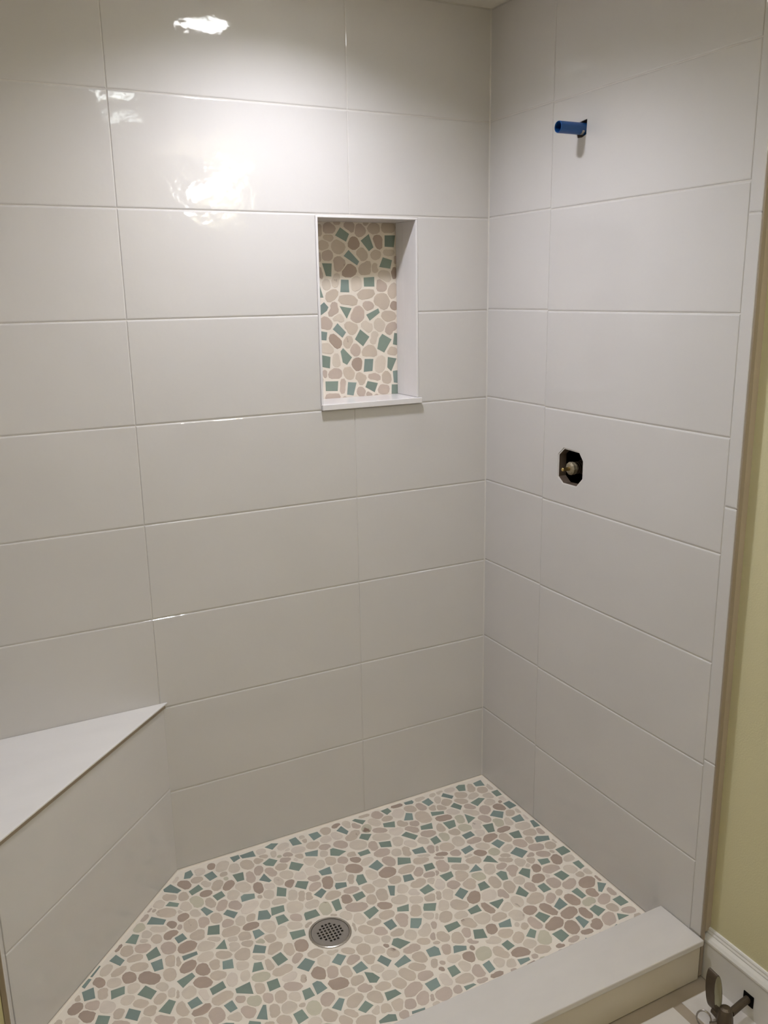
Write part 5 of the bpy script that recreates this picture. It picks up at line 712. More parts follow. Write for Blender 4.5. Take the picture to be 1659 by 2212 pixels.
1 -1869 -1997 -1857 -1983 -1857 -1960 -1877 -1955 -1892 -1975 -1896 -1986 -1900 -1991 -1905 -1997 -1917 -2011 -1917 -2035 -1896 -2037 -1882 -2019 -1878 -2008 -1873 -2003
1 -2559 -92 -2561 -76 -2571 -63 -2586 -57 -2602 -57 -2616 -64 -2626 -76 -2627 -92 -2625 -107 -2620 -124 -2602 -126 -2587 -122 -2573 -118 -2561 -107
1 -644 -70 -645 -47 -667 -36 -687 -40 -701 -40 -718 -40 -733 -52 -741 -70 -741 -92 -726 -110 -702 -104 -690 -88 -685 -81 -670 -82
2 -2564 -172 -2559 -157 -2565 -140 -2582 -134 -2598 -140 -2612 -145 -2620 -158 -2618 -172 -2617 -184 -2615 -202 -2601 -215 -2582 -210 -2572 -196 -2567 -183
4 -41 -2324 -39 -2318 -37 -2306 -40 -2275 -62 -2276 -68 -2303 -68 -2316 -70 -2324 -68 -2332 -71 -2348 -63 -2373 -40 -2374 -37 -2341 -39 -2330
2 -3354 -844 -3355 -832 -3361 -820 -3374 -814 -3388 -813 -3400 -821 -3405 -833 -3407 -844 -3405 -856 -3397 -865 -3387 -873 -3374 -875 -3361 -868 -3355 -857
3 -1295 -1044 -1282 -1029 -1279 -1001 -1302 -996 -1319 -1018 -1322 -1033 -1326 -1038 -1330 -1044 -1341 -1058 -1347 -1087 -1324 -1091 -1307 -1073 -1302 -1059 -1297 -1052
1 -551 -1785 -555 -1772 -558 -1755 -574 -1751 -588 -1759 -596 -1767 -606 -1774 -615 -1785 -615 -1801 -604 -1812 -590 -1817 -576 -1811 -566 -1806 -555 -1798
5 -3579 -383 -3582 -372 -3587 -359 -3599 -353 -3613 -353 -3625 -359 -3632 -371 -3633 -383 -3630 -395 -3625 -407 -3614 -417 -3599 -417 -3587 -408 -3582 -395
3 -1510 -1417 -1505 -1401 -1508 -1380 -1526 -1368 -1543 -1391 -1543 -1409 -1546 -1412 -1547 -1417 -1557 -1426 -1566 -1454 -1543 -1447 -1532 -1438 -1522 -1434 -1516 -1426
0 -39 -1028 -40 -1022 -36 -1007 -41 -974 -63 -984 -67 -1011 -68 -1021 -67 -1028 -73 -1038 -76 -1058 -65 -1082 -41 -1080 -36 -1049 -40 -1034
0 -477 -2032 -481 -2021 -488 -2012 -497 -2003 -511 -2001 -520 -2011 -520 -2024 -526 -2032 -529 -2044 -523 -2056 -510 -2062 -497 -2060 -487 -2053 -479 -2043
2 -168 -1716 -170 -1704 -178 -1695 -188 -1688 -201 -1686 -214 -1692 -220 -1703 -219 -1716 -217 -1727 -211 -1737 -202 -1749 -187 -1749 -175 -1740 -170 -1727
2 -2777 -1474 -2787 -1465 -2797 -1463 -2801 -1456 -2810 -1452 -2825 -1450 -2838 -1458 -2833 -1474 -2818 -1480 -2813 -1484 -2808 -1488 -2800 -1496 -2785 -1500 -2773 -1490
1 -4165 -665 -4173 -657 -4178 -651 -4183 -638 -4196 -635 -4207 -643 -4209 -655 -4207 -665 -4211 -675 -4206 -686 -4195 -691 -4184 -687 -4171 -687 -4163 -677
2 -4397 -518 -4398 -507 -4405 -497 -4416 -492 -4427 -496 -4436 -501 -4440 -509 -4444 -518 -4446 -530 -4438 -539 -4428 -544 -4417 -540 -4409 -534 -4403 -527
0 -2798 -237 -2798 -222 -2809 -211 -2823 -211 -2834 -217 -2843 -219 -2855 -224 -2862 -237 -2859 -251 -2847 -259 -2835 -261 -2824 -259 -2815 -254 -2807 -247
5 -2928 -302 -2930 -290 -2938 -281 -2949 -276 -2961 -276 -2971 -281 -2979 -291 -2983 -302 -2980 -314 -2971 -323 -2961 -328 -2949 -328 -2938 -323 -2931 -314
0 -2788 -446 -2796 -438 -2797 -427 -2806 -418 -2819 -417 -2830 -424 -2836 -435 -2838 -446 -2832 -456 -2824 -461 -2818 -472 -2805 -476 -2793 -470 -2788 -458
3 -4441 -490 -4432 -477 -4437 -462 -4454 -468 -4463 -476 -4466 -482 -4468 -486 -4478 -490 -4490 -505 -4482 -518 -4465 -516 -4455 -508 -4453 -498 -4448 -495
1 -39 -1574 -40 -1569 -37 -1559 -39 -1533 -57 -1537 -64 -1555 -65 -1566 -63 -1574 -65 -1581 -63 -1591 -58 -1615 -39 -1615 -37 -1588 -40 -1578
4 -111 -613 -112 -601 -118 -588 -131 -583 -144 -585 -154 -593 -160 -603 -163 -613 -164 -626 -158 -639 -144 -641 -133 -635 -122 -633 -114 -625
5 -4598 -2654 -4644 -2600 -4710 -2554 -4778 -2610 -4750 -2684 -4706 -2736 -4620 -2737
5 -1604 -3074 -1637 -3011 -1709 -2978 -1770 -3034 -1758 -3108 -1707 -3161 -1623 -3154
1 -5276 -2689 -5274 -2617 -5355 -2590 -5404 -2654 -5405 -2725 -5354 -2784 -5273 -2763
2 -4948 -2868 -5001 -2805 -5068 -2797 -5145 -2823 -5132 -2906 -5069 -2944 -4996 -2937
3 -4362 -2374 -4391 -2295 -4472 -2292 -4522 -2340 -4544 -2417 -4474 -2464 -4410 -2427
4 -1361 -3044 -1382 -2958 -1468 -2965 -1527 -3007 -1545 -3090 -1471 -3136 -1402 -3104
1 -5478 -1930 -5493 -1850 -5578 -1838 -5622 -1899 -5615 -1958 -5581 -2034 -5509 -1990
5 -5482 -2445 -5508 -2372 -5584 -2366 -5636 -2412 -5647 -2484 -5588 -2538 -5517 -2507
2 -3854 -2847 -3870 -2765 -3951 -2774 -4004 -2813 -4021 -2888 -3956 -2941 -3890 -2903
2 -5428 -3037 -5456 -2971 -5527 -2959 -5586 -2999 -5582 -3072 -5527 -3115 -5457 -3102
0 -5491 -2649 -5532 -2589 -5599 -2567 -5667 -2607 -5657 -2686 -5598 -2727 -5524 -2719
2 -3843 -3067 -3866 -2979 -3955 -2986 -4007 -3033 -4034 -3114 -3958 -3162 -3888 -3127
3 -4910 -2656 -4925 -2585 -5002 -2568 -5051 -2623 -5055 -2691 -5003 -2750 -4932 -2719
2 -3946 -2537 -3973 -2454 -4054 -2470 -4112 -2502 -4142 -2587 -4055 -2608 -3989 -2600
1 -2179 -3058 -2232 -2995 -2301 -2975 -2373 -3014 -2365 -3098 -2300 -3137 -2226 -3128
0 -4003 -2982 -4024 -2912 -4102 -2886 -4145 -2951 -4156 -3019 -4102 -3081 -4027 -3048
2 -5326 -2304 -5356 -2225 -5437 -2225 -5499 -2266 -5516 -2351 -5439 -2394 -5371 -2364
2 -4685 -2353 -4727 -2294 -4792 -2273 -4853 -2315 -4843 -2387 -4791 -2428 -4721 -2420
3 -1997 -3054 -2024 -2989 -2093 -2977 -2155 -3016 -2144 -3087 -2094 -3137 -2022 -3121
2 -3719 -2906 -3740 -2835 -3817 -2823 -3859 -2877 -3877 -2945 -3818 -2995 -3752 -2963
2 -4958 -2135 -4982 -2057 -5065 -2046 -5116 -2101 -5134 -2178 -5067 -2230 -4996 -2197
5 -3009 -3066 -3052 -3003 -3122 -2980 -3207 -3015 -3175 -3101 -3119 -3141 -3032 -3154
5 -5165 -2274 -5179 -2195 -5263 -2183 -5311 -2241 -5315 -2309 -5266 -2379 -5189 -2340
2 -4733 -2163 -4786 -2100 -4851 -2096 -4925 -2120 -4916 -2202 -4851 -2230 -4785 -2227
3 -5153 -2940 -5196 -2880 -5261 -2865 -5335 -2896 -5305 -2970 -5261 -3015 -5184 -3014
0 -838 -3051 -875 -2988 -949 -2949 -1019 -3006 -994 -3084 -946 -3142 -853 -3141
3 -5065 -1979 -5097 -1907 -5171 -1905 -5238 -1939 -5242 -2022 -5172 -2058 -5099 -2049
2 -4750 -2883 -4771 -2814 -4846 -2798 -4895 -2850 -4899 -2918 -4846 -2972 -4774 -2948
0 -5327 -2827 -5383 -2774 -5445 -2744 -5510 -2787 -5506 -2866 -5443 -2900 -5371 -2897
3 -4826 -2448 -4855 -2385 -4931 -2338 -4971 -2416 -4978 -2483 -4929 -2549 -4844 -2525
5 -4251 -2999 -4284 -2923 -4363 -2920 -4418 -2964 -4430 -3040 -4365 -3087 -4302 -3052
5 -5221 -2078 -5257 -2016 -5329 -1976 -5386 -2039 -5379 -2113 -5326 -2165 -5239 -2162
3 -4469 -2557 -4516 -2497 -4582 -2478 -4652 -2515 -4640 -2594 -4582 -2636 -4511 -2624
3 -4589 -2839 -4628 -2779 -4696 -2749 -4763 -2797 -4741 -2870 -4695 -2921 -4612 -2919
2 -3793 -2569 -3814 -2504 -3888 -2474 -3935 -2536 -3938 -2604 -3886 -2656 -3805 -2645
5 -5284 -3053 -5303 -2989 -5374 -2966 -5415 -3023 -5423 -3086 -5374 -3142 -5302 -3117
3 -4294 -2566 -4323 -2503 -4393 -2481 -4456 -2526 -4442 -2599 -4392 -2649 -4314 -2641
3 -4037 -2434 -4087 -2356 -4165 -2363 -4233 -2393 -4254 -2484 -4169 -2521 -4107 -2487
3 -4667 -3057 -4695 -2969 -4784 -2975 -4838 -3022 -4865 -3105 -4788 -3154 -4715 -3120
0 -2685 -3059 -2728 -2997 -2795 -2981 -2863 -3018 -2850 -3094 -2795 -3134 -2721 -3130
1 -5403 -1740 -5422 -1674 -5495 -1653 -5551 -1704 -5545 -1774 -5495 -1827 -5420 -1809
0 -3578 -2718 -3619 -2643 -3696 -2643 -3762 -2678 -3772 -2763 -3698 -2801 -3629 -2779
2 -4491 -2231 -4510 -2159 -4591 -2131 -4648 -2193 -4641 -2267 -4590 -2326 -4507 -2308
1 -5575 -2870 -5615 -2814 -5684 -2766 -5751 -2826 -5733 -2905 -5679 -2953 -5589 -2959
0 -1782 -3062 -1831 -3000 -1901 -2967 -1985 -3011 -1949 -3095 -1898 -3144 -1807 -3153
0 -4110 -2880 -4135 -2807 -4210 -2802 -4263 -2845 -4270 -2917 -4213 -2969 -4148 -2935
5 -5600 -3043 -5622 -2990 -5683 -2962 -5740 -3007 -5718 -3069 -5681 -3114 -5607 -3116
2 -39 -3000 -45 -2943 -106 -2936 -145 -2974 -147 -3027 -107 -3071 -50 -3052
4 -3877 -2706 -3908 -2649 -3966 -2648 -4011 -2678 -4022 -2739 -3967 -2768 -3918 -2750
3 -2878 -3041 -2891 -2979 -2957 -2967 -2997 -3013 -2998 -3068 -2959 -3122 -2903 -3088
3 -3459 -3104 -3499 -3057 -3550 -3042 -3609 -3069 -3598 -3133 -3549 -3162 -3491 -3161
5 -4750 -2703 -4786 -2655 -4838 -2641 -4899 -2667 -4878 -2729 -4837 -2762 -4776 -2763
5 -3363 -2735 -3417 -2688 -3466 -2681 -3532 -2697 -3526 -2769 -3463 -2773 -3406 -2795
1 -4898 -1989 -4939 -1942 -4992 -1922 -5050 -1954 -5043 -2021 -4989 -2043 -4927 -2051
0 -4554 -2402 -4569 -2351 -4626 -2332 -4666 -2375 -4667 -2430 -4625 -2469 -4567 -2456
0 -5619 -1845 -5651 -1799 -5704 -1775 -5753 -1814 -5746 -1873 -5703 -1910 -5642 -1903
1 -514 -3099 -538 -3049 -594 -3028 -628 -3075 -637 -3128 -592 -3162 -532 -3156
5 -4719 -2034 -4753 -1978 -4810 -1979 -4863 -2002 -4872 -2070 -4810 -2088 -4757 -2085
2 -5267 -1756 -5286 -1701 -5346 -1683 -5389 -1727 -5389 -1785 -5347 -1830 -5285 -1812
2 -4386 -2903 -4420 -2867 -4458 -2861 -4499 -2878 -4502 -2929 -4458 -2945 -4419 -2940
2 -5174 -3089 -5201 -3053 -5240 -3044 -5276 -3067 -5280 -3113 -5240 -3132 -5202 -3125
3 -5397 -2561 -5412 -2518 -5456 -2519 -5485 -2542 -5495 -2584 -5458 -2611 -5419 -2595
1 -4874 -2775 -4888 -2738 -4928 -2729 -4957 -2756 -4957 -2794 -4929 -2824 -4891 -2809
0 -5672 -2693 -5684 -2655 -5729 -2634 -5758 -2673 -5754 -2712 -5728 -2749 -5678 -2739
3 -4227 -3102 -4250 -3053 -4297 -3064 -4331 -3081 -4350 -3131 -4299 -3148 -4263 -3134
3 -2571 -3060 -2580 -3008 -2633 -3006 -2661 -3040 -2673 -3085 -2635 -3123 -2591 -3097
0 -4782 -2587 -4790 -2547 -4831 -2544 -4856 -2570 -4865 -2608 -4831 -2629 -4794 -2620
0 -1277 -3095 -1291 -3058 -1332 -3042 -1363 -3074 -1359 -3113 -1332 -3144 -1288 -3135
5 -4495 -2751 -4524 -2720 -4560 -2701 -4599 -2726 -4591 -2771 -4558 -2793 -4515 -2792
0 -3687 -2593 -3709 -2559 -3747 -2547 -3781 -2571 -3776 -2612 -3746 -2636 -3704 -2633
3 -4223 -2315 -4251 -2282 -4289 -2269 -4321 -2295 -4327 -2339 -4288 -2358 -4251 -2349
2 -4276 -2836 -4281 -2788 -4332 -2781 -4360 -2816 -4366 -2858 -4334 -2900 -4288 -2875
4 -4874 -3067 -4887 -3019 -4936 -3021 -4964 -3049 -4978 -3093 -4938 -3122 -4898 -3101
2 -5635 -2545 -5651 -2505 -5694 -2499 -5720 -2527 -5729 -2567 -5695 -2599 -5656 -2579
1 -5398 -2037 -5406 -1992 -5452 -1991 -5481 -2018 -5486 -2058 -5454 -2090 -5413 -2074
0 -4012 -2799 -4025 -2762 -4067 -2745 -4092 -2781 -4093 -2818 -4067 -2856 -4027 -2833
0 -3771 -3120 -3788 -3081 -3829 -3075 -3858 -3101 -3868 -3144 -3828 -3162 -3792 -3154
2 -5100 -1848 -5127 -1808 -5170 -1803 -5210 -1824 -5210 -1872 -5170 -1893 -5129 -1887
2 -5163 -2429 -5182 -2393 -5220 -2387 -5255 -2408 -5251 -2448 -5220 -2472 -5181 -2466
4 -4421 -3116 -4454 -3082 -4492 -3067 -4539 -3088 -4528 -3138 -4491 -3158 -4445 -3161
4 -4988 -2430 -4992 -2386 -5037 -2384 -5064 -2412 -5072 -2451 -5038 -2478 -4998 -2465
1 -4650 -2490 -4674 -2449 -4715 -2447 -4754 -2466 -4755 -2513 -4715 -2532 -4678 -2525
5 -1010 -3063 -1026 -3029 -1062 -3027 -1093 -3044 -1094 -3083 -1062 -3101 -1024 -3100
1 -4893 -2961 -4912 -2924 -4951 -2918 -4980 -2942 -4987 -2983 -4950 -3001 -4912 -2997
1 -3202 -3124 -3218 -3086 -3258 -3083 -3288 -3106 -3298 -3148 -3258 -3162 -3221 -3159
5 -5332 -2178 -5358 -2144 -5395 -2136 -5424 -2159 -5433 -2201 -5393 -2212 -5358 -2212
4 -4340 -2244 -4376 -2210 -4414 -2197 -4460 -2216 -4453 -2268 -4412 -2282 -4369 -2286
5 -5188 -2819 -5210 -2787 -5245 -2775 -5279 -2798 -5277 -2839 -5244 -2857 -5205 -2858
1 -3463 -3004 -3480 -2967 -3519 -2963 -3555 -2981 -3556 -3026 -3518 -3042 -3479 -3042
3 -5649 -2412 -5668 -2375 -5706 -2374 -5740 -2392 -5740 -2433 -5707 -2454 -5671 -2446
3 -5558 -1761 -5565 -1715 -5614 -1705 -5642 -1741 -5647 -1783 -5615 -1822 -5571 -1798
4 -4288 -2441 -4317 -2408 -4354 -2396 -4390 -2419 -4392 -2465 -4351 -2476 -4311 -2482
4 -5676 -2116 -5690 -2079 -5731 -2066 -5760 -2097 -5760 -2136 -5731 -2166 -5690 -2154
4 -4060 -3125 -4099 -3095 -4132 -3087 -4175 -3100 -4173 -3149 -4131 -3159 -4094 -3162
4 -4452 -2674 -4477 -2639 -4514 -2636 -4553 -2651 -4548 -2694 -4513 -2708 -4474 -2713
1 -4578 -2101 -4601 -2063 -4639 -2062 -4673 -2080 -4673 -2121 -4641 -2146 -4609 -2128
4 -3786 -2731 -3796 -2693 -3838 -2675 -3864 -2712 -3863 -2749 -3837 -2780 -3791 -2773
2 -4203 -2599 -4217 -2562 -4261 -2535 -4281 -2582 -4285 -2617 -4260 -2659 -4217 -2636
5 -1248 -2995 -1269 -2962 -1305 -2953 -1338 -2974 -1337 -3015 -1304 -3033 -1266 -3031
2 -4680 -2240 -4696 -2201 -4736 -2202 -4762 -2223 -4775 -2263 -4737 -2282 -4700 -2274
3 -1937 -3124 -1954 -3106 -1975 -3093 -2001 -3108 -1992 -3135 -1974 -3150 -1944 -3154
2 -5704 -3127 -5710 -3101 -5738 -3093 -5755 -3115 -5758 -3140 -5738 -3161 -5710 -3153
5 -1066 -3128 -1076 -3106 -1100 -3102 -1120 -3116 -1122 -3142 -1100 -3155 -1078 -3149
2 -4669 -2152 -4681 -2131 -4703 -2125 -4721 -2140 -4721 -2163 -4703 -2178 -4682 -2171
4 -4525 -2874 -4539 -2855 -4559 -2853 -4578 -2863 -4578 -2886 -4558 -2892 -4537 -2895
3 -46 -3106 -54 -3082 -79 -3080 -97 -3095 -97 -3118 -80 -3136 -55 -3129
2 -3140 -3142 -3156 -3125 -3175 -3120 -3192 -3131 -3195 -3154 -3174 -3160 -3154 -3161
0 -4771 -2504 -4779 -2480 -4804 -2480 -4821 -2493 -4827 -2518 -4804 -2530 -4782 -2525
4 -5510 -2915 -5515 -2891 -5541 -2887 -5558 -2904 -5560 -2928 -5542 -2948 -5518 -2936
3 -4439 -3020 -4451 -2999 -4475 -2990 -4485 -3012 -4498 -3034 -4474 -3044 -4451 -3041
2 -5209 -1784 -5217 -1760 -5243 -1752 -5256 -1774 -5263 -1798 -5243 -1817 -5219 -1805
0 -3308 -3130 -3309 -3100 -3339 -3104 -3354 -3120 -3364 -3145 -3340 -3160 -3315 -3153
3 -5131 -2098 -5141 -2078 -5164 -2069 -5183 -2086 -5181 -2110 -5164 -2126 -5137 -2124
3 -5636 -1707 -5643 -1683 -5668 -1685 -5681 -1698 -5693 -1721 -5669 -1733 -5647 -1726
4 -3060 -2951 -3082 -2930 -3105 -2925 -3133 -2935 -3129 -2966 -3104 -2973 -3077 -2978
4 -4970 -2529 -4992 -2509 -5014 -2503 -5042 -2513 -5032 -2541 -5014 -2555 -4991 -2550
5 -5397 -3142 -5414 -3124 -5433 -3120 -5452 -3130 -5455 -3155 -5432 -3160 -5411 -3163
2 -3692 -3127 -3708 -3106 -3728 -3113 -3755 -3112 -3749 -3139 -3730 -3149 -3705 -3151
5 -5412 -2662 -5428 -2641 -5451 -2636 -5474 -2648 -5469 -2673 -5451 -2688 -5426 -2686
3 -4273 -2694 -4290 -2673 -4312 -2668 -4337 -2679 -4330 -2705 -4312 -2720 -4287 -2718
0 -5094 -2418 -5102 -2394 -5127 -2392 -5141 -2408 -5148 -2431 -5125 -2436 -5103 -2441
5 -3316 -2789 -3322 -2764 -3350 -2760 -3363 -2780 -3371 -2803 -3350 -2819 -3326 -2810
1 -1043 -2987 -1061 -2967 -1083 -2961 -1110 -2971 -1103 -2999 -1083 -3013 -1056 -3014
4 -5510 -2764 -5511 -2735 -5541 -2736 -5558 -2752 -5558 -2776 -5543 -2800 -5520 -2782
1 -550 -2990 -566 -2969 -588 -2964 -612 -2976 -612 -3004 -587 -3012 -565 -3013
4 -2855 -3117 -2866 -3096 -2888 -3091 -2906 -3106 -2909 -3130 -2887 -3139 -2866 -3138
3 -4028 -2648 -4034 -2623 -4060 -2622 -4078 -2637 -4077 -2659 -4061 -2679 -4040 -2666
5 -4833 -2274 -4842 -2247 -4870 -2245 -4885 -2263 -4893 -2288 -4871 -2307 -4849 -2291
2 -4634 -2306 -4646 -2284 -4669 -2280 -4687 -2294 -4691 -2319 -4669 -2332 -4647 -2327
3 -5470 -1624 -5488 -1597 -5515 -1600 -5535 -1611 -5545 -1641 -5516 -1652 -5495 -1642
5 -4925 -2219 -4938 -2200 -4959 -2196 -4980 -2206 -4977 -2231 -4958 -2241 -4934 -2244
1 -3617 -2828 -3622 -2801 -3650 -2800 -3666 -2817 -3671 -2841 -3651 -2861 -3627 -2849
2 -1542 -3122 -1554 -3101 -1577 -3093 -1598 -3109 -1595 -3134 -1576 -3148 -1551 -3146
2 -5442 -2933 -5456 -2912 -5479 -2907 -5497 -2922 -5500 -2946 -5478 -2955 -5456 -2954
5 -5574 -2776 -5585 -2754 -5608 -2752 -5631 -2763 -5629 -2789 -5608 -2800 -5586 -2797
1 -5706 -2345 -5719 -2325 -5741 -2319 -5761 -2333 -5760 -2357 -5740 -2371 -5718 -2366
1 -4597 -3125 -4610 -3108 -4628 -3107 -4648 -3114 -4644 -3135 -4630 -3151 -4607 -3146
3 -2138 -3141 -2158 -3118 -2182 -3115 -2204 -3128 -2210 -3157 -2180 -3159 -2159 -3162
3 -4156 -3057 -4164 -3033 -4189 -3027 -4206 -3045 -4208 -3069 -4190 -3088 -4166 -3077
3 -5201 -2570 -5217 -2554 -5236 -2541 -5259 -2556 -5254 -2582 -5235 -2594 -5211 -2594
2 -5368 -2933 -5378 -2910 -5403 -2908 -5421 -2922 -5421 -2945 -5403 -2963 -5380 -2954
3 -437 -3135 -453 -3111 -477 -3111 -501 -3121 -506 -3151 -478 -3161 -458 -3153
0 -5029 -2763 -5044 -2742 -5065 -2741 -5084 -2751 -5088 -2776 -5065 -2785 -5044 -2783
2 -3153 -2950 -3161 -2924 -3188 -2924 -3206 -2939 -3212 -2965 -3189 -2980 -3165 -2971
"""
NICHE_CHIPS = """
-1630 6909 -1524 6843 -1563 6761 -1693 6825
-1385 6774 -1284 6845 -1228 6704 -1286 6663
-1087 6834 -953 6836 -972 6709 -1089 6713
-1597 6611 -1535 6675 -1409 6553 -1435 6511
-1114 6599 -997 6568 -1020 6475 -1160 6494
-1858 6535 -1742 6532 -1752 6394 -1815 6400
-1636 6362 -1544 6358 -1539 6224 -1649 6228
-1358 6381 -1226 6388 -1225 6282 -1356 6284
-1899 6316 -1853 6172 -1901 6173
-1892 6092 -1849 6124 -1797 6069 -1816 6032 -1896 5980
-1663 6077 -1516 6052 -1578 5939
-1336 5977 -1182 6043 -1164 5995 -1293 5909
-1754 5829 -1693 5893 -1592 5791 -1637 5732
-1416 5818 -1301 5731 -1383 5628 -1484 5710
-1893 5812 -1821 5799 -1834 5710 -1894 5716
-1176 5710 -1136 5759 -1016 5692 -1114 5546 -1204 5592
-980 5765 -943 5758 -946 5623 -1001 5635
-1666 5584 -1634 5619 -1525 5511 -1590 5430 -1643 5460
-1894 5553 -1791 5528 -1802 5401 -1899 5423
-1367 5486 -1256 5481 -1270 5345 -1383 5340
-1069 5495 -954 5472 -1026 5328 -1078 5375
-1006 5331 -946 5336 -946 5188 -995 5197
-1862 5260 -1705 5254 -1715 5144 -1862 5153
-1583 5237 -1476 5225 -1518 5080 -1600 5096
-1335 5234 -1203 5203 -1247 5099 -1366 5167
-1022 5177 -939 5172 -944 5065 -1026 5068
-1912 5985 -2047 6032 -2076 5940 -1958 5905
-1957 6262 -1914 6404 -2006 6423 -2046 6296
"""
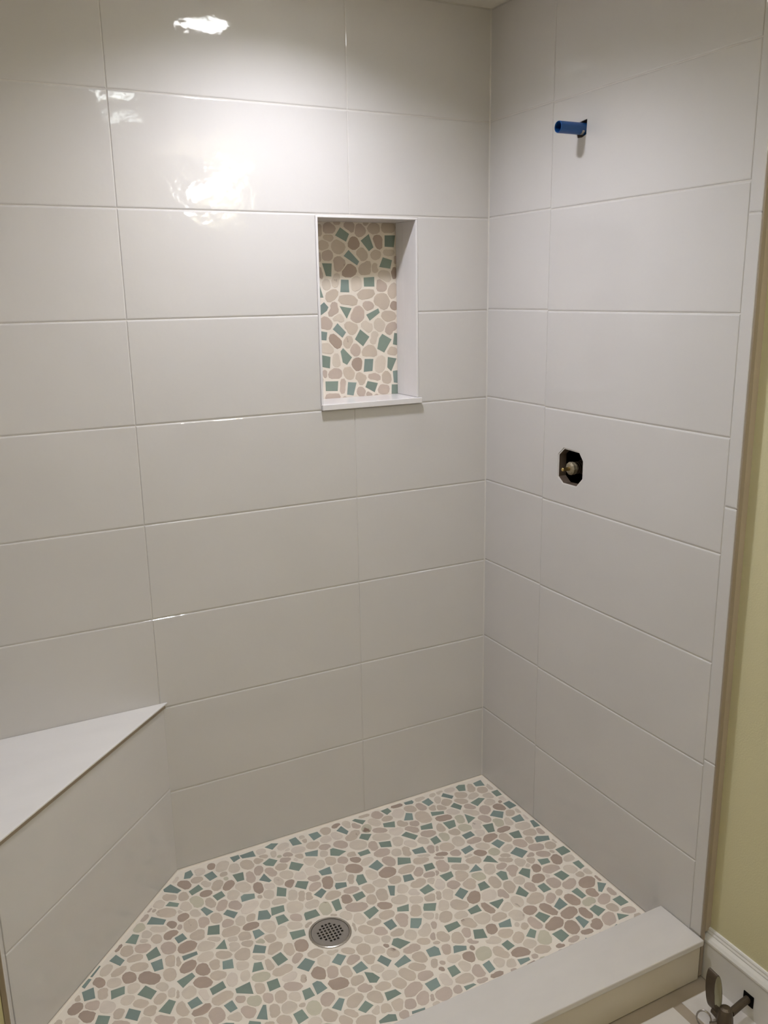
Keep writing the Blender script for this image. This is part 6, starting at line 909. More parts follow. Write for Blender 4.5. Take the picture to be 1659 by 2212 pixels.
NICHE_PEBBLES = """
2 -1848 6876 -1848 6890 -1847 6916 -1864 6939 -1893 6937 -1911 6916 -1915 6893 -1913 6876 -1915 6858 -1911 6836 -1893 6813 -1864 6811 -1846 6835 -1848 6861
3 -1681 6898 -1700 6929 -1728 6944 -1750 6960 -1779 6961 -1809 6953 -1832 6930 -1836 6898 -1835 6864 -1809 6842 -1777 6843 -1752 6843 -1722 6844 -1695 6864
3 -1623 6956 -1633 6973 -1653 6975 -1664 6977 -1674 6977 -1684 6975 -1703 6972 -1714 6956 -1702 6940 -1687 6933 -1674 6932 -1664 6935 -1651 6933 -1635 6940
3 -1454 6919 -1458 6947 -1478 6968 -1503 6975 -1529 6975 -1557 6970 -1584 6952 -1589 6919 -1564 6896 -1543 6885 -1526 6877 -1501 6855 -1470 6862 -1460 6892
3 -1316 6880 -1328 6910 -1351 6929 -1374 6950 -1408 6957 -1438 6940 -1449 6909 -1452 6880 -1456 6849 -1437 6821 -1407 6807 -1375 6814 -1349 6829 -1325 6849
2 -1143 6904 -1149 6938 -1176 6959 -1206 6967 -1235 6967 -1263 6957 -1285 6935 -1306 6904 -1289 6871 -1261 6853 -1235 6840 -1207 6846 -1178 6850 -1148 6869
2 -946 6918 -962 6957 -997 6974 -1027 6982 -1056 6982 -1086 6974 -1121 6956 -1132 6918 -1122 6879 -1090 6858 -1055 6861 -1029 6861 -995 6860 -961 6879
4 -1396 6745 -1409 6774 -1425 6801 -1454 6816 -1487 6817 -1515 6800 -1529 6773 -1544 6745 -1542 6710 -1515 6689 -1487 6675 -1455 6676 -1428 6691 -1402 6712
4 -1116 6763 -1113 6790 -1124 6819 -1151 6837 -1186 6839 -1220 6828 -1237 6796 -1224 6763 -1213 6742 -1205 6717 -1185 6691 -1149 6679 -1118 6700 -1115 6737
2 -1710 6800 -1722 6824 -1747 6832 -1766 6830 -1780 6830 -1799 6832 -1827 6826 -1840 6800 -1818 6778 -1796 6771 -1781 6767 -1764 6758 -1742 6761 -1723 6775
2 -1768 6720 -1780 6750 -1807 6764 -1830 6772 -1854 6776 -1878 6766 -1899 6748 -1910 6720 -1903 6691 -1878 6674 -1854 6666 -1831 6672 -1809 6679 -1782 6691
2 -1570 6705 -1585 6741 -1617 6759 -1644 6772 -1678 6785 -1712 6771 -1738 6743 -1745 6705 -1732 6670 -1709 6643 -1677 6629 -1642 6628 -1609 6642 -1584 6669
2 -1299 6628 -1312 6657 -1332 6677 -1354 6700 -1388 6703 -1417 6687 -1440 6662 -1444 6628 -1424 6603 -1405 6585 -1387 6559 -1354 6556 -1323 6568 -1301 6595
2 -1132 6625 -1138 6655 -1164 6671 -1188 6679 -1213 6681 -1235 6668 -1257 6652 -1271 6625 -1262 6595 -1239 6576 -1214 6567 -1188 6570 -1164 6579 -1143 6597
1 -961 6650 -976 6679 -1008 6685 -1029 6683 -1044 6683 -1065 6686 -1098 6680 -1112 6650 -1095 6622 -1065 6614 -1046 6608 -1027 6611 -1006 6611 -979 6623
3 -1722 6614 -1728 6644 -1749 6667 -1776 6677 -1803 6669 -1829 6662 -1852 6644 -1858 6614 -1853 6584 -1832 6562 -1803 6560 -1778 6558 -1751 6564 -1730 6585
3 -1867 6596 -1869 6604 -1868 6617 -1873 6649 -1897 6647 -1906 6622 -1905 6605 -1900 6596 -1902 6588 -1903 6574 -1897 6546 -1875 6550 -1865 6570 -1866 6586
3 -1574 6530 -1581 6566 -1609 6588 -1638 6608 -1674 6608 -1707 6594 -1726 6563 -1718 6530 -1717 6500 -1710 6461 -1676 6442 -1637 6449 -1611 6474 -1591 6499
4 -1437 6450 -1450 6489 -1482 6513 -1514 6530 -1550 6527 -1575 6503 -1594 6479 -1622 6450 -1623 6406 -1584 6384 -1547 6383 -1517 6382 -1488 6394 -1457 6414
3 -1852 6433 -1858 6444 -1861 6457 -1868 6486 -1896 6503 -1914 6476 -1907 6446 -1906 6433 -1899 6424 -1891 6419 -1891 6383 -1864 6364 -1847 6392 -1849 6418
2 -1265 6480 -1258 6516 -1273 6556 -1315 6562 -1348 6543 -1376 6533 -1403 6513 -1422 6480 -1419 6439 -1390 6409 -1350 6407 -1318 6410 -1282 6415 -1263 6446
2 -1182 6483 -1185 6496 -1181 6522 -1200 6537 -1225 6539 -1245 6523 -1252 6502 -1253 6483 -1252 6464 -1246 6441 -1225 6430 -1201 6431 -1180 6442 -1167 6461
3 -939 6571 -938 6579 -935 6595 -944 6615 -964 6614 -974 6595 -971 6579 -972 6571 -971 6563 -974 6547 -964 6527 -944 6527 -935 6547 -938 6563
4 -939 6427 -939 6443 -940 6468 -957 6496 -987 6490 -1000 6461 -1011 6446 -1010 6427 -1006 6411 -1002 6391 -988 6361 -958 6362 -942 6389 -939 6411
1 -1013 6398 -1026 6429 -1049 6451 -1077 6457 -1105 6462 -1139 6460 -1171 6437 -1180 6398 -1152 6369 -1121 6359 -1102 6347 -1075 6330 -1036 6330 -1009 6359
1 -1762 6309 -1768 6332 -1778 6355 -1801 6370 -1829 6372 -1852 6355 -1868 6335 -1871 6309 -1862 6286 -1852 6263 -1829 6248 -1801 6249 -1776 6261 -1761 6283
1 -1663 6353 -1647 6378 -1651 6415 -1682 6433 -1716 6420 -1729 6389 -1742 6373 -1755 6353 -1753 6327 -1746 6295 -1718 6273 -1683 6279 -1665 6309 -1665 6336
1 -1382 6314 -1383 6346 -1397 6381 -1431 6397 -1469 6394 -1500 6377 -1517 6346 -1516 6314 -1517 6282 -1505 6246 -1470 6229 -1433 6238 -1402 6253 -1383 6282
3 -1062 6289 -1078 6319 -1103 6335 -1126 6348 -1157 6364 -1192 6355 -1198 6318 -1199 6289 -1203 6259 -1186 6231 -1155 6223 -1124 6223 -1092 6229 -1067 6254
2 -937 6233 -934 6262 -938 6302 -972 6327 -1011 6312 -1036 6287 -1052 6262 -1062 6233 -1060 6201 -1043 6170 -1014 6143 -974 6149 -947 6175 -935 6205
2 -1676 6194 -1672 6233 -1701 6261 -1739 6263 -1769 6253 -1792 6240 -1819 6224 -1831 6194 -1832 6157 -1810 6124 -1772 6121 -1742 6136 -1718 6147 -1699 6167
2 -1434 6139 -1474 6178 -1511 6195 -1542 6200 -1569 6200 -1604 6200 -1660 6189 -1682 6139 -1640 6099 -1594 6091 -1567 6088 -1543 6085 -1504 6075 -1450 6088
2 -1218 6203 -1236 6250 -1290 6258 -1322 6257 -1347 6257 -1376 6255 -1410 6239 -1450 6203 -1430 6157 -1385 6139 -1348 6145 -1322 6148 -1294 6152 -1256 6165
2 -1030 6122 -1048 6163 -1072 6197 -1111 6213 -1153 6213 -1196 6203 -1230 6169 -1240 6122 -1219 6080 -1178 6064 -1151 6036 -1109 6021 -1065 6038 -1039 6078
3 -1231 6075 -1248 6103 -1272 6119 -1295 6126 -1318 6126 -1347 6126 -1374 6107 -1380 6075 -1363 6048 -1343 6029 -1320 6018 -1295 6024 -1272 6031 -1243 6044
4 -937 6069 -936 6090 -946 6111 -968 6120 -992 6123 -1013 6110 -1025 6090 -1033 6069 -1027 6046 -1011 6030 -991 6019 -968 6015 -944 6024 -935 6047
3 -1673 6042 -1684 6069 -1687 6109 -1720 6128 -1757 6118 -1776 6087 -1773 6058 -1783 6042 -1806 6010 -1798 5969 -1758 5965 -1727 5985 -1703 5996 -1678 6012
3 -1358 5981 -1358 6021 -1382 6056 -1419 6081 -1463 6074 -1494 6046 -1509 6013 -1529 5981 -1535 5936 -1502 5906 -1463 5888 -1421 5890 -1386 5911 -1361 5942
1 -1608 5943 -1626 5967 -1640 5988 -1664 5997 -1687 5992 -1707 5982 -1729 5969 -1753 5943 -1737 5914 -1697 5917 -1682 5916 -1667 5902 -1642 5900 -1612 5912
2 -949 5955 -971 5993 -1006 6011 -1037 6015 -1064 6015 -1099 6016 -1136 5996 -1150 5955 -1123 5920 -1095 5899 -1066 5889 -1036 5891 -1006 5899 -965 5914
3 -1750 5894 -1768 5926 -1792 5948 -1818 5967 -1853 5974 -1885 5957 -1913 5932 -1921 5894 -1908 5859 -1881 5837 -1849 5831 -1818 5822 -1781 5827 -1759 5858
2 -1438 5837 -1451 5874 -1486 5888 -1513 5898 -1544 5910 -1582 5907 -1614 5879 -1607 5837 -1580 5812 -1569 5785 -1544 5762 -1509 5757 -1475 5772 -1454 5802
1 -1254 5847 -1262 5878 -1295 5886 -1314 5899 -1341 5916 -1374 5908 -1402 5884 -1406 5847 -1379 5822 -1359 5806 -1339 5790 -1309 5774 -1276 5785 -1256 5814
1 -1093 5858 -1105 5890 -1128 5911 -1154 5932 -1190 5940 -1221 5921 -1242 5892 -1242 5858 -1238 5826 -1214 5805 -1188 5785 -1153 5778 -1121 5795 -1104 5826
3 -944 5818 -941 5857 -967 5887 -1005 5891 -1036 5881 -1061 5867 -1081 5846 -1096 5818 -1101 5780 -1074 5753 -1040 5739 -1008 5757 -995 5784 -967 5792
4 -1647 5698 -1669 5725 -1690 5741 -1711 5761 -1744 5782 -1787 5775 -1806 5737 -1800 5698 -1778 5672 -1760 5654 -1740 5631 -1705 5610 -1666 5623 -1644 5659
1 -1201 5720 -1181 5749 -1194 5778 -1224 5795 -1257 5790 -1278 5767 -1280 5739 -1278 5720 -1297 5693 -1289 5660 -1259 5642 -1224 5649 -1210 5681 -1205 5703
2 -1507 5683 -1508 5712 -1522 5742 -1553 5755 -1585 5751 -1606 5729 -1623 5709 -1634 5683 -1630 5654 -1612 5629 -1586 5609 -1553 5613 -1534 5639 -1522 5660
1 -1748 5621 -1772 5651 -1793 5672 -1819 5686 -1848 5685 -1884 5685 -1912 5659 -1918 5621 -1907 5586 -1872 5573 -1846 5567 -1820 5561 -1781 5556 -1749 5581
3 -1414 5589 -1419 5619 -1438 5640 -1463 5662 -1496 5664 -1522 5643 -1538 5618 -1548 5589 -1540 5560 -1518 5541 -1495 5521 -1463 5518 -1433 5532 -1417 5560
2 -1207 5566 -1226 5602 -1249 5631 -1283 5642 -1318 5645 -1350 5628 -1382 5605 -1405 5566 -1392 5522 -1345 5510 -1313 5512 -1287 5509 -1249 5501 -1206 5521
2 -940 5557 -949 5585 -972 5602 -996 5608 -1021 5614 -1045 5603 -1058 5581 -1076 5557 -1071 5526 -1041 5516 -1018 5512 -997 5509 -968 5506 -946 5527
1 -1675 5486 -1678 5506 -1681 5532 -1700 5566 -1736 5566 -1761 5539 -1766 5509 -1768 5486 -1771 5461 -1763 5430 -1735 5411 -1700 5409 -1670 5426 -1668 5462
4 -1399 5432 -1397 5463 -1412 5494 -1444 5508 -1478 5506 -1509 5492 -1529 5464 -1535 5432 -1523 5402 -1504 5378 -1479 5355 -1443 5353 -1412 5370 -1403 5403
1 -1100 5417 -1096 5452 -1105 5496 -1145 5520 -1190 5511 -1222 5484 -1236 5449 -1237 5417 -1241 5382 -1231 5338 -1192 5314 -1147 5322 -1115 5350 -1104 5386
3 -1840 5343 -1837 5357 -1840 5375 -1855 5386 -1876 5390 -1891 5376 -1893 5357 -1893 5343 -1890 5331 -1886 5317 -1875 5300 -1854 5296 -1840 5312 -1840 5331
3 -1649 5338 -1661 5375 -1692 5396 -1724 5402 -1753 5404 -1779 5389 -1808 5372 -1828 5338 -1818 5300 -1783 5282 -1751 5284 -1725 5281 -1692 5280 -1661 5301
2 -1493 5336 -1509 5364 -1528 5387 -1551 5411 -1585 5409 -1622 5403 -1643 5372 -1640 5336 -1629 5307 -1611 5283 -1585 5264 -1550 5258 -1515 5269 -1498 5302
2 -1345 5268 -1355 5300 -1383 5314 -1405 5332 -1437 5344 -1471 5332 -1487 5301 -1491 5268 -1464 5247 -1453 5227 -1437 5194 -1402 5189 -1373 5210 -1361 5240
3 -1166 5276 -1190 5303 -1217 5313 -1236 5322 -1257 5322 -1279 5317 -1320 5312 -1330 5276 -1301 5250 -1269 5247 -1254 5243 -1238 5240 -1208 5228 -1168 5239
2 -1026 5261 -1030 5289 -1048 5312 -1071 5335 -1106 5340 -1135 5319 -1152 5292 -1150 5261 -1150 5231 -1134 5204 -1104 5192 -1071 5184 -1037 5197 -1022 5229
3 -1616 5194 -1612 5211 -1607 5246 -1629 5281 -1667 5276 -1683 5237 -1682 5210 -1683 5194 -1686 5176 -1690 5142 -1669 5106 -1630 5113 -1618 5155 -1618 5179
3 -1050 5127 -1058 5161 -1087 5178 -1115 5182 -1141 5188 -1172 5183 -1192 5158 -1208 5127 -1198 5093 -1169 5075 -1141 5070 -1114 5070 -1083 5072 -1057 5093
3 -1678 5077 -1700 5115 -1743 5121 -1767 5121 -1788 5122 -1816 5126 -1857 5115 -1874 5077 -1853 5041 -1817 5027 -1789 5026 -1766 5029 -1741 5031 -1703 5041
3 -1359 5119 -1371 5142 -1387 5160 -1407 5174 -1433 5178 -1459 5169 -1473 5144 -1478 5119 -1472 5094 -1454 5075 -1433 5061 -1406 5058 -1380 5069 -1369 5095
3 -1277 5083 -1292 5095 -1304 5099 -1312 5105 -1324 5114 -1342 5114 -1353 5100 -1358 5083 -1350 5067 -1334 5061 -1323 5059 -1311 5056 -1295 5054 -1278 5064
5 -1918 5768 -1919 5805 -1940 5838 -1977 5848 -2012 5840 -2040 5824 -2070 5804 -2086 5768 -2076 5729 -2044 5707 -2013 5693 -1977 5687 -1943 5702 -1922 5732
3 -1959 5157 -1975 5188 -1987 5222 -2020 5244 -2061 5251 -2102 5235 -2121 5196 -2119 5157 -2108 5124 -2091 5092 -2060 5067 -2018 5061 -1979 5081 -1959 5118
5 -1914 6590 -1919 6623 -1937 6653 -1967 6679 -2010 6689 -2052 6672 -2074 6632 -2071 6590 -2049 6560 -2030 6537 -2007 6503 -1964 6486 -1921 6507 -1909 6552
2 -1980 5613 -1992 5644 -2006 5676 -2037 5697 -2079 5712 -2119 5691 -2127 5646 -2125 5613 -2125 5580 -2109 5547 -2078 5520 -2035 5516 -1996 5537 -1978 5575
4 -1918 6795 -1922 6837 -1953 6867 -1994 6867 -2028 6871 -2061 6858 -2089 6832 -2104 6795 -2095 6754 -2067 6723 -2030 6711 -1993 6717 -1962 6734 -1935 6758
3 -1970 5354 -1982 5388 -2006 5413 -2033 5439 -2077 5464 -2120 5440 -2125 5390 -2127 5354 -2123 5320 -2106 5286 -2073 5264 -2029 5252 -1985 5270 -1977 5318
2 -1912 6133 -1924 6164 -1933 6202 -1967 6227 -2008 6219 -2035 6191 -2058 6166 -2067 6133 -2061 6098 -2045 6061 -2008 6045 -1968 6045 -1936 6067 -1918 6099
5 -1930 6938 -1942 6966 -1963 6986 -1988 6994 -2014 6995 -2046 6994 -2074 6973 -2073 6938 -2054 6912 -2039 6890 -2014 6880 -1988 6880 -1956 6881 -1931 6904
4 -2008 6477 -2018 6504 -2035 6525 -2056 6553 -2094 6566 -2123 6540 -2126 6502 -2126 6477 -2126 6451 -2118 6421 -2092 6395 -2054 6394 -2033 6426 -2015 6449
0 -2013 5874 -2025 5895 -2046 5903 -2062 5907 -2078 5913 -2103 5915 -2121 5898 -2122 5874 -2111 5853 -2097 5840 -2079 5831 -2060 5830 -2039 5835 -2019 5849
2 -1883 5286 -1893 5302 -1901 5318 -1915 5334 -1939 5342 -1960 5329 -1965 5305 -1966 5286 -1964 5268 -1953 5252 -1937 5239 -1914 5233 -1893 5245 -1887 5267
5 -1928 5459 -1943 5479 -1961 5488 -1976 5498 -1996 5509 -2023 5507 -2044 5487 -2042 5459 -2024 5440 -2008 5430 -1994 5417 -1973 5410 -1946 5411 -1928 5432
1 -2029 6216 -2028 6240 -2043 6259 -2067 6265 -2087 6258 -2105 6250 -2118 6236 -2124 6216 -2125 6193 -2112 6174 -2089 6166 -2067 6171 -2054 6187 -2041 6199
2 -2068 6334 -2072 6347 -2081 6356 -2093 6358 -2104 6361 -2116 6357 -2123 6346 -2123 6334 -2123 6322 -2117 6311 -2104 6307 -2093 6311 -2081 6313 -2072 6322
2 -1281 6959 -1281 6976 -1295 6986 -1310 6988 -1322 6985 -1331 6979 -1344 6973 -1353 6959 -1349 6944 -1336 6934 -1323 6929 -1310 6933 -1301 6940 -1291 6947
1 -1899 5073 -1901 5085 -1909 5095 -1919 5105 -1934 5107 -1947 5099 -1954 5086 -1954 5073 -1951 5061 -1944 5052 -1934 5042 -1919 5039 -1906 5047 -1899 5060
2 -2075 6097 -2074 6109 -2078 6124 -2091 6134 -2107 6131 -2117 6119 -2123 6109 -2124 6097 -2124 6085 -2121 6070 -2107 6062 -2092 6065 -2082 6076 -2077 6087
5 -2078 6703 -2080 6714 -2085 6725 -2094 6738 -2111 6742 -2124 6729 -2125 6714 -2124 6703 -2125 6692 -2123 6678 -2111 6666 -2094 6666 -2081 6676 -2077 6691
2 -1602 5052 -1601 5066 -1612 5074 -1623 5082 -1636 5082 -1647 5074 -1654 5064 -1659 5052 -1659 5038 -1650 5026 -1636 5025 -1623 5026 -1612 5030 -1604 5040
3 -1923 5530 -1922 5541 -1923 5556 -1935 5568 -1953 5567 -1965 5556 -1969 5542 -1972 5530 -1969 5518 -1963 5506 -1952 5495 -1935 5489 -1922 5503 -1925 5521
5 -1908 5196 -1915 5206 -1922 5215 -1931 5223 -1945 5228 -1961 5225 -1969 5211 -1965 5196 -1960 5185 -1954 5175 -1944 5166 -1929 5160 -1913 5165 -1906 5180
0 -1838 6975 -1840 6989 -1853 6994 -1865 6993 -1873 6993 -1884 6994 -1896 6988 -1900 6975 -1895 6962 -1884 6955 -1873 6957 -1865 6957 -1853 6956 -1844 6963
2 -2057 6895 -2064 6907 -2072 6917 -2083 6922 -2095 6922 -2106 6917 -2114 6907 -2119 6895 -2114 6883 -2106 6873 -2095 6868 -2083 6868 -2072 6873 -2062 6882
2 -1927 5642 -1925 5655 -1933 5665 -1946 5668 -1957 5666 -1967 5661 -1976 5654 -1978 5642 -1976 5630 -1970 5619 -1958 5615 -1945 5615 -1935 5621 -1929 5631
3 -1199 5053 -1201 5069 -1212 5080 -1226 5083 -1239 5077 -1248 5071 -1258 5065 -1268 5053 -1266 5037 -1254 5027 -1239 5026 -1228 5029 -1218 5034 -1206 5040
"""
# ---------------------------------------------------------------- materials
def s2l(c):
    return tuple(((v/255.0)/12.92 if v/255.0 <= 0.04045 else ((v/255.0+0.055)/1.055)**2.4) for v in c)

def mat(name, rgb, rough=0.5, metal=0.0, spec=0.5, var=0.0, vscale=4.0, bump=0.0, bscale=20.0,
        bump2=0.0, bscale2=60.0, emit=None, estr=0.0, rnd=0.0, stretch=None, dark=None, dscale=30.0, dthr=0.68):
    """principled material with object-space noise for colour variation and relief"""
    M = bpy.data.materials.new(name)
    M.use_nodes = True
    nt = M.node_tree
    b = nt.nodes['Principled BSDF']
    lin = s2l(rgb)
    b.inputs['Base Color'].default_value = (*lin, 1)
    b.inputs['Roughness'].default_value = rough
    b.inputs['Metallic'].default_value = metal
    b.inputs['Specular IOR Level'].default_value = spec
    if emit:
        b.inputs['Emission Color'].default_value = (*emit, 1)
        b.inputs['Emission Strength'].default_value = estr
    N = nt.nodes.new; L = nt.links.new
    if var or bump or rnd or dark:
        tc = N('ShaderNodeTexCoord')
        oi = N('ShaderNodeObjectInfo')
        mul = N('ShaderNodeVectorMath'); mul.operation = 'MULTIPLY_ADD'
        comb = N('ShaderNodeCombineXYZ')
        for i in range(3):
            L(oi.outputs['Random'], comb.inputs[i])
        L(comb.outputs[0], mul.inputs[0])
        mul.inputs[1].default_value = (17.0, 31.0, 23.0)
        L(tc.outputs['Object'], mul.inputs[2])
        vec = mul.outputs[0]
        if stretch:
            mp = N('ShaderNodeMapping'); mp.inputs['Scale'].default_value = stretch
            L(vec, mp.inputs['Vector']); vec = mp.outputs[0]
    col = None
    if var or rnd:
        n = N('ShaderNodeTexNoise'); n.inputs['Scale'].default_value = vscale; n.inputs['Detail'].default_value = 4
        L(vec, n.inputs['Vector'])
        hsv = N('ShaderNodeHueSaturation')
        hsv.inputs['Color'].default_value = (*lin, 1)
        mr = N('ShaderNodeMapRange')
        mr.inputs['From Min'].default_value = 0.25; mr.inputs['From Max'].default_value = 0.75
        mr.inputs['To Min'].default_value = 1-var; mr.inputs['To Max'].default_value = 1+var
        L(n.outputs['Fac'], mr.inputs['Value'])
        if rnd:
            mr2 = N('ShaderNodeMapRange')
            mr2.inputs['To Min'].default_value = 1-rnd; mr2.inputs['To Max'].default_value = 1+rnd
            L(oi.outputs['Random'], mr2.inputs['Value'])
            mm = N('ShaderNodeMath'); mm.operation = 'MULTIPLY'
            L(mr.outputs[0], mm.inputs[0]); L(mr2.outputs[0], mm.inputs[1])
            L(mm.outputs[0], hsv.inputs['Value'])
        else:
            L(mr.outputs[0], hsv.inputs['Value'])
        col = hsv.outputs[0]
        L(col, b.inputs['Base Color'])
    if dark:
        n2 = N('ShaderNodeTexNoise'); n2.inputs['Scale'].default_value = dscale; n2.inputs['Detail'].default_value = 3
        mp2 = N('ShaderNodeMapping'); mp2.inputs['Scale'].default_value = (1, 0.25, 1); mp2.inputs['Rotation'].default_value = (0.3, 0.2, 0.7)
        L(vec, mp2.inputs['Vector']); L(mp2.outputs[0], n2.inputs['Vector'])
        r = N('ShaderNodeValToRGB'); r.color_ramp.elements[0].position = dthr; r.color_ramp.elements[1].position = dthr+0.06
        L(n2.outputs['Fac'], r.inputs['Fac'])
        mx = N('ShaderNodeMix'); mx.data_type = 'RGBA'
        L(r.outputs[0], mx.inputs['Factor'])
        if col: L(col, mx.inputs['A'])
        else: mx.inputs['A'].default_value = (*lin, 1)
        mx.inputs['B'].default_value = (*s2l(dark), 1)
        L(mx.outputs['Result'], b.inputs['Base Color'])
    if bump:
        bn = N('ShaderNodeTexNoise'); bn.inputs['Scale'].default_value = bscale; bn.inputs['Detail'].default_value = 1.5
        L(vec, bn.inputs['Vector'])
        bp = N('ShaderNodeBump'); bp.inputs['Strength'].default_value = 1.0; bp.inputs['Distance'].default_value = bump
        L(bn.outputs['Fac'], bp.inputs['Height'])
        last = bp
        if bump2:
            bn2 = N('ShaderNodeTexNoise'); bn2.inputs['Scale'].default_value = bscale2; bn2.inputs['Detail'].default_value = 3
            L(vec, bn2.inputs['Vector'])
            bp2 = N('ShaderNodeBump'); bp2.inputs['Strength'].default_value = 1.0; bp2.inputs['Distance'].default_value = bump2
            L(bn2.outputs['Fac'], bp2.inputs['Height'])
            L(bp.outputs[0], bp2.inputs['Normal'])
            last = bp2
        L(last.outputs[0], b.inputs['Normal'])
    return M

M_TILE = mat('glazed_white_tile', (212, 208, 204), rough=0.06, spec=0.5, var=0.02, vscale=3.5, bump=0.0024, bscale=5.5, bump2=0.0011, bscale2=14)
M_GROUT = mat('white_grout', (214, 209, 203), rough=0.9, spec=0.2, var=0.03, vscale=30)
M_FLOORGROUT = mat('cream_floor_grout', (236, 226, 212), rough=0.9, spec=0.2, var=0.03, vscale=30)
M_CURBTOP = mat('pale_stone', (212, 206, 200), rough=0.3, var=0.03, vscale=8, bump=0.0006, bscale=4, stretch=(1, 2.5, 1))
M_QUARTZ = mat('white_quartz', (232, 228, 224), rough=0.25, var=0.025, vscale=6, bump=0.0006, bscale=4, stretch=(1, 2.5, 1))
M_NICHETRIM = mat('white_niche_slab', (228, 224, 222), rough=0.2, var=0.025, vscale=9, stretch=(1, 3, 1))
M_GREEN = mat('olive_green_paint', (216, 208, 168), rough=0.75, spec=0.3, var=0.012, vscale=3, bump=0.0004, bscale=250)
M_CEILING = mat('ceiling_paint', (232, 226, 214), rough=0.85, spec=0.2, var=0.01, vscale=4, bump=0.0004, bscale=200)
M_CHIP = [mat('sea_glass_green', (134, 148, 136), rough=0.5, spec=0.35, var=0.05, vscale=30, rnd=0.09, bump=0.0004, bscale=90),
          mat('sea_glass_blue', (134, 149, 142), rough=0.5, spec=0.35, var=0.05, vscale=30, rnd=0.09, bump=0.0004, bscale=90)]
PEB = [(222, 209, 195), (215, 202, 186), (205, 190, 173), (198, 181, 167), (176, 157, 142), (202, 195, 174)]
M_PEB = [mat('pebble_' + n, c, rough=0.6, spec=0.3, var=0.045, vscale=22, rnd=0.045, bump=0.0006, bscale=70,
             stretch=(1, 2.2, 1), dark=(140, 118, 104), dscale=26, dthr=0.72)
         for n, c in zip(('cream', 'ivory', 'beige', 'pink', 'brown', 'sage'), PEB)]
M_BLUE = mat('blue_plastic', (20, 74, 138), rough=0.35, var=0.08, vscale=40)
M_BLUEIN = mat('dark_blue_plastic', (8, 26, 70), rough=0.6)
M_BRASS = mat('brass', (190, 165, 110), rough=0.35, metal=1.0, var=0.1, vscale=60)
M_NUT = mat('dull_nickel', (158, 146, 122), rough=0.55, metal=0.5, var=0.1, vscale=60)
M_STEEL = mat('brushed_steel', (170, 164, 158), rough=0.42, metal=0.85, var=0.03, vscale=60)
M_STEELRIM = mat('steel_rim', (185, 178, 168), rough=0.3, metal=0.9)
M_BLACK = mat('dark_cavity', (14, 12, 11), rough=0.9, spec=0.1)
M_BOARD = mat('cement_board', (98, 84, 72), rough=0.95, spec=0.1, var=0.08, vscale=60)
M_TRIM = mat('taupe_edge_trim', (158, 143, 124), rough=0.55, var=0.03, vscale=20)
M_TRIM2 = mat('beige_caulk', (178, 163, 142), rough=0.7, var=0.03, vscale=20)
M_WHITEWOOD = mat('white_trim_paint', (232, 228, 222), rough=0.4, var=0.01, vscale=10)
M_CURBFACE = mat('curb_face_tile', (208, 198, 180), rough=0.3, var=0.015, vscale=6)
M_BRONZE = mat('aged_bronze', (96, 84, 70), rough=0.45, metal=0.6, var=0.08, vscale=50)
M_CREAM = mat('cream_plastic', (205, 200, 172), rough=0.5, var=0.02, vscale=30)
M_FLTILE = mat('pale_floor_tile', (214, 207, 200), rough=0.35, var=0.03, vscale=6)
M_FLSTRIP = mat('taupe_floor_strip', (168, 154, 136), rough=0.5, var=0.05, vscale=10)
M_LENS = mat('lamp_lens', (255, 255, 255), rough=0.6, emit=(0.90, 1.0, 1.06), estr=62)
M_GLOBE = mat('lit_glass_shade', (255, 250, 240), rough=0.5, emit=(1.0, 0.97, 0.92), estr=34)
M_BAFFLE = mat('white_baffle', (235, 232, 226), rough=0.4, spec=0.4, var=0.01)

# ---------------------------------------------------------------- builders
def mesh_from(verts, faces, mats, fmat=None, origin=None, smooth=False, name='mesh'):
    """verts are in tile pitches (scene frame); returns mesh + world origin"""
    wv = [W(*v) for v in verts]
    if origin is None:
        lo = Vector((min(v.x for v in wv), min(v.y for v in wv), min(v.z for v in wv)))
        hi = Vector((max(v.x for v in wv), max(v.y for v in wv), max(v.z for v in wv)))
        origin = Vector(((lo.x+hi.x)/2, (lo.y+hi.y)/2, lo.z))
    me = bpy.data.meshes.new(name)
    me.from_pydata([v-origin for v in wv], [], faces)
    for mm in (mats if isinstance(mats, (list, tuple)) else [mats]):
        me.materials.append(mm)
    if fmat:
        for i, k in enumerate(fmat): me.polygons[i].material_index = k
    if smooth:
        for q in me.polygons: q.use_smooth = True
    me.update()
    return me, origin

WORLDLOC = {}
def link(name, me, origin, parent=None):
    o = bpy.data.objects.new(name, me)
    COL.objects.link(o)
    if parent is not None:
        o.parent = parent
        o.location = origin - WORLDLOC[parent]
    else:
        o.location = origin
    WORLDLOC[o] = origin
    return o
def part(name, verts, faces, mats, parent=None, fmat=None, origin=None, smooth=False):
    me, og = mesh_from(verts, faces, mats, fmat, origin, smooth, name)
    return link(name, me, og, parent)
def thing(name, label, cat, at, group=None):
    o = bpy.data.objects.new(name, None)
    COL.objects.link(o)
    o.empty_display_size = 0.05
    o.location = W(*at)
    WORLDLOC[o] = W(*at)
    o['label'] = label; o['category'] = cat
    if group: o['group'] = group
    return o
def struct(o):
    o['kind'] = 'structure'
    return o

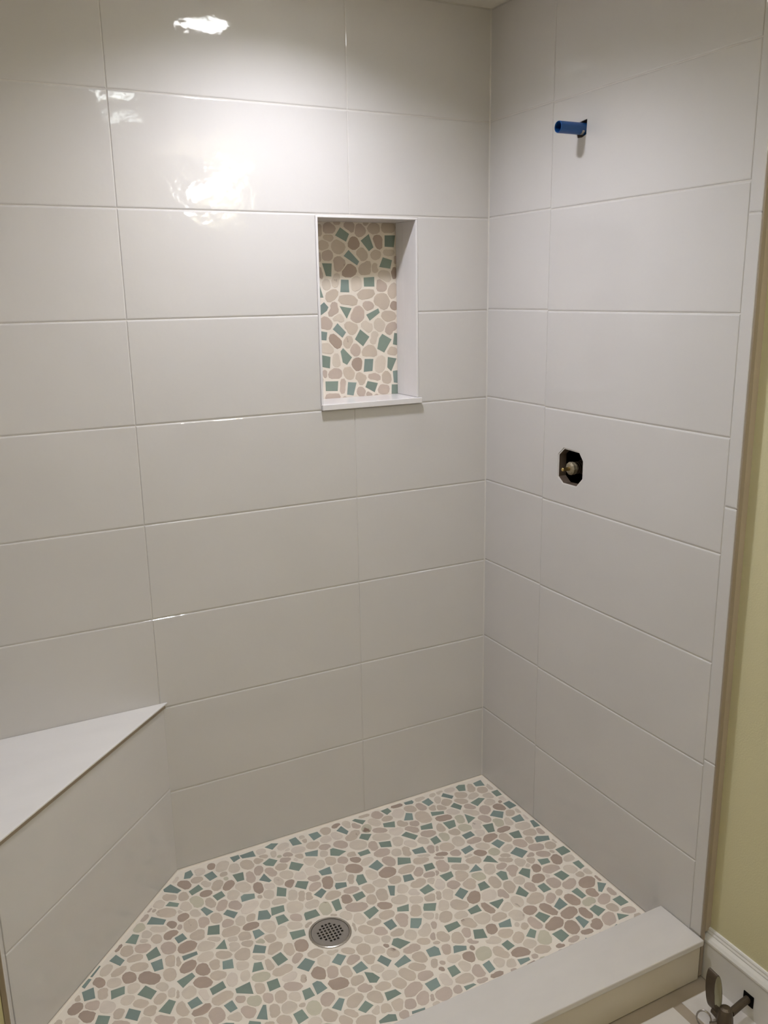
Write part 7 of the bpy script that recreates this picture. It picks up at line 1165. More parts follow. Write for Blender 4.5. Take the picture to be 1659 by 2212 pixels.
def box(x0, x1, y0, y1, z0, z1):
    v = [(x0, y0, z0), (x1, y0, z0), (x1, y1, z0), (x0, y1, z0), (x0, y0, z1), (x1, y0, z1), (x1, y1, z1), (x0, y1, z1)]
    f = [(0, 3, 2, 1), (4, 5, 6, 7), (0, 1, 5, 4), (1, 2, 6, 5), (2, 3, 7, 6), (3, 0, 4, 7)]
    return v, f
def bevel_box(x0, x1, y0, y1, z0, z1, b=0.008, seg=2):
    bm = bmesh.new()
    v, f = box(x0, x1, y0, y1, z0, z1)
    bv = [bm.verts.new(q) for q in v]
    for q in f: bm.faces.new([bv[i] for i in q])
    bmesh.ops.bevel(bm, geom=bm.edges[:], offset=b, segments=seg, affect='EDGES', profile=0.5)
    return dump(bm)
def dump(bm):
    bm.verts.index_update()
    v = [tuple(q.co) for q in bm.verts]
    f = [tuple(w.index for w in q.verts) for q in bm.faces]
    bm.free()
    return v, f
def merge(*parts):
    V = []; F = []
    for v, f in parts:
        k = len(V); V += v; F += [tuple(i+k for i in q) for q in f]
    return V, F
def tube(path, radii, seg=16, closed_ends=True):
    """round tube along a list of points"""
    V = []; F = []
    pts = [Vector(q) for q in path]
    if not isinstance(radii, (list, tuple)): radii = [radii]*len(pts)
    for i, q in enumerate(pts):
        d = (pts[min(i+1, len(pts)-1)] - pts[max(i-1, 0)]).normalized()
        up = Vector((0, 0, 1)) if abs(d.z) < 0.9 else Vector((0, 1, 0))
        a = d.cross(up).normalized(); b = a.cross(d)
        for k in range(seg):
            t = 2*math.pi*k/seg
            V.append(tuple(q + (a*math.cos(t) + b*math.sin(t))*radii[i]))
    for i in range(len(pts)-1):
        for k in range(seg):
            F.append((i*seg+k, i*seg+(k+1) % seg, (i+1)*seg+(k+1) % seg, (i+1)*seg+k))
    if closed_ends:
        F.append(tuple(reversed(range(seg)))); F.append(tuple(range((len(pts)-1)*seg, len(pts)*seg)))
    return V, F
def lathe(profile, cx, cy, seg=48):
    """profile of (radius, z) revolved about the vertical through (cx, cy)"""
    V = []; F = []
    for r, z in profile:
        for k in range(seg):
            t = 2*math.pi*k/seg
            V.append((cx+r*math.cos(t), cy+r*math.sin(t), z))
    for i in range(len(profile)-1):
        for k in range(seg):
            F.append((i*seg+k, i*seg+(k+1) % seg, (i+1)*seg+(k+1) % seg, (i+1)*seg+k))
    return V, F
def holed(outer, holes):
    """planar polygon with holes in 2D -> verts2d, tris"""
    bm = bmesh.new()
    E = []
    for loop in [outer] + holes:
        vs_ = [bm.verts.new((a, b, 0)) for a, b in loop]
        for i in range(len(vs_)):
            E.append(bm.edges.new((vs_[i], vs_[(i+1) % len(vs_)])))
    bmesh.ops.triangle_fill(bm, edges=E, use_beauty=True, use_dissolve=False)
    bmesh.ops.recalc_face_normals(bm, faces=bm.faces[:])
    if sum(q.normal.z for q in bm.faces) < 0:
        bmesh.ops.reverse_faces(bm, faces=bm.faces[:])
    bm.verts.index_update()
    v = [(q.co.x, q.co.y) for q in bm.verts]
    f = [tuple(w.index for w in q.verts) for q in bm.faces]
    bm.free()
    return v, f

GAP = 0.010
BW, BD = 0.013, 0.0062       # pillowed edge: width, drop
TT = 0.0075                  # how far a tile stands proud of the board behind
def tile_geo(O, u, v, n, u0, u1, v0, v1, hole=None, bw=BW, bd=BD, tt=TT):
    """one tile with eased edges; face at n=0, body reaches back to n=-tt; optional hole loop in (u,v)"""
    O = Vector(O); u = Vector(u); v = Vector(v); n = Vector(n)
    P = lambda a, b, c: tuple(O + u*a + v*b + n*c)
    rings = [(0.0, -tt), (0.0, -bd), (bw*0.28, -bd*0.35), (bw, 0.0)]
    V = []; F = []
    for ins, d in rings:
        iu = ins*0.5              # upright edges are eased less than the long ones
        V += [P(u0+iu, v0+ins, d), P(u1-iu, v0+ins, d), P(u1-iu, v1-ins, d), P(u0+iu, v1-ins, d)]
    for i in range(len(rings)-1):
        for k in range(4):
            F.append((i*4+k, i*4+(k+1) % 4, (i+1)*4+(k+1) % 4, (i+1)*4+k))
    k = (len(rings)-1)*4
    if hole is None:
        F.append((k, k+1, k+2, k+3))
    else:
        loop = [(u0+bw*0.5, v0+bw), (u1-bw*0.5, v0+bw), (u1-bw*0.5, v1-bw), (u0+bw*0.5, v1-bw)]
        hv, hf = holed(loop, [hole])
        base = len(V)
        V += [P(a, b, 0) for a, b in hv]
        F += [tuple(base+i for i in q) for q in hf]
        base = len(V); h = len(hole)
        V += [P(a, b, 0) for a, b in hole] + [P(a, b, -tt) for a, b in hole]
        F += [(base+i, base+h+i, base+h+(i+1) % h, base+(i+1) % h) for i in range(h)]
    # orient
    if u.cross(v).dot(n) < 0: F = [tuple(reversed(q)) for q in F]
    return V, F

# ================================================================ SETTING
Z0 = 0.0245                                       # top of the pebble floor
# ---- back wall: board with the niche opening, then the tiles
NX0, NX1, NZ0, NZ1 = -2.118, -0.925, 5.008, 6.985  # niche opening
XL = -5.835                                        # tiled face of the left partition
ov, of = holed([(XL-0.2, -0.2), (0.3, -0.2), (0.3, CEIL+0.3), (XL-0.2, CEIL+0.3)],
               [[(NX0, NZ0), (NX1, NZ0), (NX1, NZ1), (NX0, NZ1)]])
nv = len(ov)
V = [(a, 0.0058, b) for a, b in ov] + [(a, 0.12, b) for a, b in ov]
F = [q for q in of] + [tuple(nv+i for i in reversed(q)) for q in of]
wall_back = struct(part('wall_back', V, F, M_GROUT))
XA, XB = -4.077, -1.726
g = GAP/2
def back_tile(x0, x1, z0, z1):
    v, f = tile_geo((0, 0, 0), (1, 0, 0), (0, 0, 1), (0, -1, 0), x0+g*0.6, x1-g*0.6, z0+g, z1-g)
    part('tile', v, f, M_TILE, wall_back)
rows = [(0.03, 1)] + [(k, k+1) for k in range(1, 8)] + [(8, CEIL-0.005)]
for z0, z1 in rows:
    for x0, x1 in ((XL+0.005, XA), (XA, XB), (XB, 0.006-g)):
        if z0 in (5, 6):
            if x0 == XA: x1 = NX0+0.002
            if x0 == XB: x0 = NX1-0.002
        if z1 <= 2 and x0 < XA:
            continue                                # behind the bench
        back_tile(x0, x1, z0, z1)

# ---- right wall: board with the two cut-outs, tiles, edge strip
YR1, YR2, YE = -1.104, -3.556, -3.684
PIPE_HOLE = [(-1.470, 7.642), (-1.480, 7.614), (-1.547, 7.610), (-1.609, 7.630), (-1.615, 7.765), (-1.490, 7.750)]
OCT = [(-1.352, 4.535), (-1.352, 4.285), (-1.438, 4.222), (-1.662, 4.222), (-1.757, 4.322), (-1.757, 4.520), (-1.690, 4.602), (-1.440, 4.612)]
def grow(loop, s):
    cy = sum(a for a, b in loop)/len(loop); cz = sum(b for a, b in loop)/len(loop)
    return [(cy+(a-cy)*s, cz+(b-cz)*s) for a, b in loop]
ov, of = holed([(0.012, -0.2), (YE+0.012, -0.2), (YE+0.012, CEIL+0.3), (0.012, CEIL+0.3)],
               [grow(PIPE_HOLE, 0.98), grow(OCT, 0.93)])
nv = len(ov)
V = [(0.0058, a, b) for a, b in ov] + [(0.10, a, b) for a, b in ov]
F = [tuple(q) for q in of] + [tuple(nv+i for i in reversed(q)) for q in of]
fm = [0]*len(F)
for loop in (grow(PIPE_HOLE, 0.98), grow(OCT, 0.93)):
    k = len(V); h = len(loop)
    V += [(0.0058, a, b) for a, b in loop] + [(0.10, a, b) for a, b in loop]
    F += [(k+i, k+(i+1) % h, k+h+(i+1) % h, k+h+i) for i in range(h)]
    fm += [1]*h
wall_right = struct(part('wall_right', V, F, [M_GROUT, M_BOARD], fmat=fm))
def right_tile(y0, y1, z0, z1, hole=None, name='tile', tt=TT):
    v, f = tile_geo((0, 0, 0), (0, 1, 0), (0, 0, 1), (-1, 0, 0), y0+g*0.6, y1-g*0.6, z0+g, z1-g, hole, tt=tt)
    return part(name, v, f, M_TILE, wall_right)
for z0, z1 in rows:
    up = 0.009 if z0 > 0.5 else 0.0
    up1 = 0.009 if z1 < 9 else 0.0
    right_tile(YR1, -0.002, z0+up, z1+up1)
    right_tile(YR2, YR1, z0, z1, hole=OCT if z0 == 4 else PIPE_HOLE if z0 == 7 else None)
for z0, z1 in ((0.262, 2.06), (2.06, 4.418), (4.418, 6.758), (6.758, CEIL-0.005)):
    right_tile(YE, YR2, z0, z1, name='edge_tile')
# cavity behind the two cut-outs
for loop in (OCT, PIPE_HOLE):
    ys = [a for a, b in loop]; zs = [b for a, b in loop]
    v, f = box(0.101, 0.55, min(ys)-0.25, max(ys)+0.25, min(zs)-0.25, max(zs)+0.25)
    f = [tuple(reversed(q)) for q in f if q != (3, 0, 4, 7)]
    part('wall_cavity', v, f, M_BLACK, wall_right)

# exposed edge of the tile work and the painted wall beyond it
v, f = bevel_box(0.004, 0.047, YE-0.014, YE+0.006, Z0-0.2, CEIL-0.003, 0.004, 1)
struct(part('trim_1', v, f, M_TRIM))
v, f = bevel_box(0.047, 0.135, YE-0.010, YE+0.008, 0.30, CEIL-0.003, 0.006, 1)
struct(part('trim_2', v, f, M_TRIM2))
v, f = box(0.115, 0.30, -13.0, YE-0.002, -0.25, CEIL+0.3)
struct(part('wall_right_room', v, f, M_GREEN))

# ---- caulked inside corners
def caulk(name, a, b, n1, n2, r=0.012, m=None):
    a = Vector(a); b = Vector(b); n1 = Vector(n1); n2 = Vector(n2)
    loop = [n1*0 + n2*0, n1*r, n1*r*0.35 + n2*r*0.35, n2*r]
    V = [tuple(q + p_) for q in (a, b) for p_ in loop]
    F = [(k, (k+1) % 4, 4+(k+1) % 4, 4+k) for k in range(4)] + [(3, 2, 1, 0), (4, 5, 6, 7)]
    return struct(part(name, V, F, m or M_GROUT))
caulk('trim_4', (0, 0, Z0-0.01), (0, 0, CEIL), (-1, 0, 0), (0, -1, 0))
caulk('trim_5', (0, 0, Z0-0.006), (-4.04, 0, Z0-0.006), (0, -1, 0), (0, 0, 1), 0.018, M_FLOORGROUT)
caulk('trim_6', (0, 0, Z0-0.006), (0, -3.19, Z0-0.006), (-1, 0, 0), (0, 0, 1), 0.018, M_FLOORGROUT)
caulk('trim_7', (-4.04, 0, Z0-0.006), (-5.80, -1.76, Z0-0.006), (0.70711, -0.70711, 0), (0, 0, 1), 0.018, M_FLOORGROUT)

# ---- left partition (almost edge-on) and its painted end
v, f = box(XL-0.55, XL-TT+0.003, YE+0.012, 0.10, -0.25, CEIL+0.3)
wall_left = struct(part('wall_left', v, f, M_GROUT))
for z0, z1 in rows:
    for y0, y1 in ((-2.36, -0.003), (-3.556, -2.36)):
        v, f = tile_geo((XL, 0, 0), (0, -1, 0), (0, 0, 1), (1, 0, 0), -y1+g, -y0-g, z0+g, z1-g)
        part('tile', v, f, M_TILE, wall_left)
for z0, z1 in ((0.262, 2.06), (2.06, 4.418), (4.418, 6.758), (6.758, CEIL-0.005)):
    v, f = tile_geo((XL, 0, 0), (0, -1, 0), (0, 0, 1), (1, 0, 0), 3.556+g, 3.684-g, z0+g, z1-g)
    part('edge_tile', v, f, M_TILE, wall_left)
v, f = bevel_box(XL-0.036, XL-0.003, YE-0.014, YE+0.006, -0.2, CEIL-0.003, 0.004, 1)
struct(part('trim_3', v, f, M_TRIM))
v, f = box(-9.6, XL-0.037, YE-0.012, YE+0.010, -0.2, CEIL-0.003)
struct(part('wall_front', v, f, M_GREEN))

# ---- rest of the bathroom (behind the camera)
v, f = box(-9.8, -9.6, -13.2, YE, -0.25, CEIL+0.3)
struct(part('wall_left_room', v, f, M_GREEN))
v, f = box(-9.8, 0.3, -13.2, -13.0, -0.25, CEIL+0.3)
struct(part('wall_rear', v, f, M_GREEN))

# ---- ceiling with openings for the downlights
def circle(cx, cy, r, n=40):
    return [(cx+r*math.cos(2*math.pi*k/n), cy+r*math.sin(2*math.pi*k/n)) for k in range(n)]
CANS = [SHOWER_CAN] + ROOM_CANS
ov, of = holed([(-9.8, -13.2), (0.3, -13.2), (0.3, 0.14), (-9.8, 0.14)], [circle(cx, cy, 0.30) for cx, cy in CANS])
nv = len(ov)
V = [(a, b, CEIL) for a, b in ov] + [(a, b, CEIL+0.3) for a, b in ov]
F = [tuple(reversed(q)) for q in of] + [tuple(nv+i for i in q) for q in of]
struct(part('ceiling', V, F, M_CEILING))

# ---- bathroom floor: pale tiles between taupe strips
v, f = box(-9.7, 0.25, -13.1, -3.6, -0.30, -0.206)
floor_room = struct(part('floor_bathroom', v, f, M_FLSTRIP))
xe = -0.46
ye = [-3.83, -5.0]
px = [(-0.35, 0.10)] + [(-0.46-1.32*k-1.21, -0.46-1.32*k) for k in range(7)]
py = [(-3.83-1.32*k-1.21, -3.83-1.32*k) for k in range(6)]
for a, b in px:
    for c, d in py:
        v, f = tile_geo((0, 0, -0.2), (1, 0, 0), (0, 1, 0), (0, 0, 1), a, b, c, d, bw=0.01, bd=0.004, tt=0.006)
        part('floor_tile', v, f, M_FLTILE, floor_room)

# ---- baseboard along the green wall
prof = [(0.115, 0.335), (0.098, 0.335), (0.092, 0.322), (0.092, 0.308), (0.083, 0.292), (0.083, 0.280), (0.062, 0.252),
        (0.0475, 0.225), (0.0475, 0.205), (0.054, 0.195), (0.054, -0.2), (0.115, -0.2)]
y0, y1 = YE+0.012, -12.99
n = len(prof)
V = [(a, y0, b) for a, b in prof] + [(a, y1, b) for a, b in prof]
F = [(i, (i+1) % n, n+(i+1) % n, n+i) for i in range(n)] + [tuple(reversed(range(n))), tuple(range(n, 2*n))]
struct(part('baseboard_right', V, F, M_WHITEWOOD))

# ================================================================ SHOWER FLOOR (pebbles and sea glass in cream grout)
v = [(0.0, 0.0, Z0-0.009), (XL+0.006, 0.0, Z0-0.009), (XL+0.006, -3.21, Z0-0.009), (0.0, -3.21, Z0-0.009)]
DRAIN = (-2.942, -1.69)
ov, of = holed([(0.004, 0.004), (XL, 0.004), (XL, -3.21), (0.004, -3.21)], [circle(DRAIN[0], DRAIN[1], 0.215, 32)])
nv = len(ov)
V = [(a, b, Z0-0.0055) for a, b in ov] + [(a, b, Z0-0.12) for a, b in ov]
F = [q for q in of] + [tuple(nv+i for i in reversed(q)) for q in of]
floor = struct(part('floor', V, F, M_FLOORGROUT))

def read(text):
    return [[int(q) for q in l.split()] for l in text.strip().splitlines()]
def slab_piece(loop, place, base, top, ease):
    """low stone: outline at the grout, eased inwards to a flat top"""
    n = len(loop)
    cx = sum(a for a, b in loop)/n; cy = sum(b for a, b in loop)/n
    rings = []
    for s, h in ((1.0, base), (1.0, base+(top-base)*0.55), (ease, top)):
        rings.append([place(cx+(a-cx)*s, cy+(b-cy)*s, h) for a, b in loop])
    V = [q for r in rings for q in r]
    F = []
    for i in range(2):
        for k in range(n):
            F.append((i*n+k, i*n+(k+1) % n, (i+1)*n+(k+1) % n, (i+1)*n+k))
    F.append(tuple(2*n+k for k in range(n)))
    return V, F
def ccw(loop):
    A = sum(loop[i][0]*loop[(i+1) % len(loop)][1]-loop[(i+1) % len(loop)][0]*loop[i][1] for i in range(len(loop)))
    return loop if A > 0 else loop[::-1]
def lay(chips, pebbles, place, flip, parent, base, top, limit=300, rs=5):
    rr = random.Random(rs)
    for r in read(chips):
        loop = ccw([(r[i]/1000, r[i+1]/1000) for i in range(0, len(r), 2)])
        v, f = slab_piece(loop, place, base, top, 0.94)
        if flip: f = [tuple(reversed(q)) for q in f]
        part('glass_chip', v, f, M_CHIP[0 if rr.random() < 0.6 else 1], parent)
    rest = []; rm = []
    for n, r in enumerate(read(pebbles)):
        t = r[0]
        loop = ccw([(r[i]/1000, r[i+1]/1000) for i in range(1, len(r), 2)])
        v, f = slab_piece(loop, place, base, top, 0.92)
        if flip: f = [tuple(reversed(q)) for q in f]
        if n < limit:
            part('pebble', v, f, M_PEB[t], parent)
        else:
            rest.append((v, f)); rm += [t]*len(f)
    if rest:
        v, f = merge(*rest)
        o = part('pebbles', v, f, M_PEB, parent, fmat=rm)
        o['kind'] = 'stuff'
lay(FLOOR_CHIPS, FLOOR_PEBBLES, lambda a, b, h: (a, b, Z0+h), False, floor, -0.006, -0.0025)

# ================================================================ FLOOR DRAIN
dx, dy = DRAIN
drain = thing('floor_drain', 'round brushed metal drain with small square holes set in the pebble floor', 'drain', (dx, dy, Z0-0.06))
v, f = lathe([(0.19, Z0-0.05), (0.214, Z0-0.05), (0.214, Z0+0.005), (0.205, Z0+0.009), (0.192, Z0+0.007), (0.19, Z0-0.05)], dx, dy)
part('rim', v, f, M_STEELRIM, drain, smooth=False)
holes = []
ang = math.radians(-1)
hs = 0.0115; pitch = 0.038
for i in range(-5, 6):
    for j in range(-5, 6):
        a, b = i*pitch, j*pitch
        if a*a+b*b > 0.137**2: continue
        q = []
        for sx, sy in ((-1, -1), (1, -1), (1, 1), (-1, 1)):
            x, y = a+sx*hs, b+sy*hs
            q.append((dx+x*math.cos(ang)-y*math.sin(ang), dy+x*math.sin(ang)+y*math.cos(ang)))
        holes.append(q)
ov, of = holed(circle(dx, dy, 0.188, 48), holes)
nv = len(ov)
V = [(a, b, Z0+0.003) for a, b in ov]; F = list(of)
for h in holes:
    k = len(V)
    V += [(a, b, Z0+0.003) for a, b in h] + [(a, b, Z0-0.012) for a, b in h]
    F += [(k+i, k+(i+1) % 4, k+4+(i+1) % 4, k+4+i) for i in range(4)]
part('grate', V, F, M_STEEL, drain)
v, f = lathe([(0.186, Z0-0.013), (0.17, Z0-0.10), (0.0001, Z0-0.10)], dx, dy, 32)
part('drain_cup', v, f, M_BLACK, drain)

# ================================================================ CURB
CY0, CY1, CZ = -3.182, -3.735, 0.262
curb = thing('shower_curb', 'low white curb with a pale stone slab top across the shower opening', 'curb', (-2.9, -3.45, -0.2))
v, f = bevel_box(XL+0.004, -0.003, CY1, CY0, CZ-0.062, CZ, 0.010, 2)
part('top_slab', v, f, M_CURBTOP, curb)
v, f = box(XL+0.006, -0.005, CY1+0.045, CY0-0.03, -0.2, CZ-0.0625)
part('core', v, f, M_GROUT, curb)
cuts = [-0.005, -2.36, -4.71, XL+0.006]
for a, b in zip(cuts[1:], cuts[:-1]):
    v, f = tile_geo((0, CY1+0.031, 0), (1, 0, 0), (0, 0, 1), (0, -1, 0), a+g, b-g, -0.195, CZ-0.066, bw=0.01, bd=0.005)
    part('front_tile', v, f, M_CURBFACE, curb)
    v, f = tile_geo((0, CY0-0.016, 0), (1, 0, 0), (0, 0, 1), (0, 1, 0), a+g, b-g, Z0, CZ-0.066, bw=0.01, bd=0.005)
    part('inner_tile', v, f, M_TILE, curb)

# ================================================================ CORNER BENCH
BX = -4.04; BZ = 2.06
bench = thing('corner_bench', 'triangular tiled corner bench with a bright white slab seat at the left', 'bench', (-5.2, -0.6, 0.0))
def prism(tri, z0, z1, b=None):
    bm = bmesh.new()
    lo = [bm.verts.new((x, y, z0)) for x, y in tri]; hi = [bm.verts.new((x, y, z1)) for x, y in tri]
    n = len(tri)
    bm.faces.new(lo[::-1]); bm.faces.new(hi)
    for i in range(n): bm.faces.new((lo[i], lo[(i+1) % n], hi[(i+1) % n], hi[i]))
    bmesh.ops.recalc_face_normals(bm, faces=bm.faces[:])
    if b:
        bmesh.ops.bevel(bm, geom=bm.edges[:], offset=b, segments=2, affect='EDGES', profile=0.5)
    return dump(bm)
xl = XL+0.003
d = 0.03                          # slab overhang
v, f = prism([(BX+d*1.4, -0.003), (xl, -0.003), (xl, xl-BX-d*1.4)], BZ-0.018, BZ, 0.004)
part('seat_slab', v, f, M_QUARTZ, bench)
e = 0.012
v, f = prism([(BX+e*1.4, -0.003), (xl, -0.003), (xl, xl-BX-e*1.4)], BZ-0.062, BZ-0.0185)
part('edge_strip', v, f, M_TRIM, bench)  # taupe strip along the seat edge, darker than the slab above
c = 0.0058*1.4142
v, f = prism([(BX-c, -0.003), (xl, -0.003), (xl, xl-BX+c)], 0.02, BZ-0.063)
part('core', v, f, M_GROUT, bench)
s2 = math.sqrt(0.5)
fl = (BX-xl)/s2
for z0, z1 in ((0.03, 1.045), (1.045, BZ-0.066)):
    v, f = tile_geo((BX, 0, 0), (-s2, -s2, 0), (0, 0, 1), (s2, -s2, 0), 0.003, fl-0.004, z0+g, z1-g)
    part('front_tile', v, f, M_TILE, bench)

# ================================================================ NICHE
niche = thing('wall_niche', 'recessed niche in the back wall lined with beige pebbles and green glass chips', 'niche', ((NX0+NX1)/2, 0.25, NZ0))
ND = 0.45
jt = 0.020
v, f = bevel_box(NX0+0.001, NX0+jt+0.006, -0.010, ND, NZ0+0.06, NZ1-jt, 0.003, 1)
part('jamb', v, f, M_NICHETRIM, niche)
v, f = bevel_box(NX1-jt-0.006, NX1-0.001, -0.010, 0.285, NZ0+0.06, NZ1-jt, 0.003, 1)
part('jamb', v, f, M_NICHETRIM, niche)
v, f = bevel_box(NX1-jt-0.003, NX1-0.001, 0.288, ND, NZ0+0.06, NZ1-jt, 0.003, 1)
part('jamb_strip', v, f, M_NICHETRIM, niche)
v, f = bevel_box(NX0+0.001, NX1-0.001, -0.010, ND, NZ1-jt, NZ1-0.001, 0.003, 1)
part('head', v, f, M_NICHETRIM, niche)
v, f = bevel_box(NX0+0.001, NX1-0.001, -0.004, ND, NZ0+0.001, NZ0+0.058, 0.003, 1)
v2, f2 = bevel_box(NX0-0.002, NX1+0.022, -0.052, -0.002, NZ0-0.006, NZ0+0.058, 0.007, 2)
v, f = merge((v, f), (v2, f2))
part('sill', v, f, M_NICHETRIM, niche)
v, f = box(NX0+0.001, NX1-0.001, ND+0.0045, ND+0.05, NZ0+0.001, NZ1-0.001)
part('back_panel', v, f, M_FLOORGROUT, niche)
lay(NICHE_CHIPS, NICHE_PEBBLES, lambda a, b, h: (a, ND-h, b), False, niche, -0.006, -0.0025, rs=9)

# ================================================================ BLUE PIPE STUB
pipe = thing('water_pipe', 'short blue plastic pipe stub sticking out of the right wall near the top', 'pipe', (0.0, -1.555, 7.65))
PY, PZ = -1.555, 7.684
def xtube(x0, x1, r, seg=24, dy=0.0, dz=0.0):
    return tube([(x0, PY, PZ), (x1, PY+dy, PZ+dz)], r, seg, False)
def hollow(x0, x1, ro, ri, y, z, seg=24):
    V = []; F = []
    for x, r in ((x0, ro), (x1+0.006, ro), (x1, ro-0.003), (x1, ri+0.002), (x1+0.006, ri), (x0, ri)):
        for k in range(seg):
            t = 2*math.pi*k/seg
            V.append((x, y+r*math.cos(t), z+r*math.sin(t)))
    for i in range(5):
        for k in range(seg):
            F.append((i*seg+k, i*seg+(k+1) % seg, (i+1)*seg+(k+1) % seg, (i+1)*seg+k))
    return V, F
v, f = hollow(0.30, -0.295, 0.054, 0.046, PY, PZ)
part('tube', v, f, M_BLUE, pipe)
v, f = tube([(0.29, PY, PZ), (-0.10, PY, PZ)], 0.0445, 20)
part('tube_inside', v, f, M_BLUEIN, pipe)

V = []; F = []
for i, x in enumerate((-0.012, -0.040)):
    for k in range(7):
        t = math.radians(205 + k*10 - (i*4 if k in (0, 6) else 0))
        V.append((x, PY+0.0546*math.cos(t), PZ+0.0546*math.sin(t)))
F = [(k, k+1, 8+k, 7+k) for k in range(6)]
part('white_mark', V, F, M_STEELRIM, pipe)

# ================================================================ SHOWER VALVE in the octagonal cut-out
valve = thing('shower_valve', 'brass valve stem inside the black octagonal hole in the right wall', 'valve', (0.1, -1.50, 4.33))
VY, VZ = -1.497, 4.392
v, f = tube([(0.50, VY, VZ), (0.22, VY, VZ), (0.20, VY, VZ)], [0.085, 0.085, 0.075], 20)
part('valve_body', v, f, M_BRONZE, valve)
ring = []
rad = []
x = 0.20
while x > 0.10:
    ring += [(x, VY, VZ), (x-0.012, VY, VZ), (x-0.016, VY, VZ), (x-0.024, VY, VZ)]
    rad += [0.066, 0.066, 0.058, 0.058]
    x -= 0.028
ring += [(0.10, VY, VZ), (0.095, VY, VZ)]; rad += [0.05, 0.03]
v, f = tube(ring, rad, 16)
part('bonnet', v, f, M_BRONZE, valve)
v, f = tube([(0.10, VY, VZ), (0.085, VY, VZ), (0.082, VY, VZ), (0.072, VY, VZ), (0.069, VY, VZ), (0.045, VY, VZ), (0.03, VY, VZ)], [0.062, 0.070, 0.062, 0.062, 0.070, 0.070, 0.05], 10)
part('packing_nut', v, f, M_NUT, valve)
v, f = tube([(0.03, VY, VZ), (-0.055, VY, VZ), (-0.060, VY, VZ)], [0.021, 0.019, 0.015], 12)
part('stem', v, f, M_BRASS, valve)

# ================================================================ SHUT-OFF VALVE by the baseboard
SX, SY, SZ = -0.27, -4.245, -0.035
stop = thing('shutoff_valve', 'dark bronze shut-off valve with an oval loop at the foot of the green wall', 'valve', (SX, SY, -0.2))
v, f = bevel_box(0.046, 0.063, -4.275, -4.165, -0.085, 0.035, 0.004, 1)
part('hole_plate', v, f, M_BLACK, stop)  # flat black plate, its colour stands for the shade inside the pipe hole
v, f = tube([(0.05, -4.215, -0.025), (-0.02, -4.22, -0.028), (-0.2, SY, SZ)], 0.034, 16)
part('supply_pipe', v, f, M_BRONZE, stop)
v, f = tube([(SX, SY-0.01, -0.2), (SX, SY-0.01, -0.16), (SX, SY, -0.12), (SX, SY, -0.06), (SX, SY, 0.0), (SX, SY, 0.045), (SX, SY, 0.06)],
            [0.05, 0.06, 0.075, 0.07, 0.062, 0.05, 0.03], 16)
part('valve_body', v, f, M_BRONZE, stop)
# oval ribbon loop standing above the body, leaning towards the curb
LC = Vector((-0.295, -4.125, 0.145))
ax_h = Vector((-0.026, 0.0, 0.215)); ax_w = Vector((0.047, -0.004, 0.005))
nrm = ax_w.cross(ax_h).normalized()
wd = 0.052
V = []; F = []
n = 40
for k in range(n):
    t = 2*math.pi*k/n
    r = ax_h*math.cos(t) + ax_w*math.sin(t)
    ro = LC + r; ri = LC + r*(1-0.008/r.length)
    V += [tuple(ro+nrm*wd), tuple(ro-nrm*wd), tuple(ri-nrm*wd), tuple(ri+nrm*wd)]
fm = []
for k in range(n):
    a = k*4; b = ((k+1) % n)*4
    for j in range(4):
        F.append((a+j, a+(j+1) % 4, b+(j+1) % 4, b+j)); fm.append(1 if j == 2 else 0)
bm = bmesh.new()
bvs = [bm.verts.new(q) for q in V]
for q, mi in zip(F, fm):
    ff = bm.faces.new([bvs[i] for i in q]); ff.material_index = mi
bmesh.ops.recalc_face_normals(bm, faces=bm.faces[:])
bm.verts.index_update()
F = [tuple(w.index for w in q.verts) for q in bm.faces]; fm = [q.material_index for q in bm.faces]
bm.free()
o = part('loop_handle', V, F, [M_BRONZE, M_CREAM], stop, fmat=fm)
o['label'] = 'oval bronze ribbon loop with cream inside'
v, f = tube([tuple(LC-ax_h*0.95), (SX, SY+0.06, SZ-0.03), (SX, SY+0.02, SZ-0.03)], [0.045, 0.05, 0.05], 14)
part('loop_collar', v, f, M_BRONZE, stop)
pts = []
for k in range(21):
    t = math.pi*2*k/20
    pts.append((-0.40+0.035*math.cos(t), -4.13-0.05*math.cos(t), -0.10+0.085*math.sin(t)))
v, f = tube(pts, 0.008, 8, False)
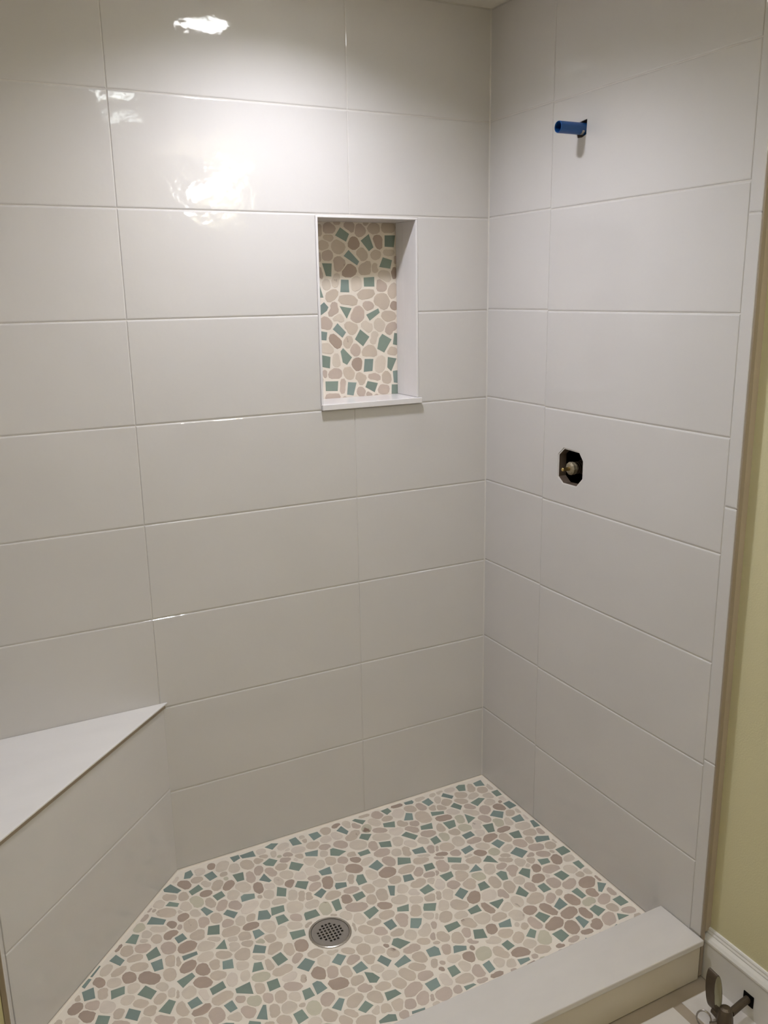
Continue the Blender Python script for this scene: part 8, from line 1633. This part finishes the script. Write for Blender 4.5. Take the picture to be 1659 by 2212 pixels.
part('wire_ring', v, f, M_STEEL, stop)
v, f = tube([(-0.38, -4.18, -0.12), (SX-0.02, SY, -0.10)], 0.016, 10)
part('ring_arm', v, f, M_BRONZE, stop)

# ================================================================ DOWNLIGHTS AND VANITY LIGHT
lab = ['round recessed ceiling light above the middle of the shower',
       'round recessed ceiling light in the bathroom ceiling in front of the shower',
       'round recessed ceiling light in the bathroom ceiling behind the viewer']
for (cx, cy), lb in zip(CANS, lab):
    t = thing('recessed_light', lb, 'light', (cx, cy, CEIL), 'recessed ceiling lights')
    v, f = lathe([(0.297, CEIL+0.30), (0.297, CEIL-0.003), (0.36, CEIL-0.010), (0.36, CEIL-0.001), (0.302, CEIL-0.001)], cx, cy, 40)
    part('trim_ring', v, f, M_BAFFLE, t, smooth=False)
    v, f = lathe([(0.296, CEIL+0.20), (0.296, CEIL+0.185), (0.0001, CEIL+0.18)], cx, cy, 40)
    part('lens', v, f, M_LENS, t)

van = thing('vanity_light', 'bathroom wall light bar with three lit glass shades on the green wall', 'light', (0.11, -10.2, 8.2))
v, f = bevel_box(0.07, 0.115, -10.55, -9.85, 8.55, 8.85, 0.01, 1)
part('back_plate', v, f, M_STEEL, van)
v, f = tube([(-0.14, -11.4, 8.70), (-0.14, -9.0, 8.70)], 0.04, 12)
part('bar', v, f, M_STEEL, van)
v, f = tube([(0.08, -10.2, 8.70), (-0.14, -10.2, 8.70)], 0.04, 12)
part('arm', v, f, M_STEEL, van)
for yy in (-11.2, -10.2, -9.2):
    v, f = lathe([(0.05, 8.66), (0.16, 8.62), (0.22, 8.50), (0.235, 8.40)], -0.14, yy, 24)
    sh = part('shade', v, f, M_GLOBE, van)
    v, f = lathe([(0.240, 8.40), (0.245, 8.26), (0.20, 8.26), (0.20, 8.40)], -0.14, yy, 24)
    part('shade_band', v, f, M_STEEL, sh)
    v, f = lathe([(0.238, 8.26), (0.230, 8.18), (0.0001, 8.18)], -0.14, yy, 24)
    part('shade_lip', v, f, M_GLOBE, sh)
